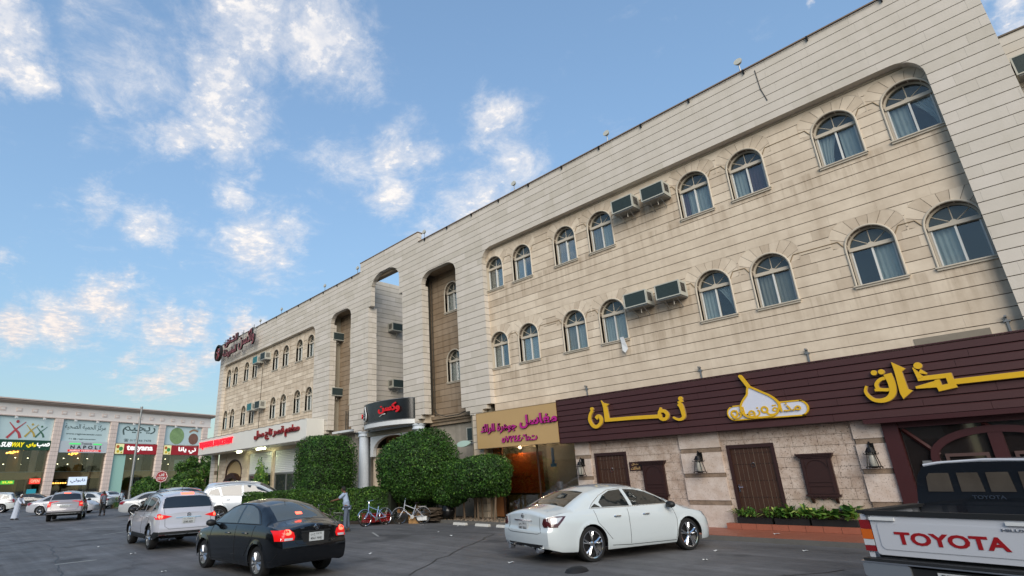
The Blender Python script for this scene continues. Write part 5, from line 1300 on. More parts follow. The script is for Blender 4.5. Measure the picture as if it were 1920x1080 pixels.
# signs of the shops
def msign(name, label, a, b, z0, z1, m, d=.2):
    t = thing(name, label, 'sign', tuple(MA + MD*(a+b)/2 + MN*.1 + Vector((0, 0, z0)))); MB().box(a, b, -d, -.0, z0, z1, FM).build('sign_box', m, t); return t, mface(d)
t, FX = msign('sandwich_shop_sign', 'dark green sign with white and yellow letters on the left mall bay', -.0, 7.1, 6.96, 8.25, mat('dark green sign', '#1d4632', .4))
YL = mat('yellow letter', '#d8c81c', .4, emit='#e8d820', estr=.35); WHL = mat('white letter', '#e0e0dc', .4, emit='#f0f0ee', estr=.4)
lettering('lettering', 'SUB', FX, 1.15, 2.38, 7.3, 7.92, WHL, t, .06, 0, .03, False, .25); lettering('lettering', 'WAY', FX, 2.40, 3.85, 7.3, 7.92, YL, t, .06, 0, .03, False, .25)
lettering('lettering', 'واي', FX, 4.1, 5.3, 7.25, 7.9, YL, t, .06, 0, .03, True); lettering('lettering', 'صب', FX, 5.35, 6.95, 7.25, 7.95, WHL, t, .06, 0, .03, True)
t, FX = msign('pizzeria_sign', 'white sign with black letters between green strips and a red band on the mall', 8.25, 14.9, 6.72, 8.3, mat('white sign face', '#b9c0c4', .4))
lettering('lettering', 'NAPOLI', FX, 9.7, 13.9, 7.25, 7.72, MT['black'], t, .05, 0, .01, False, 0, 1.7)
for (a, b) in ((9.5, 11.0), (12.8, 14.0)):
    o = MB(); poly(o, [(a, 7.85), (b, 7.85), (b, 8.02), (a, 8.02)], FX, 0, .04); o.build('green_strip', mat('green strip', '#3fae5c', .4, emit='#50e070', estr=.5), t)
o = MB(); poly(o, [(9.4, 6.86), (14.0, 6.86), (14.0, 7.14), (9.4, 7.14)], FX, 0, .03); o.build('red_band', mat('red band', '#c02028', .4, emit='#e02028', estr=.3), t)
lettering('lettering', 'italian restaurant', FX, 9.7, 13.7, 6.9, 7.11, WHL, t, .02, .03, .0)
lettering('lettering', 'Trattoria', FX, 11.1, 12.6, 7.85, 8.15, MT['steel'], t, .03)
RDM = mat('crimson sign', '#a01c26', .4)
t, FX = msign('tea_shop_sign', 'crimson sign with white Latin letters and a fruit square on the mall', 16.1, 22.9, 6.62, 8.15, RDM)
lettering('lettering', 'teayana', FX, 17.9, 22.2, 6.95, 7.95, WHL, t, .05, 0, .03)
def fruit(t, a):
    o = MB(); poly(o, [(a, 6.65), (a + 1.3, 6.65), (a + 1.3, 8.12), (a, 8.12)], FX, 0, .02); o.build('fruit_square', mat('cream square', '#d8d49c', .5, emit='#e0dca0', estr=.2), t)
    for (x, y, r_, c) in ((.35, 7.7, .25, '#c0662c'), (.85, 7.4, .32, '#3d8f4c'), (.45, 7.0, .22, '#d8b62c'), (1.0, 6.85, .14, '#c8a020')):
        o = MB(); disc(o, (a + x, y), r_, FX, .02, .03, 12); o.build('fruit_print', mat('print', c, .5), t)
fruit(t, 16.15)
t, FX = msign('arabic_tea_shop_sign', 'crimson sign with white Arabic letters on the rightmost mall bay', 24.1, 31.05, 6.62, 8.1, RDM)
lettering('lettering', 'تي يانا', FX, 26.8, 30.2, 6.85, 7.9, WHL, t, .05, 0, .03, True); fruit(t, 24.15)
def inner_sign(label, a, b, z0, z1, col, txt, tcol, arabic, e=.5):
    t = thing('window_sign', label, 'sign', tuple(MA + MD*(a+b)/2 + MN*.3 + Vector((0, 0, z0)))); MB().box(a, b, -.10, -.02, z0, z1, FM).build('sign_box', mat('sign colour', col, .4, emit=col, estr=e), t)
    if txt: lettering('lettering', txt, mface(.10), a + (b-a)*.1, b - (b-a)*.1, z0 + (z1-z0)*.25, z1 - (z1-z0)*.2, mat('sign text', tcol, .5, emit=tcol, estr=.4), t, .02, 0, .01, arabic)
inner_sign('white window sign with blue Arabic word in the pizzeria bay', 10.3, 12.8, 2.3, 3.4, '#b8c4d4', 'نابولي', '#28304c', True)
inner_sign('small green neon window sign at the left of the sandwich shop', 2.1, 3.6, 2.65, 3.1, '#3a8c34', 'SUB', '#f0e040', False, .8)
inner_sign('red neon window sign in the sandwich shop', 5.4, 6.7, 2.6, 3.3, '#b83224', 'OPEN', '#ffb090', False, 1.0)
inner_sign('blue window poster at the foot of the sandwich shop', 5.3, 6.4, 1.0, 1.95, '#2b8796', None, '', False, .2)

# street lamp pole, stop sign
sl = thing('street_lamp', 'tall grey street lamp pole in front of the crimson tea shop sign', 'street lamp', (-64.6, 14.4, 0))
MB().lathe([(.22, 0), (.22, .25), (.15, .3), (.13, 4), (.085, 9.6)], 12, Matrix.Translation((-64.6, 14.4, 0))).build('pole', MT['steel'], sl, smooth=True)
MB().lathe([(.10, 9.6), (.14, 9.66), (.12, 9.78)], 12, Matrix.Translation((-64.6, 14.4, 0))).build('lamp_head', MT['steel'], sl)
ss_ = thing('stop_sign', 'red octagonal stop sign in Arabic and English on a thin pole', 'road sign', (-52.5, 14.0, 0))
FSg = frame_face((-52.5, 13.96, 0), Vector((.86, .5, 0)), Vector((.5, -.86, 0)))
FSg = frame_face((-52.45, 13.95, 0), Vector((.26, .966, 0)), Vector((.966, -.26, 0)))
a = MB(); disc(a, (0, 2.55), .50, FSg, 0, .03, 8); o = a.build('sign_plate', mat('red sign plate', '#8e2028', .45), ss_)
a = MB(); disc(a, (0, 2.55), .47, FSg, .035, .042, 8, .43); a.build('white_border', MT['white'], ss_)
lettering('lettering', 'قف', FSg, -.2, .2, 2.58, 2.85, MT['white'], ss_, .004, .043, .02, True); lettering('lettering', 'STOP', FSg, -.3, .3, 2.3, 2.5, MT['white'], ss_, .004, .043, .015)
MB().lathe([(.035, 0), (.035, 3.0)], 8, Matrix.Translation((-52.5, 13.95, 0))).build('pole', MT['steel'], ss_)

# houses across the road, behind the photographer: they close the street and show in the glass
OB = mat('rendered street house', '#8f8271', .85, var=.15, scale=.4); OW = mat('dark street window', '#20262c', .2)
def street_house(x0, x1, y0, y1, h, lb, seed):
    t = thing('street_house', lb, 'building', ((x0+x1)/2, y1, 0), 0, 'flat roofed houses across the road'); MB().box(x0, x1, y0, y1, 0, h).build('wall', OB, t)
    MB().box(x0 - .15, x1 + .15, y0, y1 + .15, h, h + .3).build('parapet', OB, t)
    z = 5.2
    while z < h - 1.6:
        x = x0 + 1.6
        while x < x1 - 2: MB().box(x, x + 1.2, y1 + .002, y1 + .05, z, z + 1.5).build('window', OW, t); x += 3.1
        z += 3.5
    MB().box(x0 + .5, x1 - .5, y1 + .003, y1 + .08, .3, 3.4).build('shop_glass', OW, t)
street_house(-30, -8, -40, -26, 12, 'long rendered house across the road from the hotel court', 1); street_house(-6, 14, -40, -25, 13.5, 'tallest rendered house across the road from the restaurant', 2)
street_house(-58, -33, -42, -28, 10.0, 'low rendered house across the road at the far left', 3); street_house(16, 34, -38, -23, 11, 'rendered house across the road beyond the pickup truck', 4)

# ------------------------------------------------------------------ vegetation
def leaves_mesh(P, Nn, size, rs, tilt=.7, fold=True):
    n = len(P)
    D = Nn + rs.normal(0, tilt, (n, 3)); D /= np.linalg.norm(D, axis=1)[:, None] + 1e-9
    A = rs.normal(0, 1, (n, 3)); A -= (A*D).sum(1)[:, None]*D; A /= np.linalg.norm(A, axis=1)[:, None] + 1e-9
    B = np.cross(D, A); s = size*rs.uniform(.6, 1.35, (n, 1))
    V = np.empty((n, 4, 3)); V[:, 0] = P - A*s; V[:, 1] = P + B*s*.45 + D*s*.12; V[:, 2] = P + A*s; V[:, 3] = P - B*s*.45 + D*s*.12
    me = bpy.data.meshes.new('leaves'); me.vertices.add(n*4); me.vertices.foreach_set('co', V.reshape(-1).astype(np.float32))
    me.loops.add(n*4); me.loops.foreach_set('vertex_index', np.arange(n*4, dtype=np.int32)); me.polygons.add(n)
    me.polygons.foreach_set('loop_start', np.arange(0, n*4, 4, dtype=np.int32)); me.polygons.foreach_set('loop_total', np.full(n, 4, dtype=np.int32)); me.update(calc_edges=True)
    return me
def lump(Dn, rs, k=9, amp=.09):
    out = np.zeros(len(Dn))
    for _ in range(k): w = rs.normal(0, 1, 3)*2.6; out += np.sin(Dn @ w + rs.uniform(0, 6))/k**.5
    return 1 + amp*out
def crown_ell(c, r, n, size, m, parent, seed, name='crown', sq=2.0, flat=None, amp=.07, depth=.16, core=.86, tilt=.7):
    rs = np.random.RandomState(seed); d = rs.normal(0, 1, (n, 3)); d /= np.linalg.norm(d, axis=1)[:, None]
    rad = (np.abs(d)**sq).sum(1)**(-1/sq)         # superellipsoid radius
    f = lump(d, np.random.RandomState(seed + 5), amp=amp)
    k = rad*f*(1 - np.abs(rs.normal(0, depth, n)).clip(0, .45) + rs.uniform(0, .03, n))
    P = d*k[:, None]*np.array(r) + np.array(c)
    nn = d/np.array(r); nn /= np.linalg.norm(nn, axis=1)[:, None]
    if flat is not None: keep = P[:, 2] > flat; P, nn = P[keep], nn[keep]
    # straggling shoots stand out of the clipped face in small sprays
    ns = max(6, n//260); q = rs.randint(0, len(P), ns); sp_ = []; sn = []
    for i in q:
        L_ = rs.uniform(.06, .24); dd = nn[i] + rs.normal(0, .45, 3) + np.array([0, 0, .35]); dd /= np.linalg.norm(dd)
        for u in np.linspace(0, 1, 7): sp_.append(P[i] + dd*L_*u + rs.normal(0, .012, 3)); sn.append(dd + rs.normal(0, .6, 3))
    P = np.concatenate([P, np.array(sp_)]); nn = np.concatenate([nn, np.array(sn)])
    me = leaves_mesh(P, nn, size, rs, tilt); me.materials.append(m); o = link(name, me, parent)
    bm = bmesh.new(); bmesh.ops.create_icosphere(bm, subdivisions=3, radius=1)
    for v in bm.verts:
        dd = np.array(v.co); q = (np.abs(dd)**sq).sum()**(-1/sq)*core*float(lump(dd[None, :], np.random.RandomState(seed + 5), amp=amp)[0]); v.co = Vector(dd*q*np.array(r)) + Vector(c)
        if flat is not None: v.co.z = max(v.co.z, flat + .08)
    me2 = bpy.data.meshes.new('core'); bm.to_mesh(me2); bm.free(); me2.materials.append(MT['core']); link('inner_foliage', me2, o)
    return o
def box_hedge(pts, w, z0, z1, n, size, m, parent, seed):
    rs = np.random.RandomState(seed); P = []; Nn = []; core = MB(); L = [((Vector(b)-Vector(a)).length) for a, b in zip(pts[:-1], pts[1:])]; T = sum(L)
    for (a, b), l in zip(zip(pts[:-1], pts[1:]), L):
        a, b = np.array(a), np.array(b); t = (b-a)/l; nn = np.array([-t[1], t[0]]); k = int(n*l/T); u = rs.uniform(0, 1, k); side = rs.choice(3, k, p=[.38, .38, .24])
        x = a + t*(u*l)[:, None]; wob = .06*np.sin(u*l*2.1 + seed) + .04*np.sin(u*l*5.3)
        off = np.where(side == 0, -w/2, np.where(side == 1, w/2, rs.uniform(-w/2, w/2, k))); z = np.where(side == 2, z1 + wob, rs.uniform(z0, z1, k)); jit = np.abs(rs.normal(0, .07, k))
        off = np.where(side == 0, off + jit - .03*wob, np.where(side == 1, off - jit, off)); z = np.where(side == 2, z - jit + .03, z)
        xy = x + nn*off[:, None]; P.append(np.c_[xy, z]); q = np.zeros((k, 3)); q[side == 0, :2] = -nn; q[side == 1, :2] = nn; q[side == 2, 2] = 1; Nn.append(q)
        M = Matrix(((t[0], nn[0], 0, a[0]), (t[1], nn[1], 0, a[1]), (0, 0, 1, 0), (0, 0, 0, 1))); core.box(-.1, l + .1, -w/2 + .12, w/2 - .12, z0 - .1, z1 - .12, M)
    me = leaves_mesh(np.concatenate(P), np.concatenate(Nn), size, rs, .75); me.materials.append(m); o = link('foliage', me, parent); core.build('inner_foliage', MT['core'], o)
    return o
def trunk(mb, pts, r0, r1, n=7): mb.tube(pts, r0, n, r2=r1)

h = thing('hedge', 'long clipped green hedge running behind the bicycles', 'hedge', (-26, 13.6, .1))
box_hedge([(-26.6, 11.0), (-23.6, 13.0), (-20.55, 14.9)], 1.0, .12, 1.36, 30000, .045, MT['hedge'], h, 3)
t = thing('block_topiary', 'large square clipped green bush left of the white column', 'bush', (-26.3, 14.9, .1))
crown_ell((-26.95, 15.2, 2.25), (1.42, 1.3, 1.75), 40000, .048, MT['bush'], t, 12, sq=4.5, amp=.05); m = MB(); trunk(m, [(-26.95, 15.2, .1), (-26.95, 15.2, 1.2)], .12, .09); m.build('trunk', MT['bark'], t)
t = thing('round_topiary', 'large rounded bush between the hotel entrance and the parked bicycles', 'bush', (-19.6, 15.2, .1))
crown_ell((-19.9, 15.75, 2.1), (1.82, 1.5, 1.58), 46000, .048, MT['bush'], t, 14, sq=2.6, amp=.10, flat=.35); m = MB(); trunk(m, [(-19.9, 15.8, .1), (-19.9, 15.8, 1.1)], .15, .1); m.build('trunk', MT['bark'], t)
t = thing('umbrella_tree', 'umbrella shaped clipped tree with several thin trunks beside the laundry shop', 'tree', (-17.6, 16.7, .1))
crown_ell((-16.95, 16.5, 1.75), (1.72, 1.1, .86), 34000, .045, MT['bush'], t, 15, sq=2.4, amp=.13, flat=.95, depth=.2)
crown_ell((-18.2, 16.2, 1.1), (.7, .7, .5), 8000, .045, MT['bush'], t, 16, sq=2.3, amp=.08)
for i, (x, y, dx) in enumerate(((-18.3, 16.5, .1), (-17.8, 16.6, -.05), (-17.5, 16.9, .1), (-17.0, 16.6, 0), (-16.55, 16.9, .12), (-16.1, 16.6, .25), (-17.25, 17.1, -.05))):
    m = MB(); trunk(m, [(x, y, .1), (x + dx*.4, y, .7), (x + dx, y - .05, 1.45)], .042, .03); m.build('trunk', MT['bark'], t)
# far shrubs and palms
for i, (x, y, z, r_, lb) in enumerate(((-47.5, 14.3, 1.5, (2.4, 1.3, 1.25), 'rounded green shrub right of the stop sign'), (-55.5, 14.2, 1.15, (2.2, 1.2, 1.1), 'low dark shrub left of the stop sign'), (-60.5, 15.0, 1.4, (1.4, 1.2, 1.2), 'flowering shrub beside the street lamp pole'))):
    t = thing('shrub', lb, 'shrub', (x, y, 0)); crown_ell((x, y, z), r_, 7000, .12, MT['hedge'], t, 20 + i, amp=.16, depth=.25, core=.75)
def tree(x, y, hgt, r_, lb, seed, n=7000):
    t = thing('tree', lb, 'tree', (x, y, 0), 0, 'trees in the gap beyond the hotel'); m = MB(); trunk(m, [(x, y, 0), (x + .1, y, hgt*.5), (x, y, hgt*.8)], .22, .08)
    rr_ = random.Random(seed)
    for k in range(6): a = rr_.uniform(0, 6.28); trunk(m, [(x + .05, y, hgt*(.4 + .06*k)), (x + math.cos(a)*r_*.7, y + math.sin(a)*r_*.7, hgt*(.62 + .06*k))], .08, .03, 5)
    m.build('trunk', MT['bark'], t)
    rs = np.random.RandomState(seed); P = []; 
    for k in range(16):
        c = np.array([x, y, hgt*.75]) + rs.normal(0, 1, 3)*np.array([r_*.5, r_*.5, hgt*.14]); d = rs.normal(0, 1, (n//16, 3)); d /= np.linalg.norm(d, axis=1)[:, None]; P.append(c + d*r_*.33*rs.uniform(.6, 1.1, (n//16, 1)))
    P = np.concatenate(P); me = leaves_mesh(P, np.tile([0, 0, 1.0], (len(P), 1)), .16, rs, 1.2); me.materials.append(MT['hedge']); link('crown', me, t)
tree(-82, 26.2, 5.2, 2.3, 'bushy green tree next to the palm in the gap beyond the hotel', 31); tree(-92, 30.5, 3.4, 2.2, 'low tree lowest in the gap right of the mall corner', 32); tree(-78.5, 26.3, 4.2, 1.7, 'small tree half hidden by the far corner of the hotel', 33)
def palm(x, y, hgt, lb, seed):
    t = thing('palm_tree', lb, 'palm tree', (x, y, 0)); m = MB(); trunk(m, [(x, y, 0), (x + .15, y, hgt*.5), (x, y, hgt)], .2, .14); m.build('trunk', MT['bark'], t)
    rr_ = random.Random(seed); m = MB()
    for k in range(26):
        a = rr_.uniform(0, 2*PI); el = rr_.uniform(-.3, 1.2); L = rr_.uniform(1.1, 1.7); pts = []
        for j in range(7): u = j/6*L; pts.append(Vector((x + math.cos(a)*math.cos(el)*u, y + math.sin(a)*math.cos(el)*u, hgt + math.sin(el)*u - .45*u*u)))
        sd = Vector((-math.sin(a), math.cos(a), 0))
        for j in range(1, 6):
            for s in (-1, 1):
                for q in (0, .5): p = pts[j]*(1-q) + pts[j+1]*q; m.add([p, p + (pts[j+1]-pts[j])*.35, p + sd*s*.34 + (pts[j+1]-pts[j])*.8 - Vector((0, 0, .14))], [(0, 1, 2)])
    tag(m.build('fronds', MT['hedge'], t, fix=False), kind='stuff')
palm(-86.5, 27.2, 5.0, 'thin palm tree in the gap between the mall and the hotel', 5)
palm(-60.3, 12.2, .5, 'low palm bush behind the people at the mall kerb', 6)
t = thing('climbing_plant', 'loose white green climbing plant against the pier between the shutters', 'plant', (-39.4, 17.2, .1)); crown_ell((-39.4, 17.1, 1.7), (.7, .45, 1.5), 1600, .10, MT['planterleaf'], t, 44, amp=.2, depth=.35, core=.1)
# parked bicycles' clutter, boxes, debris -------------------------------------------------

# ------------------------------------------------------------------ vehicles
def pchip(pts, x):
    if x <= pts[0][0]: return pts[0][1]
    if x >= pts[-1][0]: return pts[-1][1]
    n = len(pts); i = 0
    while pts[i+1][0] < x: i += 1
    def sl(k): return (pts[k+1][1]-pts[k][1])/max(1e-6, pts[k+1][0]-pts[k][0])
    def m(k):
        if k == 0: return sl(0)
        if k == n-1: return sl(n-2)
        a, b = sl(k-1), sl(k)
        return 0 if a*b <= 0 else 2*a*b/(a+b)
    h = pts[i+1][0]-pts[i][0]; t = (x-pts[i][0])/h; a, b = pts[i][1], pts[i+1][1]; m0, m1 = m(i)*h, m(i+1)*h
    return (2*t**3-3*t**2+1)*a + (t**3-2*t**2+t)*m0 + (-2*t**3+3*t**2)*b + (t**3-t**2)*m1
def lin(pts, x):
    if x <= pts[0][0]: return pts[0][1]
    for a, b in zip(pts[:-1], pts[1:]):
        if x <= b[0]: return a[1] + (b[1]-a[1])*(x-a[0])/max(1e-9, b[0]-a[0])
    return pts[-1][1]
class Car:
    """body loft in car coordinates: x forward from the rear bumper, y left, z up"""
    def __init__(s, sp):
        s.sp = sp; L, W = sp['L'], sp['W']; s.root = thing(sp['name'], sp['label'], sp.get('cat', 'car')); s.parts = []
        if sp.get('group'): s.root['group'] = sp['group']
        Ra = sp['Ra']; Rw = sp['R']; xs = {0, L}; step = sp.get('step', .06); k = int(L/step)
        for i in range(k+1): xs.add(round(L*i/k, 4))
        for xa in sp['ax']:
            for a in range(0, 181, 9): xs.add(round(xa + Ra*math.cos(R(a)), 4))
        for q in sp['top']: xs.add(round(q[0], 4))
        xs = sorted(xs); keep = [xs[0]]
        for x in xs[1:]:
            if x - keep[-1] > .012: keep.append(x)
        xs = keep; NS, NG, NT = 14, 6, 8
        def halfw(x): 
            d = min(x, L - x); rc, kk = sp.get('rc', .55), (sp.get('kr', .14) if x < L/2 else sp.get('kf', .2))
            w = W/2*(1 - (kk*(1 - d/rc)**2.4 if d < rc else 0)); return w*(1 - .012*(abs(x - L/2)/(L/2))**2)
        s.halfw = halfw
        def sec(t):   # side section, t=0 sill .. 1 belt
            return pchip(sp.get('sec', [(0, .90), (.12, .955), (.3, .985), (.55, 1.0), (.72, .995), (.88, .975), (1, .93)]), t)
        rows = []
        for x in xs:
            zb = lin(sp['bottom'], x)
            for xa in sp['ax']:
                if abs(x - xa) < Ra: zb = max(zb, sp['zc'] + math.sqrt(Ra*Ra - (x-xa)**2))
            zbelt = pchip(sp['belt'], x); zt = pchip(sp['top'], x); zr = min(max(lin(sp['rail'], x), zbelt), zt); yr = lin(sp['raily'], x); z0 = sp['z0']; hw = halfw(x)
            if zb > zbelt - .04: zb = zbelt - .04
            col = []
            for i in range(NS+1):
                z = zb + (zbelt - zb)*i/NS; t = max(0, (z - z0)/(zbelt - z0)); y = hw*sec(t)
                # wheel arch lip
                for xa in sp['ax']:
                    dd = math.hypot(x - xa, z - sp['zc']) - Ra
                    if 0 <= dd < .07: y += .012*(1 - dd/.07)
                col.append((x, y, z))
            yb = col[-1][1]; yr = min(yr, yb)
            for i in range(1, NG+1):
                t = i/NG; col.append((x, yb + (yr-yb)*t + .018*math.sin(PI*t)*(1 if zr - zbelt > .1 else 0), zbelt + (zr-zbelt)*t))
            for i in range(1, NT+1):
                t = i/NT; col.append((x, yr*(1-t), zr + (zt-zr)*math.sin(t*PI/2)**.9))
            rows.append(col)
        def dx(p):
            x, y, z = p; d = 0
            wr = max(0, 1 - x/.6)**2; wf = max(0, 1 - (L-x)/.6)**2
            if wr: d += wr*lin(sp['rearprof'], z)
            if wf: d -= wf*lin(sp['frontprof'], z)
            # plan curvature of the ends
            if wr: d += wr*sp.get('bow', .07)*(y/(W/2))**2
            if wf: d -= wf*sp.get('bowf', .16)*(y/(W/2))**2
            return (x + d, y, z)
        m = len(rows[0]); V = []; F_ = []
        full = []
        for col in rows:
            c = [dx(p) for p in col]; full.append(c + [(p[0], -p[1], p[2]) for p in reversed(c[:-1])])
        n = len(full[0])
        for c in full: V += c
        for i in range(len(full)-1):
            for j in range(n-1): F_.append((i*n+j, i*n+j+1, (i+1)*n+j+1, (i+1)*n+j))
        # end caps with sideways subdivision
        for base, xx in ((0, 0), ((len(full)-1)*n, L)):
            K = 10; prev = None
            for j in range(m-1):
                a = rows[0 if xx == 0 else -1][j]; rowi = []
                for k_ in range(K+1):
                    if k_ == 0: rowi.append(base + j)
                    elif k_ == K: rowi.append(base + n-1-j)
                    else: V.append(dx((a[0], a[1]*(1 - 2*k_/K), a[2]))); rowi.append(len(V)-1)
                if prev:
                    for k_ in range(K): F_.append((prev[k_], prev[k_+1], rowi[k_+1], rowi[k_]))
                prev = rowi
            for k_ in range(K):   # close to the centre point row
                F_.append((prev[k_], prev[k_+1], base + m-1))
        me = bpy.data.meshes.new('body'); me.from_pydata(V, [], F_); me.materials.append(sp['paint'])
        bm = bmesh.new(); bm.from_mesh(me); bmesh.ops.remove_doubles(bm, verts=bm.verts, dist=.0008); bmesh.ops.recalc_face_normals(bm, faces=bm.faces); bm.to_mesh(me)
        s.bvh = BVHTree.FromBMesh(bm); bm.free(); me.shade_smooth()
        try: me.set_sharp_from_angle(angle=R(50))
        except Exception: pass
        o = bpy.data.objects.new('body', me); COL.objects.link(o); o.parent = s.root; s.body = o
        # underbody and wheel wells
        u = MB(); u.box(.5, L - .5, -W/2 + .3, W/2 - .3, sp['z0'] + .06, .62)
        for xa in sp['ax']:
            for sy in (-1, 1):
                pts = [(xa + (Ra + .01)*math.cos(R(a)), sp['zc'] + (Ra + .01)*math.sin(R(a))) for a in range(0, 181, 15)]
                vs = [(p[0], sy*(W/2 - .04), p[1]) for p in pts] + [(p[0], sy*(W/2 - .32), p[1]) for p in pts]; k_ = len(pts)
                u.add(vs, [(i, i+1, k_+i+1, k_+i) for i in range(k_-1)])
        s.add(u, 'underbody', MT['black'])
        for xa in sp['ax']:
            for sy in (1, -1): s.wheel(xa, sy)
    def add(s, mb, name, m, parent=None, smooth=False, fix=True):
        o = mb.build(name, m, None, smooth, fix); o.parent = parent or s.root; return o
    def ray(s, a, b, mode):
        o, d = {'L': ((a, 3, b), (0, -1, 0)), 'R': ((a, -3, b), (0, 1, 0)), 'B': ((-3, a, b), (1, 0, 0)), 'F': ((9, a, b), (-1, 0, 0)), 'T': ((a, b, 5), (0, 0, -1))}[mode]
        h = s.bvh.ray_cast(Vector(o), Vector(d))
        if h[0] is None:
            g = {'L': (a, s.sp['W']/2, b), 'R': (a, -s.sp['W']/2, b), 'B': (0, a, b), 'F': (s.sp['L'], a, b), 'T': (a, b, 1.3)}[mode]; h = s.bvh.find_nearest(Vector(g))
        nrm = h[1].copy()
        if nrm.dot(Vector(d)) > 0: nrm = -nrm
        return h[0], nrm
    def patch(s, name, poly_, mode, m, off=.004, parent=None, edge=.07, raise_=0, into=None):
        bm = bmesh.new(); f = bm.faces.new([bm.verts.new((p[0], p[1], 0)) for p in poly_])
        bmesh.ops.triangulate(bm, faces=bm.faces[:])
        for _ in range(6):
            lg = [e for e in bm.edges if e.calc_length() > edge]
            if not lg: break
            bmesh.ops.subdivide_edges(bm, edges=lg, cuts=1); bmesh.ops.triangulate(bm, faces=[f for f in bm.faces if len(f.verts) > 3])
        idx = {v: i for i, v in enumerate(bm.verts)}; V, Vi = [], []
        for v in bm.verts:
            p, nr = s.ray(v.co.x, v.co.y, mode); V.append(p + nr*off); Vi.append(p - nr*.012)
        n = len(V); F_ = [tuple(idx[v] for v in f.verts) for f in bm.faces]; F2 = []
        for e in bm.edges:
            if len(e.link_faces) == 1: a, b = idx[e.verts[0]], idx[e.verts[1]]; F2.append((a, b, b+n, a+n))
        bm.free(); tgt = into or MB(); tgt.add(V + Vi, F_ + F2)
        if into is not None: return None
        o = s.add(tgt, name, m, parent, True); return o
    def line(s, name, pts, mode, m, w=.006, off=.0035, parent=None, step=.06, closed=False, into=None):
        P = []; pts = list(pts) + ([pts[0]] if closed else [])
        for a, b in zip(pts[:-1], pts[1:]):
            k = max(1, int(math.hypot(b[0]-a[0], b[1]-a[1])/step))
            for i in range(k): P.append((a[0]+(b[0]-a[0])*i/k, a[1]+(b[1]-a[1])*i/k))
        if not closed: P.append(pts[-1])
        Q = []
        for p in P: h, nr = s.ray(p[0], p[1], mode); Q.append(h + nr*(off - w*.6))
        tgt = into or MB(); tgt.tube(Q, w, 5, closed=closed)
        if into is None: return s.add(tgt, name, m, parent)
    def wheel(s, xa, sy):
        sp = s.sp; Rw, wd = sp['R'], sp.get('tw', .2); yo = sy*(sp['W']/2 - .035)
        M = Matrix.Translation((xa, yo, Rw)) @ (Matrix.Rotation(R(-90), 4, 'X') if sy > 0 else Matrix.Rotation(R(90), 4, 'X'))
        rr_ = sp.get('rim', Rw*.68)
        key = (sp['name'], )
        w = MB().lathe([(rr_, -wd), (Rw - .02, -wd), (Rw, -wd + .03), (Rw + .001, -.04), (Rw - .012, -.012), (rr_ + .03, .0), (rr_, -.006), (rr_ - .004, -wd)], 36, M, cap=False)
        t = s.add(w, 'wheel', MT['rubber'], smooth=True)
        rim = MB().lathe([(rr_, -.004), (rr_ - .02, -.008), (rr_ - .028, -.05), (rr_ - .035, -.14)], 36, M, cap=False)
        ns = sp.get('spokes', 5); dbl = sp.get('double', True)
        for k in range(ns):
            a = 2*PI*k/ns + .3
            for off in ((-.12, .12) if dbl else (0,)):
                w0, w1 = (.018, .026) if dbl else (.036, .05)
                q = []
                for r_, da, dz in ((.05, off*.5, -.025), (rr_*.6, off, -.02), (rr_ - .02, off*1.5 if dbl else 0, -.03)): q.append((r_*math.cos(a+da), r_*math.sin(a+da), dz))
                rim.tube([M @ Vector(p) for p in q], w0, 4, r2=w1*.8)
        rim.lathe([(.001, -.01), (.03, -.01), (.055, -.02), (.06, -.05)], 14, M, cap=False)
        s.add(rim, 'rim', sp.get('rimmat', MT['alloy']), t, smooth=True)
        s.add(MB().lathe([(.001, -.075), (.16, -.078), (rr_ - .03, -.085)], 20, M, cap=False), 'brake_disc', MT['darksteel'], t)
    def place(s, x, y, heading, scale=1.0):
        # position of the rear axle centre
        h = R(heading); ax = s.sp['ax'][0]*scale
        s.root.location = (x - ax*math.cos(h), y - ax*math.sin(h), 0); s.root.rotation_euler = (0, 0, h); s.root.scale = (scale,)*3
MT['rubber'] = mat('tyre rubber', '#131313', .8, var=.1); MT['alloy'] = mat('silver alloy', '#9fa2a6', .28, metal=.85); MT['darksteel'] = mat('dark brake steel', '#2a2a2b', .5, metal=.6)
MT['carglass'] = glass_mat('tinted car glass', (.25, .28, .28), .01, .72, base=(.012, .015, .016), refl=1.2)
MT['cargap'] = mat('panel gap', '#08090a', .8)
MT['brake'] = mat('lit brake lamp', '#a00c12', .25, emit='#ff1810', estr=.3); MT['brakehot'] = mat('lit brake bulb', '#ff6050', .25, emit='#ff5a40', estr=2.2)
MT['cw'] = mat('cab window', '#4c463f', .05, coat=1, var=.5, scale=3); MT['redlens'] = mat('red lamp lens', '#7c1016', .12, coat=1); MT['clearlens'] = mat('clear lamp lens', '#b9bec2', .12, coat=1); MT['amber'] = mat('amber lens', '#c05a10', .2, coat=1)  # cab window: lighter mottled colour stands in for reflections in the glass
MT['plate'] = mat('number plate', '#b5b8b8', .5); MT['blackplastic'] = mat('black bumper plastic', '#161718', .55); MT['headlens'] = mat('headlamp lens', '#8d949a', .1, coat=1)
def plate(car, yc, zc, w=.36, h=.17, txt=('٤٥٦١ ح ن', '4561 NHJ'), mode='B'):
    p, nr = car.ray(yc, zc, mode); sgn = -1
    x = p.x - .012; mb = MB().box(x - .006, x + .004, yc - w/2, yc + w/2, zc - h/2, zc + h/2); o = car.add(mb, 'number_plate', MT['plate'])
    FX = frame_face((x - .006, yc, zc), Vector((0, -1, 0)), Vector((-1, 0, 0)))
    for (t, y0, y1, ar) in ((txt[0], .015, h/2 - .012, True), (txt[1], -h/2 + .012, -.01, False)):
        l = lettering('plate_text', t, FX, -w/2 + .03, w/2 - .06, y0, y1, MT['black'], None, .002, 0, .01, ar); l.parent = o
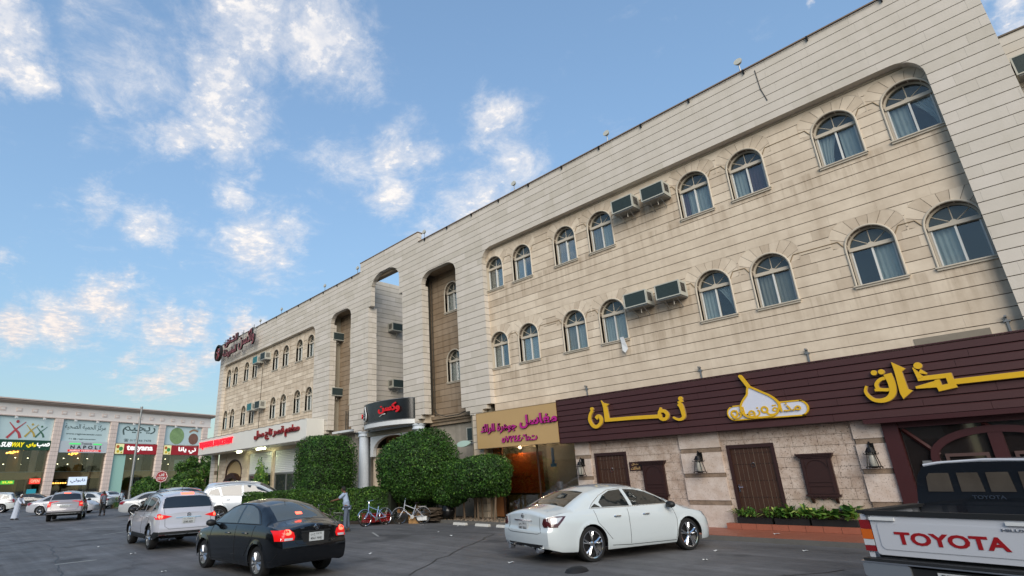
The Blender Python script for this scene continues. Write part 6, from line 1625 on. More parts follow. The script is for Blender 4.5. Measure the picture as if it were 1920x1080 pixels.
def mirror(car, x, y, z, sy, m, sz=1):
    mb = MB(); T = Matrix.Translation((x, sy*(y + .10), z)) @ Matrix.Scale(sz, 4)
    bm = bmesh.new(); bmesh.ops.create_icosphere(bm, subdivisions=2, radius=1); vs = [T @ Vector((v.co.x*.075 - (.02 if v.co.x < 0 else 0), v.co.y*.115, v.co.z*.075)) for v in bm.verts]; fs = [tuple(v.index for v in f.verts) for f in bm.faces]; bm.free()
    mb.add(vs, fs); mb.tube([(x + .02, sy*(y - .05), z - .04), (x, sy*(y + .04), z - .03)], .022, 6); car.add(mb, 'wing_mirror', m, smooth=True)

def sedan_common(car, sp):
    W = sp['W']
    for sd in ('L', 'R'):
        for nm, pl in sp['sidewin']: car.patch('side_window', pl, sd, MT['carglass'], .003)
        o = MB(); car.line('', sp['dlo'], sd, None, .011 if sp.get('chromedlo') else .009, .004, closed=True, into=o); car.add(o, 'window_trim', MT['chrome'] if sp.get('chromedlo') else MT['blackplastic'])
        g = MB()
        for pl in sp['gaps']: car.line('', pl, sd, None, .005, .0035, into=g)
        car.add(g, 'door_gap', MT['cargap'])
        for (x, z) in sp['handles']:
            h, nr = car.ray(x, z, sd); sg = 1 if sd == 'L' else -1
            mb = MB().tube([(x - .085, h.y + sg*.004, z), (x - .07, h.y + sg*.03, z + .004), (x + .07, h.y + sg*.03, z + .006), (x + .085, h.y + sg*.004, z + .002)], .014, 6); car.add(mb, 'door_handle', sp.get('handlemat', sp['paint']), smooth=True)
        mirror(car, sp['mir'][0], W/2 - .02, sp['mir'][1], 1 if sd == 'L' else -1, sp.get('mirmat', sp['paint']))
    car.patch('rear_window', sp['rearwin'], sp.get('rwmode', 'T'), MT['carglass'], .003)
    car.patch('windscreen', sp['windscreen'], 'T', MT['carglass'], .003)
def sym(half): return half + [(x, -y) for x, y in reversed(half)]
def symb(half): return half + [(-y, z) for y, z in reversed(half)]
def sedan_spec(**k):
    """generic saloon; lengths as fractions so that far cars reuse it"""
    L, W, H = k['L'], k['W'], k['H']; f = lambda l: [(x*L, z*H) for x, z in l]
    sp = dict(L=L, W=W, H=H, z0=.17, Ra=k['R'] + .045, zc=k['R'], rc=.6, kr=.13, kf=.22, tw=.2,
      top=f([(0, .655), (.012, .675), (.05, .70), (.105, .715), (.135, .735), (.20, .85), (.28, .955), (.36, .992), (.43, 1.0), (.52, .992), (.60, .955), (.68, .85), (.765, .71), (.80, .685), (.90, .62), (.965, .53), (1, .45)]),
      belt=f([(0, .60), (.12, .655), (.35, .66), (.60, .635), (.77, .60), (.92, .53), (1, .40)]),
      rail=f([(0, .60), (.10, .665), (.135, .70), (.20, .80), (.27, .89), (.35, .935), (.43, .945), (.52, .935), (.59, .90), (.67, .80), (.76, .665), (.80, .62), (.92, .55), (1, .41)]),
      raily=[(0, W*.40), (.10*L, W*.42), (.14*L, W*.40), (.26*L, W*.345), (.40*L, W*.335), (.58*L, W*.34), (.68*L, W*.375), (.76*L, W*.43), (.80*L, W*.43), (L, W*.34)],
      bottom=[(0, .30), (.3, .24), (1.0, .20), (L-1.0, .20), (L-.3, .22), (L, .26)],
      rearprof=[(.2, .10), (.35, .02), (.5, .0), (.62, .0), (.68, .03), (.72*H, .05), (.8*H, .06)], frontprof=[(.2, .04), (.4, 0), (.6, .02), (.8, .12)],
      sidewin=[('r', f([(.225, .69), (.27, .80), (.315, .875), (.375, .915), (.435, .925), (.435, .685)])), ('f', f([(.455, .685), (.455, .925), (.53, .915), (.585, .88), (.65, .79), (.715, .675)]))],
      dlo=f([(.20, .68), (.25, .79), (.30, .87), (.37, .925), (.45, .94), (.53, .93), (.60, .885), (.66, .795), (.735, .665), (.6, .668), (.4, .678)]),
      gaps=[f([(.445, .65), (.44, .5), (.44, .19)]), f([(.255, .66), (.265, .5), (.335, .27)]) , f([(.72, .63), (.73, .45), (.715, .19)]), f([(.335, .19), (.44, .175), (.715, .17)])],
      handles=[(.335*L, .56*H), (.52*L, .545*H)], mir=(.685*L, .675*H), rwmode='T',
      rearwin=sym([(.145*L, W*.30), (.145*L, W*.15), (.145*L, 0.001)])[:3] and sym([(.27*L, W*.27), (.14*L, W*.34)]),
      windscreen=sym([(.755*L, W*.36), (.615*L, W*.285)]))
    sp.update(k); return sp
# order points properly for the T patches
def quad_T(x0, w0, x1, w1): return [(x0, w0), (x0, -w0), ((x0+x1)/2, -(w0+w1)/2), (x1, -w1), (x1, w1), ((x0+x1)/2, (w0+w1)/2)]

# --- black sedan in the foreground
P_BLACK = mat('black car paint', '#0b0d10', .2, coat=.7, spec=.25)
sp = sedan_spec(name='parked_car', label='black saloon with lit brake lamps nearest the camera at the left', L=4.30, W=1.70, H=1.46, R=.30, ax=(.92, 3.47), paint=P_BLACK, spokes=9, double=False, rim=.205, step=.05, R_=0)
sp['name'] = 'black_sedan'; sp['mirmat'] = MT['blackplastic']
sp['rearwin'] = quad_T(.60, .56, 1.18, .47); sp['windscreen'] = quad_T(2.62, .50, 3.27, .62)
CGL = MT['carglass']; MT['carglass'] = glass_mat('clear car glass', (.45, .5, .48), .01, .93, base=(.085, .095, .09), refl=1.3)  # nearly opaque; paler base colour stands for light seen through the windows
c = Car(sp); sedan_common(c, sp); MT['carglass'] = CGL
TA = [(-.80, .90), (-.60, .93), (-.49, .88), (-.47, .78), (-.50, .70), (-.82, .70)]
for sgn in (1, -1):
    o = MB(); c.patch('', [(sgn*.80, .715), (sgn*.50, .72), (sgn*.475, .78), (sgn*.50, .86), (sgn*.58, .905), (sgn*.80, .90)], 'B', None, .014, into=o)
    c.patch('', [(.135, .715), (.19, .745), (.25, .82), (.19, .90), (.135, .90)], 'L' if sgn > 0 else 'R', None, .014, into=o); t = c.add(o, 'tail_lamp', MT['brake'], smooth=True)
    c.patch('lamp_bulb', [(sgn*(.62 + .07*math.cos(a*PI/6)), .86 + .045*math.sin(a*PI/6)) for a in range(12)], 'B', MT['brakehot'], .017, t)
    c.patch('reversing_lens', [(sgn*.74, .722), (sgn*.53, .725), (sgn*.52, .765), (sgn*.74, .765)], 'B', MT['clearlens'], .018, t)
g = MB(); c.line('', [(-.47, .95), (-.44, .80), (-.46, .68), (-.40, .63), (.40, .63), (.46, .68), (.44, .80), (.47, .95)], 'B', None, .005, .003, into=g); c.line('', [(.17, .50), (.35, .34), (.50, .34)], 'L', None, .004, .003, into=g); c.add(g, 'boot_gap', MT['cargap'])
c.patch('plate_recess', symb([(.30, .855), (.34, .80), (.28, .66)]), 'B', MT['cargap'], .002); c.patch('boot_trim', symb([(.34, .87), (.34, .845)]), 'B', MT['blackplastic'], .012)
plate(c, 0, .755, .34, .16)
FX = frame_face((c.ray(0, .93, 'B')[0].x - .008, 0, .93), Vector((0, -1, 0)), Vector((-1, 0, 0)))
a = MB(); disc(a, (0, 0), .055, FX, 0, .012, 20, .043); stroke(a, [(-.035, 0), (0, .022), (.035, 0), (0, -.022)], .009, FX, 0, .012, 3, True); stroke(a, [(-.014, 0), (0, .044), (.014, 0), (0, -.02)], .008, FX, 0, .012, 3, True); c.add(a, 'badge', MT['chrome'])
for (s_, y, w) in (('YARIS', -.33, .10), ('1.5', .33, .05)):
    l = lettering('badge_text', s_, FX, y - w/2, y + w/2, -.02, .005, MT['chrome'], None, .006, 0, .004); l.parent = c.root
c.patch('high_brake_lamp', [(.72, .07), (.72, -.07), (.78, -.07), (.78, .07)], 'T', MT['brakehot'], .012)
for sgn in (1, -1):
    o = MB(); c.patch('', [(3.95, .72), (4.15, .66), (4.12, .52), (3.98, .55)], 'L' if sgn > 0 else 'R', None, .006, into=o); c.add(o, 'headlamp', MT['headlens'], smooth=True)
c.add(MB().tube([(1.35, .0, 1.455), (1.25, 0, 1.60), (1.22, 0, 1.62)], .008, 5), 'aerial', MT['blackplastic'])
c.patch('side_indicator', [(3.62, .70), (3.68, .70), (3.68, .73), (3.62, .73)], 'L', MT['clearlens'], .008)
c.place(-11.67, 5.87, 184)
BLACKCAR = c

# --- white saloon parked towards the restaurant
MT['bumperpaint'] = mat('dull chrome', '#b4b9bf', .38, metal=.85)
P_WHITE = car_paint('pearl white car paint', '#bec6c8', .18)
sp = sedan_spec(name='white_sedan', label='pearl white saloon with chrome wheels parked facing the restaurant doors', L=4.84, W=1.86, H=1.468, R=.335, ax=(1.10, 3.875), paint=P_WHITE, spokes=5, double=True, rim=.262, step=.05, handlemat=MT['chrome'], mirmat=MT['blackplastic'], chromedlo=True, rimmat=MT['chrome'])
f = lambda l: [(x*4.84, z*1.468) for x, z in l]
sp['top'] = f([(0, .64), (.008, .68), (.03, .70), (.09, .72), (.13, .74), (.20, .83), (.28, .93), (.36, .985), (.43, 1.0), (.52, .992), (.60, .95), (.68, .86), (.75, .755), (.79, .72), (.90, .65), (.965, .56), (1, .46)])
sp['rearwin'] = quad_T(.66, .62, 1.30, .50); sp['windscreen'] = quad_T(3.0, .54, 3.62, .68)
sp['sidewin'] = [('q', f([(.245, .695), (.275, .745), (.30, .695)])), ('r', f([(.308, .695), (.30, .76), (.34, .85), (.39, .905), (.455, .918), (.465, .69)])), ('f', f([(.485, .69), (.475, .918), (.54, .905), (.60, .865), (.66, .79), (.70, .72), (.705, .69)]))]
sp['dlo'] = f([(.235, .685), (.27, .765), (.32, .85), (.38, .915), (.46, .935), (.54, .922), (.61, .875), (.67, .79), (.725, .685), (.6, .682), (.4, .682)])
sp['raily'] = [(0, .74), (.48, .78), (.68, .74), (1.26, .63), (1.94, .61), (2.8, .62), (3.3, .69), (3.68, .80), (3.9, .80), (4.84, .62)]
sp['handles'] = [(.375*4.84, .565*1.468), (.545*4.84, .565*1.468)]
c = Car(sp); sedan_common(c, sp)
for sgn in (1, -1):
    o = MB(); sd = 'L' if sgn > 0 else 'R'
    c.patch('', [(sgn*.88, .70), (sgn*.68, .70), (sgn*.64, .76), (sgn*.68, .86), (sgn*.88, .885)], 'B', None, .010, into=o); c.patch('', [(.14, .70), (.24, .70), (.32, .76), (.48, .90), (.24, .90), (.14, .885)], sd, None, .010, into=o)
    t = c.add(o, 'tail_lamp', mat('smoked red lens', '#45191c', .12, coat=1), smooth=True)
    o = MB(); c.patch('', [(.15, .76), (.26, .77), (.40, .88), (.22, .875), (.15, .86)], sd, None, .014, into=o); c.add(o, 'clear_lens', MT['clearlens'], t, True)
    o = MB(); c.patch('', [(4.35, .80), (4.62, .70), (4.70, .60), (4.60, .60), (4.40, .72)], sd, None, .006, into=o); c.add(o, 'headlamp', MT['headlens'], smooth=True)
    yb = sgn*.52; c.add(MB().lathe([(.05, 0), (.05, .12)], 14, Matrix.Translation((-.02, yb, .27)) @ Matrix.Rotation(R(90), 4, 'Y')), 'exhaust', MT['chrome'])
g = MB(); c.line('', [(-.56, .98), (-.56, .70), (-.60, .60), (-.5, .57), (.5, .57), (.60, .60), (.56, .70), (.56, .98)], 'B', None, .005, .003, into=g); c.add(g, 'boot_gap', MT['cargap'])
c.patch('bumper_insert', symb([(.62, .37), (.55, .29)]), 'B', MT['blackplastic'], .004); c.patch('boot_trim', symb([(.32, .825), (.32, .80)]), 'B', MT['chrome'], .018)
plate(c, 0, .70, .34, .16, ('٧٤٠١ ر ص', '7401 XRA'))
FX = frame_face((c.ray(0, .90, 'B')[0].x - .006, 0, .90), Vector((0, -1, 0)), Vector((-1, 0, 0))); a = MB(); disc(a, (0, 0), .045, FX, 0, .01, 18, .034); stroke(a, [(-.05, 0), (.05, 0)], .016, FX, 0, .014); c.add(a, 'badge', MT['chrome'])
c.place(-8.42, 10.94, 75, 1.035)
WHITECAR = c

# --- SUV builder
def suv_spec(**k):
    L, W, H = k['L'], k['W'], k['H']; f = lambda l: [(x*L, z*H) for x, z in l]
    sp = dict(L=L, W=W, H=H, z0=.24, Ra=k['R'] + .05, zc=k['R'], rc=.5, kr=.10, kf=.2, tw=.23, bow=.06,
      top=f([(0, .62), (.02, .66), (.045, .76), (.075, .88), (.10, .955), (.14, .975), (.25, .992), (.36, 1.0), (.48, .99), (.56, .965), (.63, .90), (.71, .79), (.78, .685), (.81, .665), (.90, .63), (.965, .55), (1, .44)]),
      belt=f([(0, .585), (.2, .615), (.45, .60), (.65, .58), (.78, .565), (.92, .51), (1, .40)]),
      rail=f([(0, .59), (.03, .64), (.06, .76), (.10, .86), (.16, .905), (.30, .93), (.46, .925), (.55, .895), (.62, .83), (.70, .72), (.77, .625), (.81, .60), (.92, .54), (1, .41)]),
      raily=[(0, W*.42), (.05*L, W*.41), (.12*L, W*.375), (.3*L, W*.365), (.5*L, W*.365), (.62*L, W*.385), (.76*L, W*.44), (L, W*.36)],
      bottom=[(0, .42), (.25, .33), (1.0, .27), (L-1.0, .27), (L-.3, .30), (L, .34)], sec=[(0, .92), (.12, .965), (.3, .99), (.55, 1.0), (.72, .99), (.88, .97), (1, .93)],
      rearprof=[(.3, .06), (.42, .0), (.62, .0), (.70, .03), (1.0, .07), (1.3, .06), (1.6, .02)], frontprof=[(.2, .04), (.4, 0), (.6, .02), (.9, .10)],
      sidewin=[('q', f([(.115, .70), (.13, .79), (.20, .835), (.225, .665)])), ('r', f([(.245, .66), (.22, .86), (.30, .885), (.41, .895), (.42, .645)])), ('f', f([(.44, .645), (.43, .895), (.52, .875), (.59, .82), (.66, .73), (.705, .64)]))],
      dlo=f([(.10, .69), (.12, .80), (.19, .87), (.30, .905), (.43, .91), (.52, .89), (.60, .83), (.67, .735), (.73, .63), (.6, .628), (.4, .635), (.24, .65)]),
      gaps=[f([(.43, .62), (.43, .45), (.43, .2)]), f([(.235, .65), (.25, .48), (.31, .30)]), f([(.72, .60), (.725, .4), (.70, .2)]), f([(.31, .2), (.5, .185), (.70, .2)])],
      handles=[(.30*L, .555*H), (.49*L, .545*H)], mir=(.675*L, .655*H), rwmode='B',
      rearwin=symb([(.40*W, .70*H), (.355*W, .88*H), (.2*W, .90*H)]), windscreen=quad_T(.585*L, W*.32, .755*L, W*.385))
    sp.update(k); return sp
def suv_details(c, sp, lampmat, lit=True, lamp='side', trim=True, cladding=True):
    W, H, L = sp['W'], sp['H'], sp['L']
    for sgn in (1, -1):
        sd = 'L' if sgn > 0 else 'R'; o = MB()
        if lamp == 'side':
            c.patch('', [(sgn*W*.48, .515*H), (sgn*W*.38, .525*H), (sgn*W*.26, .56*H), (sgn*W*.38, .59*H), (sgn*W*.48, .60*H)], 'B', None, .012, into=o); c.patch('', [(.14, .515*H), (.20, .53*H), (.36, .60*H), (.20, .612*H), (.14, .60*H)], sd, None, .012, into=o)
        else:
            c.patch('', [(sgn*W*.49, .47*H), (sgn*W*.38, .48*H), (sgn*W*.37, .60*H), (sgn*W*.42, .66*H), (sgn*W*.49, .66*H)], 'B', None, .012, into=o); c.patch('', [(.14, .47*H), (.18, .48*H), (.22, .6*H), (.17, .66*H), (.14, .65*H)], sd, None, .012, into=o)
        t = c.add(o, 'tail_lamp', lampmat, smooth=True)
        if lit: c.patch('lamp_bulb', [(sgn*(W*.43 + .05*math.cos(a*PI/5)), .56*H + .05*math.sin(a*PI/5)) for a in range(10)], 'B', MT['brakehot'], .016, t)
        o = MB(); c.patch('', [(L*.90, .58*H), (L*.955, .53*H), (L*.965, .47*H), (L*.92, .50*H)], sd, None, .006, into=o); c.add(o, 'headlamp', MT['headlens'], smooth=True)
        if cladding: 
            o = MB(); c.patch('', [(.0, .31*H), (.30, .31*H), (sp['ax'][0] - sp['Ra'] - .01, .26*H), (sp['ax'][0] - sp['Ra'], .20*H), (.2, .19*H), (.0, .25*H)], sd, None, .007, into=o)
            c.patch('', [(sp['ax'][0] + sp['Ra'] + .01, .25*H), (sp['ax'][1] - sp['Ra'] - .01, .25*H), (sp['ax'][1] - sp['Ra'] - .01, .165*H), (sp['ax'][0] + sp['Ra'] + .01, .165*H)], sd, None, .007, into=o)
            c.add(o, 'side_cladding', MT['blackplastic'])
        rp = [(x, lin(sp['raily'], x)*sgn, 0) for x in (.16*L, .3*L, .42*L, .54*L)]
        pts = []
        for i, (x, y, _) in enumerate(rp): h, _n = c.ray(x, y*.98, 'T'); pts.append((x, y*.98, h.z + (.015 if i in (0, 3) else .045)))
        c.add(MB().tube(pts, .018, 6), 'roof_rail', MT['alloy'])
    g = MB(); c.line('', [(-W*.40, .85*H), (-W*.37, .60*H), (-W*.36, .40*H), (-W*.3, .355*H), (W*.3, .355*H), (W*.36, .40*H), (W*.37, .60*H), (W*.40, .85*H)], 'B', None, .005, .003, into=g); c.add(g, 'tailgate_gap', MT['cargap'])
    if cladding: c.patch('lower_bumper', symb([(W*.44, .31*H), (W*.46, .25*H), (W*.42, .20*H)]), 'B', MT['blackplastic'], .012); c.patch('bumper_strip', symb([(W*.36, .265*H), (W*.36, .235*H)]), 'B', MT['alloy'], .02)
    c.patch('trim_bar', symb([(W*.20, .545*H), (W*.20, .53*H)]), 'B', MT['chrome'], .016)
P_SIL = car_paint('silver white car paint', '#b4b5bd', .25, metal=.0)
sp = suv_spec(name='white_suv', label='white compact SUV with lit brake lamps just ahead of the black saloon', cat='car', L=4.41, W=1.82, H=1.66, R=.35, ax=(.93, 3.57), paint=P_SIL, spokes=5, double=False, rim=.24, step=.055, mirmat=MT['blackplastic'])
c = Car(sp); sedan_common(c, sp); suv_details(c, sp, MT['brake'])
c.patch('high_brake_lamp', symb([(.19, .955*1.66), (.19, .925*1.66)]), 'B', MT['brakehot'], .012); plate(c, 0, .80, .36, .17, ('٢٥٤٨ ع أ', '2548 AED'))
c.patch('reflector', symb([(.80, .43), (.62, .43), (.60, .40)])[:3] + [(.80, .40)], 'B', MT['redlens'], .018); c.patch('reflector', [(-.80, .43), (-.60, .43), (-.60, .40), (-.80, .40)], 'B', MT['redlens'], .018)
c.add(MB().tube([(1.1, 0, 1.66), (1.0, 0, 1.84)], .007, 5), 'aerial', MT['blackplastic']); c.add(MB().lathe([(.03, 0), (.03, .1)], 10, Matrix.Translation((.0, .5, .30)) @ Matrix.Rotation(R(90), 4, 'Y')), 'exhaust', MT['chrome'])
FX = frame_face((c.ray(0, .96, 'B')[0].x - .006, 0, .96), Vector((0, -1, 0)), Vector((-1, 0, 0))); a = MB(); disc(a, (0, 0), .06, FX, 0, .01, 18, .048); stroke(a, [(-.025, -.03), (-.02, .03)], .012, FX, 0, .01); stroke(a, [(.02, -.03), (.025, .03)], .012, FX, 0, .01); stroke(a, [(-.02, -.005), (.02, .005)], .01, FX, 0, .01); c.add(a, 'badge', MT['chrome'])
c.place(-19.6, 5.93, 178.5)

sp = suv_spec(name='grey_suv', label='grey SUV with lit brake lamps driving away near the man in the white robe', L=4.72, W=1.90, H=1.72, R=.37, ax=(.98, 3.8), paint=car_paint('silver grey paint', '#8f8c92', .3), spokes=6, double=False, step=.08, mirmat=MT['blackplastic'])
c = Car(sp); sedan_common(c, sp); suv_details(c, sp, MT['brake'], lamp='tall'); c.patch('high_brake_lamp', symb([(.17, 1.60), (.17, 1.56)]), 'B', MT['brakehot'], .012); plate(c, 0, .86, .5, .13, ('٣١٨ ل', '318 LKA'))
c.place(-42.3, 6.0, 167)
sp = suv_spec(name='large_white_suv', label='big white off roader parked behind the hedge end', L=5.0, W=1.97, H=1.92, R=.40, ax=(1.1, 3.95), paint=car_paint('white paint', '#bcc3ca', .25), spokes=6, double=False, step=.08, handlemat=MT['chrome'])
c = Car(sp); sedan_common(c, sp); suv_details(c, sp, MT['redlens'], lit=False, lamp='tall', cladding=False); plate(c, 0, .95, .36, .17)
c.place(-29.0, 10.6, 66)
sp = suv_spec(name='dark_suv', label='dark bronze people carrier half hidden behind the white compact SUV', L=4.75, W=1.86, H=1.74, R=.36, ax=(.98, 3.8), paint=car_paint('dark bronze paint', '#3a3230', .25), spokes=6, double=False, step=.09, mirmat=MT['blackplastic'])
c = Car(sp); sedan_common(c, sp); suv_details(c, sp, MT['redlens'], lit=False, lamp='tall', cladding=False)
c.place(-26.4, 8.0, 180)
# far cars
def far_sedan(name, label, col, x, y, hd, L=4.75, lit=False, spokes=5):
    sp = sedan_spec(name=name, label=label, L=L, W=1.84, H=1.47, R=.33, ax=(1.05, 3.8*L/4.75), paint=car_paint('far car paint', col, .25), spokes=spokes, double=False, step=.10, mirmat=None); sp['mirmat'] = sp['paint']
    sp['rearwin'] = quad_T(.66, .60, 1.28, .48); sp['windscreen'] = quad_T(2.95*L/4.75, .54, 3.55*L/4.75, .67)
    c = Car(sp); sedan_common(c, sp)
    for sgn in (1, -1):
        o = MB(); c.patch('', [(sgn*.88, .72), (sgn*.55, .76), (sgn*.58, .88), (sgn*.88, .92)], 'B', None, .010, into=o); c.patch('', [(.14, .72), (.24, .76), (.46, .90), (.22, .92), (.14, .90)], 'L' if sgn > 0 else 'R', None, .010, into=o); c.add(o, 'tail_lamp', MT['brake'] if lit else MT['redlens'], smooth=True)
        o = MB(); c.patch('', [(L*.90, .78), (L*.955, .70), (L*.965, .60), (L*.92, .66)], 'L' if sgn > 0 else 'R', None, .006, into=o); c.add(o, 'headlamp', MT['headlens'], smooth=True)
    plate(c, 0, .72, .36, .16, ('١٢٣', '812 KSR')); c.place(x, y, hd); return c
far_sedan('silver_sedan', 'silver saloon parked behind the standing man in the grey shirt', '#a3a8ac', -43.3, 10.3, 62)
far_sedan('silver_sedan', 'pale silver saloon between the man in the robe and the grey SUV', '#a8abb2', -53.8, 6.3, 60)
far_sedan('white_sedan', 'white saloon just right of the grey SUV near the mall', '#c3c6c8', -60.5, 11.2, 232)
far_sedan('white_sedan', 'small white saloon with open door near the mall kerb', '#bfc4c8', -72.0, 14.4, 200)
far_sedan('white_sedan', 'farthest white saloon parked below the tea shop sign', '#c6c8ca', -79.0, 19.5, 170)
far_sedan('dark_sedan', 'dark saloon parked before the sandwich shop glass', '#20262b', -78.0, 8.6, 250)
far_sedan('dark_sedan', 'dark saloon parked in front of the pizzeria bay', '#2c2c30', -80.5, 12.5, 95)
sp = suv_spec(name='white_suv', label='white SUV cut by the left picture edge in front of the mall', L=4.8, W=1.9, H=1.75, R=.37, ax=(1.0, 3.8), paint=car_paint('white far paint', '#c3c7c6', .25), spokes=6, double=False, step=.10)
c = Car(sp); sedan_common(c, sp); suv_details(c, sp, MT['redlens'], lit=False, lamp='tall', cladding=False); c.place(-66.0, 4.5, 255)

# --- pickup truck on the right
pk = thing('pickup_truck', 'white pickup with red tailgate lettering and black cab rear at the right edge', 'pickup truck')
PW = car_paint('white pickup paint', '#b9bcc2', .25); PD = mat('dark navy cab paint', '#15191f', .2, coat=1)
def PA(mb, name, m, parent=None, smooth=False): o = mb.build(name, m, None, smooth); o.parent = parent or pk; return o
# local: x forward from tailgate plane, y left (+) ; right -; width 1.70 centred
HW = .85
def rbox(mb, x0, x1, y0, y1, z0, z1, r=.03):   # box with rounded vertical edges seen from behind
    pts = []
    for (cx_, cz, a0) in ((y1 - r, z1 - r, 0), (y0 + r, z1 - r, 90), (y0 + r, z0 + r, 180), (y1 - r, z0 + r, 270)):
        for a in range(0, 91, 30): pts.append((cx_ + r*math.cos(R(a0+a)), cz + r*math.sin(R(a0+a))))
    mb.prism(pts, x0, x1, axis='x')
m = MB(); rbox(m, -.012, .05, -.765, .765, .735, 1.175, .04); tg = PA(m, 'tailgate', PW, smooth=True)
m = MB(); rbox(m, -.020, -.0125, -.70, .70, .80, 1.10, .05); PA(m, 'tailgate_pressing', PW, tg, True)
for sg in (1, -1):
    prof = [(sg*.775, .52), (sg*.85, .54), (sg*.872, .80), (sg*.868, 1.0), (sg*.85, 1.19), (sg*.775, 1.19)]
    m = MB(); x = 0.0
    # bedside with wheel arch opening
    q = clip(.0, 1.62, .52, 1.19, [op(.62, 1.50, .3, .93, .40, .40)], 10); V, Fc = solid(q, 0, .06); m.add([(p[0], sg*(.872 - p[1] - .02*abs(p[2]-.85)), p[2]) for p in V], Fc)
    PA(m, 'bed_side', PW, smooth=True)
    t = PA(MB().box(-.02, .10, *sorted((sg*.775, sg*.885)), 1.02, 1.125), 'tail_lamp', MT['redlens'])
    PA(MB().box(-.022, .099, *sorted((sg*.776, sg*.886)), .905, 1.018), 'indicator_lens', MT['amber'], t); PA(MB().box(-.018, .099, *sorted((sg*.777, sg*.884)), .835, .902), 'reversing_lens', MT['clearlens'], t); PA(MB().box(-.02, .10, *sorted((sg*.775, sg*.885)), .77, .832), 'lower_lens', MT['redlens'], t)
    PA(MB().box(-.01, 1.62, *sorted((sg*.75, sg*.885)), 1.195, 1.235), 'bed_rail', MT['blackplastic'])
    PA(MB().box(-.04, -.013, *sorted((sg*.50, sg*.76)), 1.125, 1.16), 'tailgate_latch', MT['white'])
PA(MB().box(-.03, .03, -.80, .80, 1.18, 1.235), 'tailgate_cap', MT['blackplastic'])
PA(MB().box(.05, 1.6, -.78, .78, .70, .74), 'bed_floor', MT['blackplastic']); PA(MB().box(1.56, 1.62, -.80, .80, .70, 1.22), 'bed_front_wall', PD)
FX = frame_face((-.022, 0, 0), Vector((0, -1, 0)), Vector((-1, 0, 0)))
REDT = mat('red decal', '#8e1218', .35)
lettering('tailgate_lettering', 'TOYOTA', FX, -.85 + .31, -.85 + 1.33, .865, 1.005, REDT, tg, .003, 0, .035); 
l = [o for o in bpy.data.objects if o.name.startswith('tailgate_lettering')][0]; l.matrix_parent_inverse = Matrix()
def LT(nm, s_, a, b, z0, z1, m, FXX=FX, w=.01, parent=None):
    o = lettering(nm, s_, FXX, a, b, z0, z1, m, None, .006, 0, w); o.parent = parent or pk
LT('badge_text', 'HILUX', .45, .66, 1.065, 1.09, MT['chrome'], w=.03)
# bumper
m = MB()
for (y0, y1) in ((-.90, -.42), (.42, .90)): m = MB(); rbox(m, -.16, .02, y0, y1, .50, .655, .03); PA(m, 'bumper', MT['bumperpaint'], smooth=True)
if 1: pass; PA(MB().box(-.13, .02, -.419, .419, .46, .63), 'bumper_step', MT['blackplastic']); PA(MB().box(-.17, .03, -.91, .91, .657, .672), 'bumper_lip', MT['chrome']); PA(MB().box(-.15, .03, -.88, .88, .674, .70), 'bumper_tread', MT['blackplastic'])
p = PA(MB().box(-.145, -.132, -.18, .18, .46, .61), 'number_plate', MT['plate']); FXP = frame_face((-.146, 0, 0), Vector((0, -1, 0)), Vector((-1, 0, 0))); LT('plate_text', '5713', -.15, .05, .545, .595, MT['black'], FXP, .01, p); LT('plate_text', 'SVTRJ', -.15, .1, .475, .525, MT['black'], FXP, .01, p)
# cab
cabp = [(1.66, .55), (1.66, 1.24), (1.70, 1.55), (1.80, 1.71), (1.98, 1.775), (2.6, 1.80), (3.1, 1.765), (3.35, 1.66), (3.95, 1.22), (4.1, 1.17), (5.0, 1.08), (5.18, .95), (5.2, .5)]
m = MB(); vs = []; secs = []
ys = [(-1, 0)]
rows_ = []
for (x, z) in cabp:
    hw = .83 if z <= 1.25 else .83 - (z - 1.25)*.24
    rows_.append([(x, hw, z)])
def cab_ring(x):
    zt_ = lin(cabp[1:], x); zt_ = pchip([(1.66, 1.24)] + cabp[2:-1] + [(5.2, .9)], x); top = zt_; zb = .5; r = []
    for (zz_, t) in ((zb, 0), (.7, 0), (.95, 0), (min(1.22, top - .03), 0)): r.append((x, .85 - .01*abs(zz_-.9), zz_))
    if top > 1.28:
        yr_ = .85 - (top - 1.22)*.34; r.append((x, (.84 + yr_)/2 + .01, 1.22 + (top-.05-1.22)*.5)); r.append((x, yr_ + .01, top - .06)); r.append((x, yr_ - .05, top - .015)); r.append((x, yr_*.5, top)); r.append((x, 0, top + .008))
    else: r += [(x, .835, top - .02), (x, .80, top - .01), (x, .70, top - .003), (x, .4, top), (x, 0, top + .01)]
    return r
xs_ = [1.66, 1.68, 1.72, 1.78, 1.86, 1.98, 2.2, 2.5, 2.8, 3.05, 3.2, 3.35, 3.5, 3.65, 3.8, 3.95, 4.05, 4.3, 4.6, 4.9, 5.05, 5.15, 5.2]
full = [r + [(p_[0], -p_[1], p_[2]) for p_ in reversed(r[:-1])] for r in map(cab_ring, xs_)]; n = len(full[0]); V = [p_ for r in full for p_ in r]
Fc = [(i*n+j, i*n+j+1, (i+1)*n+j+1, (i+1)*n+j) for i in range(len(full)-1) for j in range(n-1)] + [tuple(range(n)), tuple((len(full)-1)*n + k for k in range(n))]
cab = PA(MB().add(V, Fc), 'cab', PW, smooth=True)
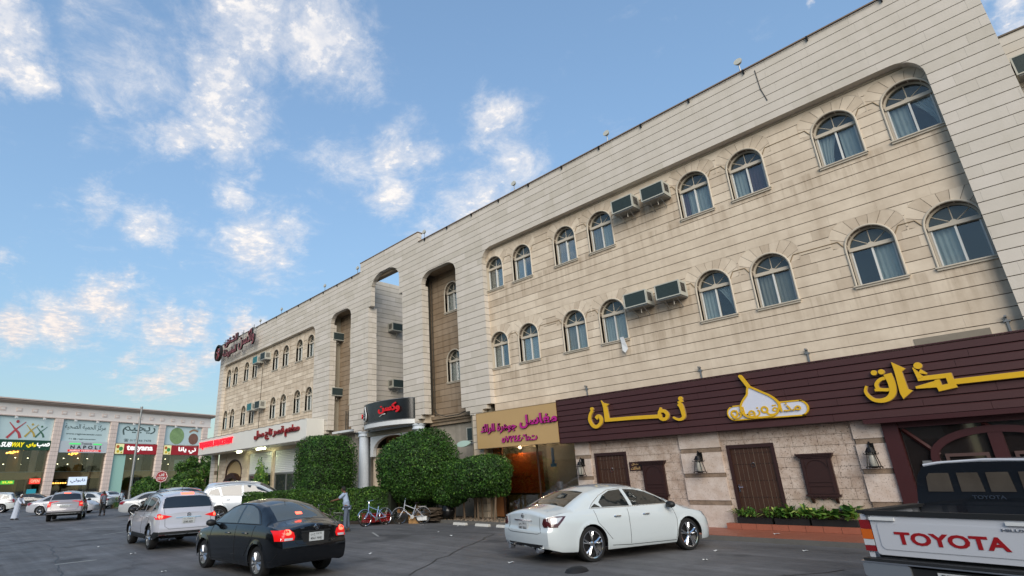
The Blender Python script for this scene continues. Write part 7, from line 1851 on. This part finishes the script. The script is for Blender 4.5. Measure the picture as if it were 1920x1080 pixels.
# black rear of the cab, painted roof highlight, window frame
rear = symb([(.82, .76), (.825, 1.22), (.79, 1.42), (.74, 1.60), (.66, 1.715), (.4, 1.755), (.0, 1.765)]) ; rear = [(y, z) for y, z in rear]
PA(MB().prism(rear, 1.635, 1.665, axis='x'), 'cab_rear_panel', PD)
m = MB().tube([(1.70, .66, 1.735), (1.72, .50, 1.762), (1.74, .0, 1.785), (1.72, -.50, 1.762), (1.70, -.66, 1.735)], .018, 8); PA(m, 'roof_edge', MT['chrome'] if False else PW, cab, True)  # pale tube stands for the sky highlight along the roof
CG = glass_mat('cab glass', (.55, .58, .58), .01, .25, base=(.03, .03, .03), refl=1.2)
for (a, b) in ((-.66, -.385), (-.30, -.06), (.0, .24), (.315, .66)):
    sk = .0; pts = [(-a, 1.39), (-b, 1.39), (-b + (.02), 1.63), (-a - .0, 1.63)]
    if a == -.66: pts = [(.66, 1.39), (.385, 1.39), (.385, 1.63), (.60, 1.63), (.64, 1.58)]
    if b == .66: pts = [(-.315, 1.39), (-.66, 1.39), (-.64, 1.58), (-.60, 1.63), (-.315, 1.63)]
    PA(MB().prism(pts, 1.626, 1.633, axis='x'), 'rear_window', MT['cw'])
LT('pressed_lettering', 'TOYOTA', -.85 + .64, -.85 + .97, 1.30, 1.345, mat('embossed navy', '#343c48', .3), frame_face((1.633, 0, 0), Vector((0, -1, 0)), Vector((-1, 0, 0))))
for sg in (1, -1):
    for (x0, x1, lab) in ((1.95, 2.62, 0), (2.70, 3.30, 1)):
        y0 = .80; pts = [(x0, 1.26), (x1 + (.30 if lab else 0), 1.26), (x1, 1.64), (x0 + .02, 1.68)]
        vs = [(p_[0], sg*(.862 - (p_[1]-1.22)*.30), p_[1]) for p_ in pts]; PA(MB().add(vs + [(v[0], v[1] - sg*.02, v[2]) for v in vs], [(0, 1, 2, 3), (7, 6, 5, 4)]), 'side_window', MT['carglass'])
    for xa in (1.06, 4.15):
        M = Matrix.Translation((xa, sg*.83, .36)) @ (Matrix.Rotation(R(-90), 4, 'X') if sg > 0 else Matrix.Rotation(R(90), 4, 'X'))
        w = PA(MB().lathe([(.24, -.24), (.34, -.24), (.36, -.2), (.36, -.05), (.34, -.01), (.25, 0), (.24, -.02)], 32, M, cap=False), 'wheel', MT['rubber'], smooth=True); PA(MB().lathe([(.001, -.03), (.1, -.03), (.2, -.06), (.245, -.02)], 24, M, cap=False), 'rim', MT['alloy'], w, True)
    PA(MB().box(*(3.62, 3.78), *sorted((sg*.88, sg*1.05)), 1.24, 1.42), 'wing_mirror', MT['blackplastic'])
PA(MB().box(.2, 5.0, -.6, .6, .35, .52), 'chassis', MT['black'])
hd = R(79.8); cx0, cy0 = -2.2 + .85*math.sin(hd), 8.9 - .85*math.cos(hd)
pk.location = (cx0, cy0, 0); pk.rotation_euler = (0, 0, hd)

# ------------------------------------------------------------------ people
def skin_mesh(name, joints, edges, radii, m, parent, levels=1, root=0):
    me = bpy.data.meshes.new(name); me.from_pydata([tuple(j) for j in joints], edges, []); o = bpy.data.objects.new(name, me); COL.objects.link(o)
    sm = o.modifiers.new('s', 'SKIN'); sm.use_smooth_shade = True
    for i, r_ in enumerate(radii):
        rr_ = r_ if isinstance(r_, tuple) else (r_, r_); me.skin_vertices[0].data[i].radius = rr_
    me.skin_vertices[0].data[root].use_root = True
    su = o.modifiers.new('u', 'SUBSURF'); su.levels = levels; su.render_levels = levels
    dg = bpy.context.evaluated_depsgraph_get(); dg.update(); m2 = bpy.data.meshes.new_from_object(o.evaluated_get(dg)); bpy.data.objects.remove(o)
    m2.materials.clear(); m2.materials.append(m); m2.shade_smooth(); m2.name = name
    o = bpy.data.objects.new(name, m2); COL.objects.link(o); o.parent = parent; return o
def hand(J, E, Rr, wi, d, s=1.0, curl=.5):
    """palm and five fingers grown from wrist joint index wi; d = direction of the palm"""
    w = Vector(J[wi]); d = Vector(d).normalized(); side = d.cross(Vector((0, 0, 1)))
    side = side.normalized() if side.length > .1 else Vector((0, 1, 0)); dn = d.cross(side).normalized()
    if dn.z > 0: dn = -dn
    p = len(J); J.append(w + d*.05*s); E.append((wi, p)); Rr.append((.026, .018)); k = len(J); J.append(w + d*.085*s); E.append((p, k)); Rr.append((.028, .014))
    for i, (off, ln) in enumerate(((-.03, .055), (-.011, .068), (.010, .064), (.029, .05))):
        a = len(J); J.append(w + d*.10*s + side*off); E.append((k, a)); Rr.append(.0085); J.append(J[a] + (d*(1-curl*.5) + dn*curl)*ln*.5); E.append((a, a+1)); Rr.append(.008); J.append(J[a+1] + (d*(.6-curl*.6) + dn*(.3+curl))*ln*.5); E.append((a+1, a+2)); Rr.append(.006)
    a = len(J); J.append(w + d*.04*s + side*.035); E.append((p, a)); Rr.append(.010); J.append(J[a] + d*.03 + side*.012 + dn*.01); E.append((a, a+1)); Rr.append(.008)
def person(label, x, y, hd, h, pose, shirt, trousers, robe=False, hair='hair', shoe='dkbrown', cap=False):
    t = thing('person', label, 'person'); k = 1.0
    V3 = Vector; P = pose
    J, E, Rr = [], [], []
    def add(p, par, r_): J.append(V3(p)); Rr.append(r_); (E.append((par, len(J)-1)) if par is not None else None); return len(J)-1
    pel = add(P['pelvis'], None, (.13, .10)); sp1 = add(P['waist'], pel, (.125, .095)); ch = add(P['chest'], sp1, (.155, .105)); nk0 = add(P['neck'], ch, (.075, .07)); nk = add(P['throat'], nk0, (.052, .052))
    hd0 = add(V3(P['head']) - V3((0, 0, .05)), nk, (.066, .072)); hd1 = add(P['head'], hd0, (.078, .092)); hd2 = add(V3(P['head']) + V3((0, 0, .07)), hd1, (.066, .08))
    arms = {}
    for s_, n_ in ((1, 'l'), (-1, 'r')):
        sh = add(P['sh_'+n_], ch if False else nk0, .055); el = add(P['el_'+n_], sh, .040); wr = add(P['wr_'+n_], el, .026); arms[n_] = (sh, el, wr)
        hand(J, E, Rr, wr, V3(P['wr_'+n_]) - V3(P['el_'+n_]))
        hp = add(P['hip_'+n_], pel, .085); kn = add(P['kn_'+n_], hp, .055); an = add(P['an_'+n_], kn, .038); add(V3(P['an_'+n_]) + V3((.06, 0, -.045)), an, (.035, .028)); add(V3(P['an_'+n_]) + V3((.15, 0, -.06)), len(J)-1, (.035, .02)); arms['leg'+n_] = (hp, kn, an)
    b = skin_mesh('body', J, E, Rr, MT['skinperson'], t, 1)
    # face and hair
    H_ = V3(P['head']); f = MB()
    for sy in (-1, 1): f.lathe([(.001, 0), (.012, .004), (.001, .008)], 8, Matrix.Translation(H_ + V3((.080, sy*.03, .015))) @ Matrix.Rotation(R(90), 4, 'Y'), cap=False)
    o = f.build('eye', MT['black'], None); o.parent = t; tag(o, kind='stuff')
    f = MB().lathe([(.014, 0), (.010, .02), (.003, .03)], 8, Matrix.Translation(H_ + V3((.078, 0, -.012))) @ Matrix.Rotation(R(90), 4, 'Y')); o = f.build('nose', MT['skinperson'], None, True); o.parent = t
    f = MB().box(.078, .086, -.02, .02, -.052, -.044, Matrix.Translation(H_)); o = f.build('mouth', mat('lips', '#4a2620', .6), None); o.parent = t
    bm = bmesh.new(); bmesh.ops.create_icosphere(bm, subdivisions=3, radius=1)
    for v in bm.verts:
        v.co = V3((v.co.x*.098 - .012, v.co.y*.086, v.co.z*.105 + .03))
    bmesh.ops.delete(bm, geom=[v for v in bm.verts if v.co.x > .045 and v.co.z < .085 or v.co.z < -.045], context='VERTS'); me = bpy.data.meshes.new('hair'); bm.to_mesh(me); bm.free(); me.materials.append(MT[hair] if isinstance(hair, str) else hair); me.shade_smooth(); o = link('hair', me, None); o.location = H_; o.parent = t
    # clothes: same skeleton, fuller
    def cloth(name, ids, par, rad, m, lv=1):
        JJ = [J[i] for i in ids]; mp = {i: n for n, i in enumerate(ids)}; EE = [(mp[a], mp[b_]) for a, b_ in par]; skin_mesh(name, JJ, EE, rad, m, t, lv)
    la, ra = arms['l'], arms['r']
    sleeve = lambda a: J[a[1]]*.75 + J[a[0]]*.25
    JJ = [J[pel] - V3((0, 0, .06)), J[pel] + V3((0, 0, .04)), J[sp1], J[ch], J[nk0], J[la[0]], (J[la[0]] + J[la[1]])/2, J[la[1]]*.9 + J[la[0]]*.1, J[ra[0]], (J[ra[0]] + J[ra[1]])/2, J[ra[1]]*.9 + J[ra[0]]*.1]
    if robe:
        for q_, a_ in ((7, la), (10, ra)): JJ[q_] = J[a_[1]]*.12 + J[a_[2]]*.88; JJ[q_-1] = J[a_[1]].copy()
    skin_mesh('shirt', JJ, [(0, 1), (1, 2), (2, 3), (3, 4), (4, 5), (5, 6), (6, 7), (4, 8), (8, 9), (9, 10)], [(.165, .13), (.16, .125), (.155, .12), (.175, .125), (.085, .08), .075, .068, .062, .075, .068, .062], shirt, t, 1, 1)
    if not robe:
        l_, r_ = arms['legl'], arms['legr']; JJ = [J[pel] + V3((0, 0, .02))]; EE = []; RR = [(.145, .115)]
        for g in (l_, r_):
            a = len(JJ); JJ += [J[g[0]], J[g[1]], J[g[2]] + V3((0, 0, .03))]; EE += [(0, a), (a, a+1), (a+1, a+2)]; RR += [.098, .080, .070]
        skin_mesh('trousers', JJ, EE, RR, trousers, t, 1)
    else:
        m = MB(); n = 20; vs = []; rings = 9
        for j in range(rings+1):
            u = j/rings; c = J[ch]*(1-u) + (V3(((J[l][0] + J[r__][0])/2, (J[l][1] + J[r__][1])/2, .10)) if False else V3(((P['an_l'][0] + P['an_r'][0])/2, 0, .10)))*u; rx, ry = .175 + .05*u - .02*math.sin(PI*u), .20 + .04*u - .02*math.sin(PI*u)
            for i in range(n): a = 2*PI*i/n; w_ = 1 + .06*math.sin(5*a + 1.3*j*.3)*u; vs.append((c.x + rx*w_*math.cos(a), c.y + ry*w_*math.sin(a), c.z))
        m.add(vs, [(j*n+i, j*n+(i+1) % n, (j+1)*n+(i+1) % n, (j+1)*n+i) for j in range(rings) for i in range(n)]); o = m.build('robe', shirt, None, True); o.parent = t
    for n_ in ('l', 'r'):
        a = V3(P['an_'+n_]); f = MB(); pts = [(-.07, -.045), (.10, -.05), (.17, -.035), (.19, 0), (.17, .035), (.10, .05), (-.07, .045)]
        f.add([(a.x + px, a.y + py, a.z - .085) for px, py in pts] + [(a.x + px*.93, a.y + py*.85, a.z - .085 + (.075 if px < .05 else .045)) for px, py in pts], [tuple(range(7)), tuple(range(13, 6, -1))] + [(i, (i+1) % 7, 7+(i+1) % 7, 7+i) for i in range(7)]); o = f.build('shoe', MT[shoe], None, True); o.parent = t
    t.location = (x, y, 0); t.rotation_euler = (0, 0, R(hd)); t.scale = (h/1.72,)*3
    return t
def pose(lean=0, arm_l=None, arm_r=None, stride=.0):
    c = lambda z, k=1: (lean*k, 0, z)
    p = dict(pelvis=c(.95, .1), waist=c(1.08, .25), chest=c(1.30, .65), neck=c(1.45, 1.0), throat=c(1.51, 1.1), head=(lean*1.3 + .02, 0, 1.60))
    for s_, n_ in ((1, 'l'), (-1, 'r')):
        st = stride*s_; p['hip_'+n_] = (lean*.05, s_*.095, .90); p['kn_'+n_] = (st*.55 + .02, s_*.10, .50); p['an_'+n_] = (st, s_*.11, .09)
        a = (arm_l if s_ > 0 else arm_r) or ((lean*.8 - .02, s_*.24, 1.12), (lean*.8 + .06, s_*.25, .88)); p['sh_'+n_] = (lean*.95, s_*.185, 1.42); p['el_'+n_], p['wr_'+n_] = a
    return p
SH1 = mat('pale blue shirt', '#93a3b8', .8, var=.08, scale=5); TR1 = mat('blue grey trousers', '#56606f', .85, var=.1)
person('man in pale blue shirt and grey trousers holding the handlebar of a bicycle', -18.75, 11.55, 225, 1.56, pose(.12, ((.34, .17, 1.24), (.55, .12, 1.20)), ((.33, -.19, 1.24), (.55, -.15, 1.20)), .05), SH1, TR1)
person('man in a grey shirt and black trousers standing behind the silver saloon', -46.2, 8.75, 200, 1.52, pose(.05, None, ((.18, -.2, 1.2), (.30, -.1, 1.30)), .1), mat('slate shirt', '#5d6672', .85, var=.1), mat('black trousers', '#17191b', .85))
person('man in a long white robe leaning forward beside the left saloon', -48.2, 4.0, 40, 1.58, pose(.20, ((.36, .16, 1.18), (.52, .12, 1.05)), ((.36, -.18, 1.18), (.54, -.12, 1.06)), .10), mat('white cotton robe', '#bcc4d2', .85, var=.06, scale=4), None, robe=True, hair='litter')
for i, (x, y, c_, lb) in enumerate(((-56.5, 10.6, '#8c2a34', 'small figure in a red top behind the grey shirted man'), (-58.0, 12.3, '#9fb0bf', 'small figure in a light shirt by the kerb left of the lamp pole'), (-57.2, 13.4, '#b8a58c', 'small figure in a beige shirt closest to the lamp pole'))):
    person(lb, x, y, 150 + 60*i, 1.55, pose(.04), mat('far shirt', c_, .85), mat('far trousers', '#2a2c33', .85))

# ------------------------------------------------------------------ bicycles
def bicycle(label, x, y, hd, col, lean=6):
    t = thing('bicycle', label, 'bicycle', (x, y, 0), 0, 'bicycles parked against the hedge'); t.scale = (.93, .93, .93); M0 = Matrix.Rotation(R(hd), 4, 'Z') @ Matrix.Rotation(R(lean), 4, 'X'); fm = mat('bicycle paint', col, .3, metal=.2)
    def A(mb, n, m, parent=None):
        o = mb.build(n, m, None, True); o.parent = parent or t
        if parent is None: o.matrix_basis = M0
        return o
    Rw = .33; wb = .52
    for xx in (-wb, wb):
        w = MB().tube([(xx + Rw*math.cos(2*PI*i/28), 0, Rw + Rw*.985*math.sin(2*PI*i/28)) for i in range(28)], .019, 6, closed=True); o = A(w, 'wheel', MT['rubber'])
        r_ = MB().tube([(xx + (Rw-.03)*math.cos(2*PI*i/28), 0, Rw + (Rw-.03)*math.sin(2*PI*i/28)) for i in range(28)], .009, 4, closed=True); 
        for i in range(12): a = 2*PI*i/12; r_.tube([(xx, 0, Rw), (xx + (Rw-.03)*math.cos(a), 0, Rw + (Rw-.03)*math.sin(a))], .0025, 3)
        r_.lathe([(.025, -.04), (.025, .04)], 8, Matrix.Translation((xx, 0, Rw)) @ Matrix.Rotation(R(90), 4, 'X')); A(r_, 'rim', MT['chrome'], o)
        A(MB().sweep([(xx + (Rw+.035)*math.cos(R(a)), 0, Rw + (Rw+.035)*math.sin(R(a))) for a in range(20, 171, 15)], [(-.004, -.028), (.004, -.028), (.004, .028), (-.004, .028)]), 'mudguard', fm)
    f = MB(); bb, st_, hb, ht = (-.05, 0, .29), (-.20, 0, .78), (.34, 0, .58), (.31, 0, .80)
    f.tube([bb, st_], .018, 8).tube([bb, hb], .020, 8).tube([(-.15, 0, .62), ht], .017, 8).tube([hb, (.29, 0, .92)], .019, 8)
    for s_ in (-1, 1): f.tube([(-wb, s_*.05, Rw), bb], .010, 6).tube([(-wb, s_*.05, Rw), (-.17, s_*.01, .66)], .009, 6).tube([hb, (.40, s_*.05, .50), (wb, s_*.05, Rw)], .012, 6)
    A(f, 'frame', fm)
    A(MB().tube([(.29, 0, .92), (.28, 0, 1.0)], .014, 6).tube([(.22, -.28, 1.03), (.28, -.18, 1.02), (.32, 0, 1.0), (.28, .18, 1.02), (.22, .28, 1.03)], .012, 6), 'handlebar', MT['chrome'])
    for s_ in (-1, 1): A(MB().tube([(.25, s_*.22, 1.025), (.15, s_*.29, 1.035)], .017, 6), 'grip', MT['rubber'])
    A(MB().lathe([(.001, -.02), (.07, -.015), (.085, .0), (.06, .02), (.001, .025)], 12, Matrix.Translation((-.24, 0, .86)) @ Matrix.Scale(1.5, 4, (1, 0, 0)), cap=False).tube([st_, (-.22, 0, .85)], .013, 6), 'saddle', MT['rubber'])
    A(MB().lathe([(.08, -.006), (.08, .006)], 16, Matrix.Translation((-.05, .03, .29)) @ Matrix.Rotation(R(90), 4, 'X')).tube([(-.05, .05, .29), (.06, .07, .18), (.06, .14, .18)], .01, 5).tube([(-.05, -.05, .29), (-.16, -.07, .40), (-.16, -.14, .40)], .01, 5), 'crank', MT['steel'])
    A(MB().box(-.68, -.32, -.06, .06, .70, .715).tube([(-.62, .05, .70), (-.52, .05, .36)], .006, 4).tube([(-.62, -.05, .70), (-.52, -.05, .36)], .006, 4), 'rack', MT['steel'])
    return t
bicycle('pale blue bicycle leaning at the hedge, right of the man', -19.88, 13.6, 268, '#8ea8cc')
bicycle('silver white bicycle with its front wheel towards the street, next to the carton', -19.15, 14.85, 222, '#a9adb4', 8)
bicycle('old dark bicycle held by the man in the pale blue shirt', -19.25, 10.95, 225, '#3e3c38', 0)
cr = thing('red_crate', 'red plastic crate on the ground behind the pale blue bicycle', 'crate', (-20.35, 13.9, 0))
m = MB().box(-20.6, -20.1, 13.4, 14.5, .12, .15); 
for k in range(3): m.box(-20.6, -20.58, 13.4, 14.5, .16 + k*.09, .22 + k*.09).box(-20.12, -20.1, 13.4, 14.5, .16 + k*.09, .22 + k*.09).box(-20.58, -20.12, 13.4, 13.42, .16 + k*.09, .22 + k*.09)
m.build('crate_wall', mat('red plastic', '#8e1a1c', .5), cr); MB().box(-20.62, -20.08, 13.38, 14.52, .43, .46).build('rim', MT['redlens'], cr)

# ------------------------------------------------------------------ clutter by the kerb
cs_ = thing('cardboard_pile', 'messy pile of flattened cardboard between the carton and the umbrella tree', 'cardboard', (-18.8, 15.7, 0)); r_ = random.Random(9)
z = .115
for i in range(22):
    M = Matrix.Translation((-18.75 + r_.uniform(-.12, .12), 15.75 + r_.uniform(-.1, .1), z)) @ Matrix.Rotation(r_.uniform(-1.2, 1.2), 4, 'Z') @ Matrix.Rotation(r_.uniform(-.16, .16), 4, 'X') @ Matrix.Rotation(r_.uniform(-.12, .12), 4, 'Y'); w, d, hh = r_.uniform(.25, .46), r_.uniform(.2, .38), r_.uniform(.008, .016)
    MB().box(-w, w, -d, d, 0, hh, M).build('sheet', MT['cardboard'], cs_); z += hh + .008
MB().box(-.22, .22, -.2, .2, 0, .16, Matrix.Translation((-19.0, 15.35, .118)) @ Matrix.Rotation(.6, 4, 'Z')).build('newspaper_bundle', MT['white'], cs_)
bx = thing('carton', 'small brown carton on the road edge beside the silver bicycle', 'box', (-19.35, 15.25, 0)); Mx = Matrix.Translation((-19.3, 15.2, 0)) @ Matrix.Rotation(R(25), 4, 'Z')
MB().box(-.24, .24, -.17, .17, .0, .26, Mx).build('box_body', MT['tanbox'], bx); MB().add([(-.24, -.17, .262), (.24, -.17, .262), (.26, -.30, .33), (-.22, -.30, .34)], [(0, 1, 2, 3)], Mx).build('flap', MT['tanbox'], bx); MB().add([(-.24, .17, .262), (.24, .17, .262), (.24, .28, .32), (-.24, .28, .30)], [(0, 1, 2, 3)], Mx).build('flap', MT['tanbox'], bx)
bg_ = thing('rubbish_bag', 'black rubbish bag under the left end of the umbrella tree', 'bag', (-18.3, 16.1, .1))
bm = bmesh.new(); bmesh.ops.create_icosphere(bm, subdivisions=3, radius=1)
for v in bm.verts: k = 1 + .12*math.sin(v.co.x*9 + 2)*math.cos(v.co.y*8) + .1*math.sin(v.co.z*11); v.co = Vector((v.co.x*.30*k, v.co.y*.28*k, max(-.22, v.co.z*.34*k) + .32 + (.12 if v.co.z > .93 else 0)))
me = bpy.data.meshes.new('bag_body'); bm.to_mesh(me); bm.free(); me.materials.append(mat('black bin liner', '#0c0c0d', .3)); me.shade_smooth(); o = link('bag_body', me, None); o.parent = bg_
for i, (x, y, lb) in enumerate(((-16.87, 15.49, 'leftmost white kerb stop with a scrap of litter on it'), (-15.64, 15.49, 'middle one of the three white kerb stops'), (-14.55, 15.52, 'white kerb stop nearest the tail of the white saloon'))):
    o = MB().prism([(15.4, .004), (15.43, .09), (15.53, .09), (15.56, .004)], x - .34, x + .34, axis='x').build('kerb_stop', mat('chalky white concrete', '#b9b7b0', .85, var=.3, scale=7) if i == 0 else bpy.data.materials['chalky white concrete']); tag(o, lb, 'kerb stop', 'white kerb stops')
o = MB().lathe([(.001, .09), (.14, .085), (.25, .05), (.30, .004)], 20, Matrix.Translation((-7.16, 9.55, 0)) @ Matrix.Scale(.6, 4, (1, 0, 0)), cap=False).build('road_bump', MT['black'], smooth=True); tag(o, 'flat black rubber lump on the road in front of the white saloon', 'rubber lump')
# loose stones and litter
mb = MB(); r_ = random.Random(77)
for i in range(420):
    x, y = r_.uniform(-18.9, -14.2), r_.uniform(15.97, 17.5); s_ = r_.uniform(.012, .05); T = Matrix.Translation((x, y, .10 + s_*.4)) @ Matrix.Rotation(r_.uniform(0, 3), 4, 'Z'); mb.add([T @ Vector(p)*1 for p in ((-s_, -s_*.7, -s_*.4), (s_, -s_*.6, -s_*.4), (s_*.8, s_*.7, -s_*.4), (-s_*.9, s_*.6, -s_*.4), (0, 0, s_*.6))], [(0, 1, 4), (1, 2, 4), (2, 3, 4), (3, 0, 4)])
o = mb.build('rubble', mat('rubble', '#77695a', .95, var=.3, isl=.3), None, fix=False); tag(o, 'loose rubble and crumbs of soil beneath the umbrella tree', 'rubble', kind='stuff')
LIT = [(-10.6, 11.5), (-8.9, 9.6), (-15.5, 13.2), (-14.2, 12.6), (-6.3, 13.6), (-5.9, 12.2), (-14.3, 4.1), (-18.8, 4.5), (-22, 4.2), (-12.8, 8.6), (-4.8, 14.6), (-16.6, 15.1), (-6.0, 16.5)]
WH = ['by the front of the white saloon', 'just left of the black rubber lump', 'right of the man at the hedge', 'midway between the hedge and the white saloon', 'below the planters on the asphalt', 'near the pickup bumper on the asphalt', 'by the front wheel of the black saloon', 'left of the black saloon', 'left of the white compact SUV', 'behind the black saloon', 'closest to the tiled pavement', 'beside the leftmost kerb stop', 'on the terracotta tiles']
for i, (x, y) in enumerate(LIT):
    s_ = r_.uniform(.05, .09); zz_ = .125 if y > 15.66 else .006; a = r_.uniform(0, 3); T = Matrix.Translation((x, y, zz_)) @ Matrix.Rotation(a, 4, 'Z')
    o = MB().add([(-s_, -s_*.5, 0), (0, -s_*.7, .02), (s_, -s_*.4, .004), (s_*.8, s_*.5, .018), (-.1*s_, s_*.6, .006), (-s_*.9, s_*.4, .022)], [(0, 1, 4, 5), (1, 2, 3, 4)], T).build('paper_scrap', MT['litter'], fix=False); tag(o, 'white paper scrap ' + WH[i], 'litter', 'paper scraps on the road')
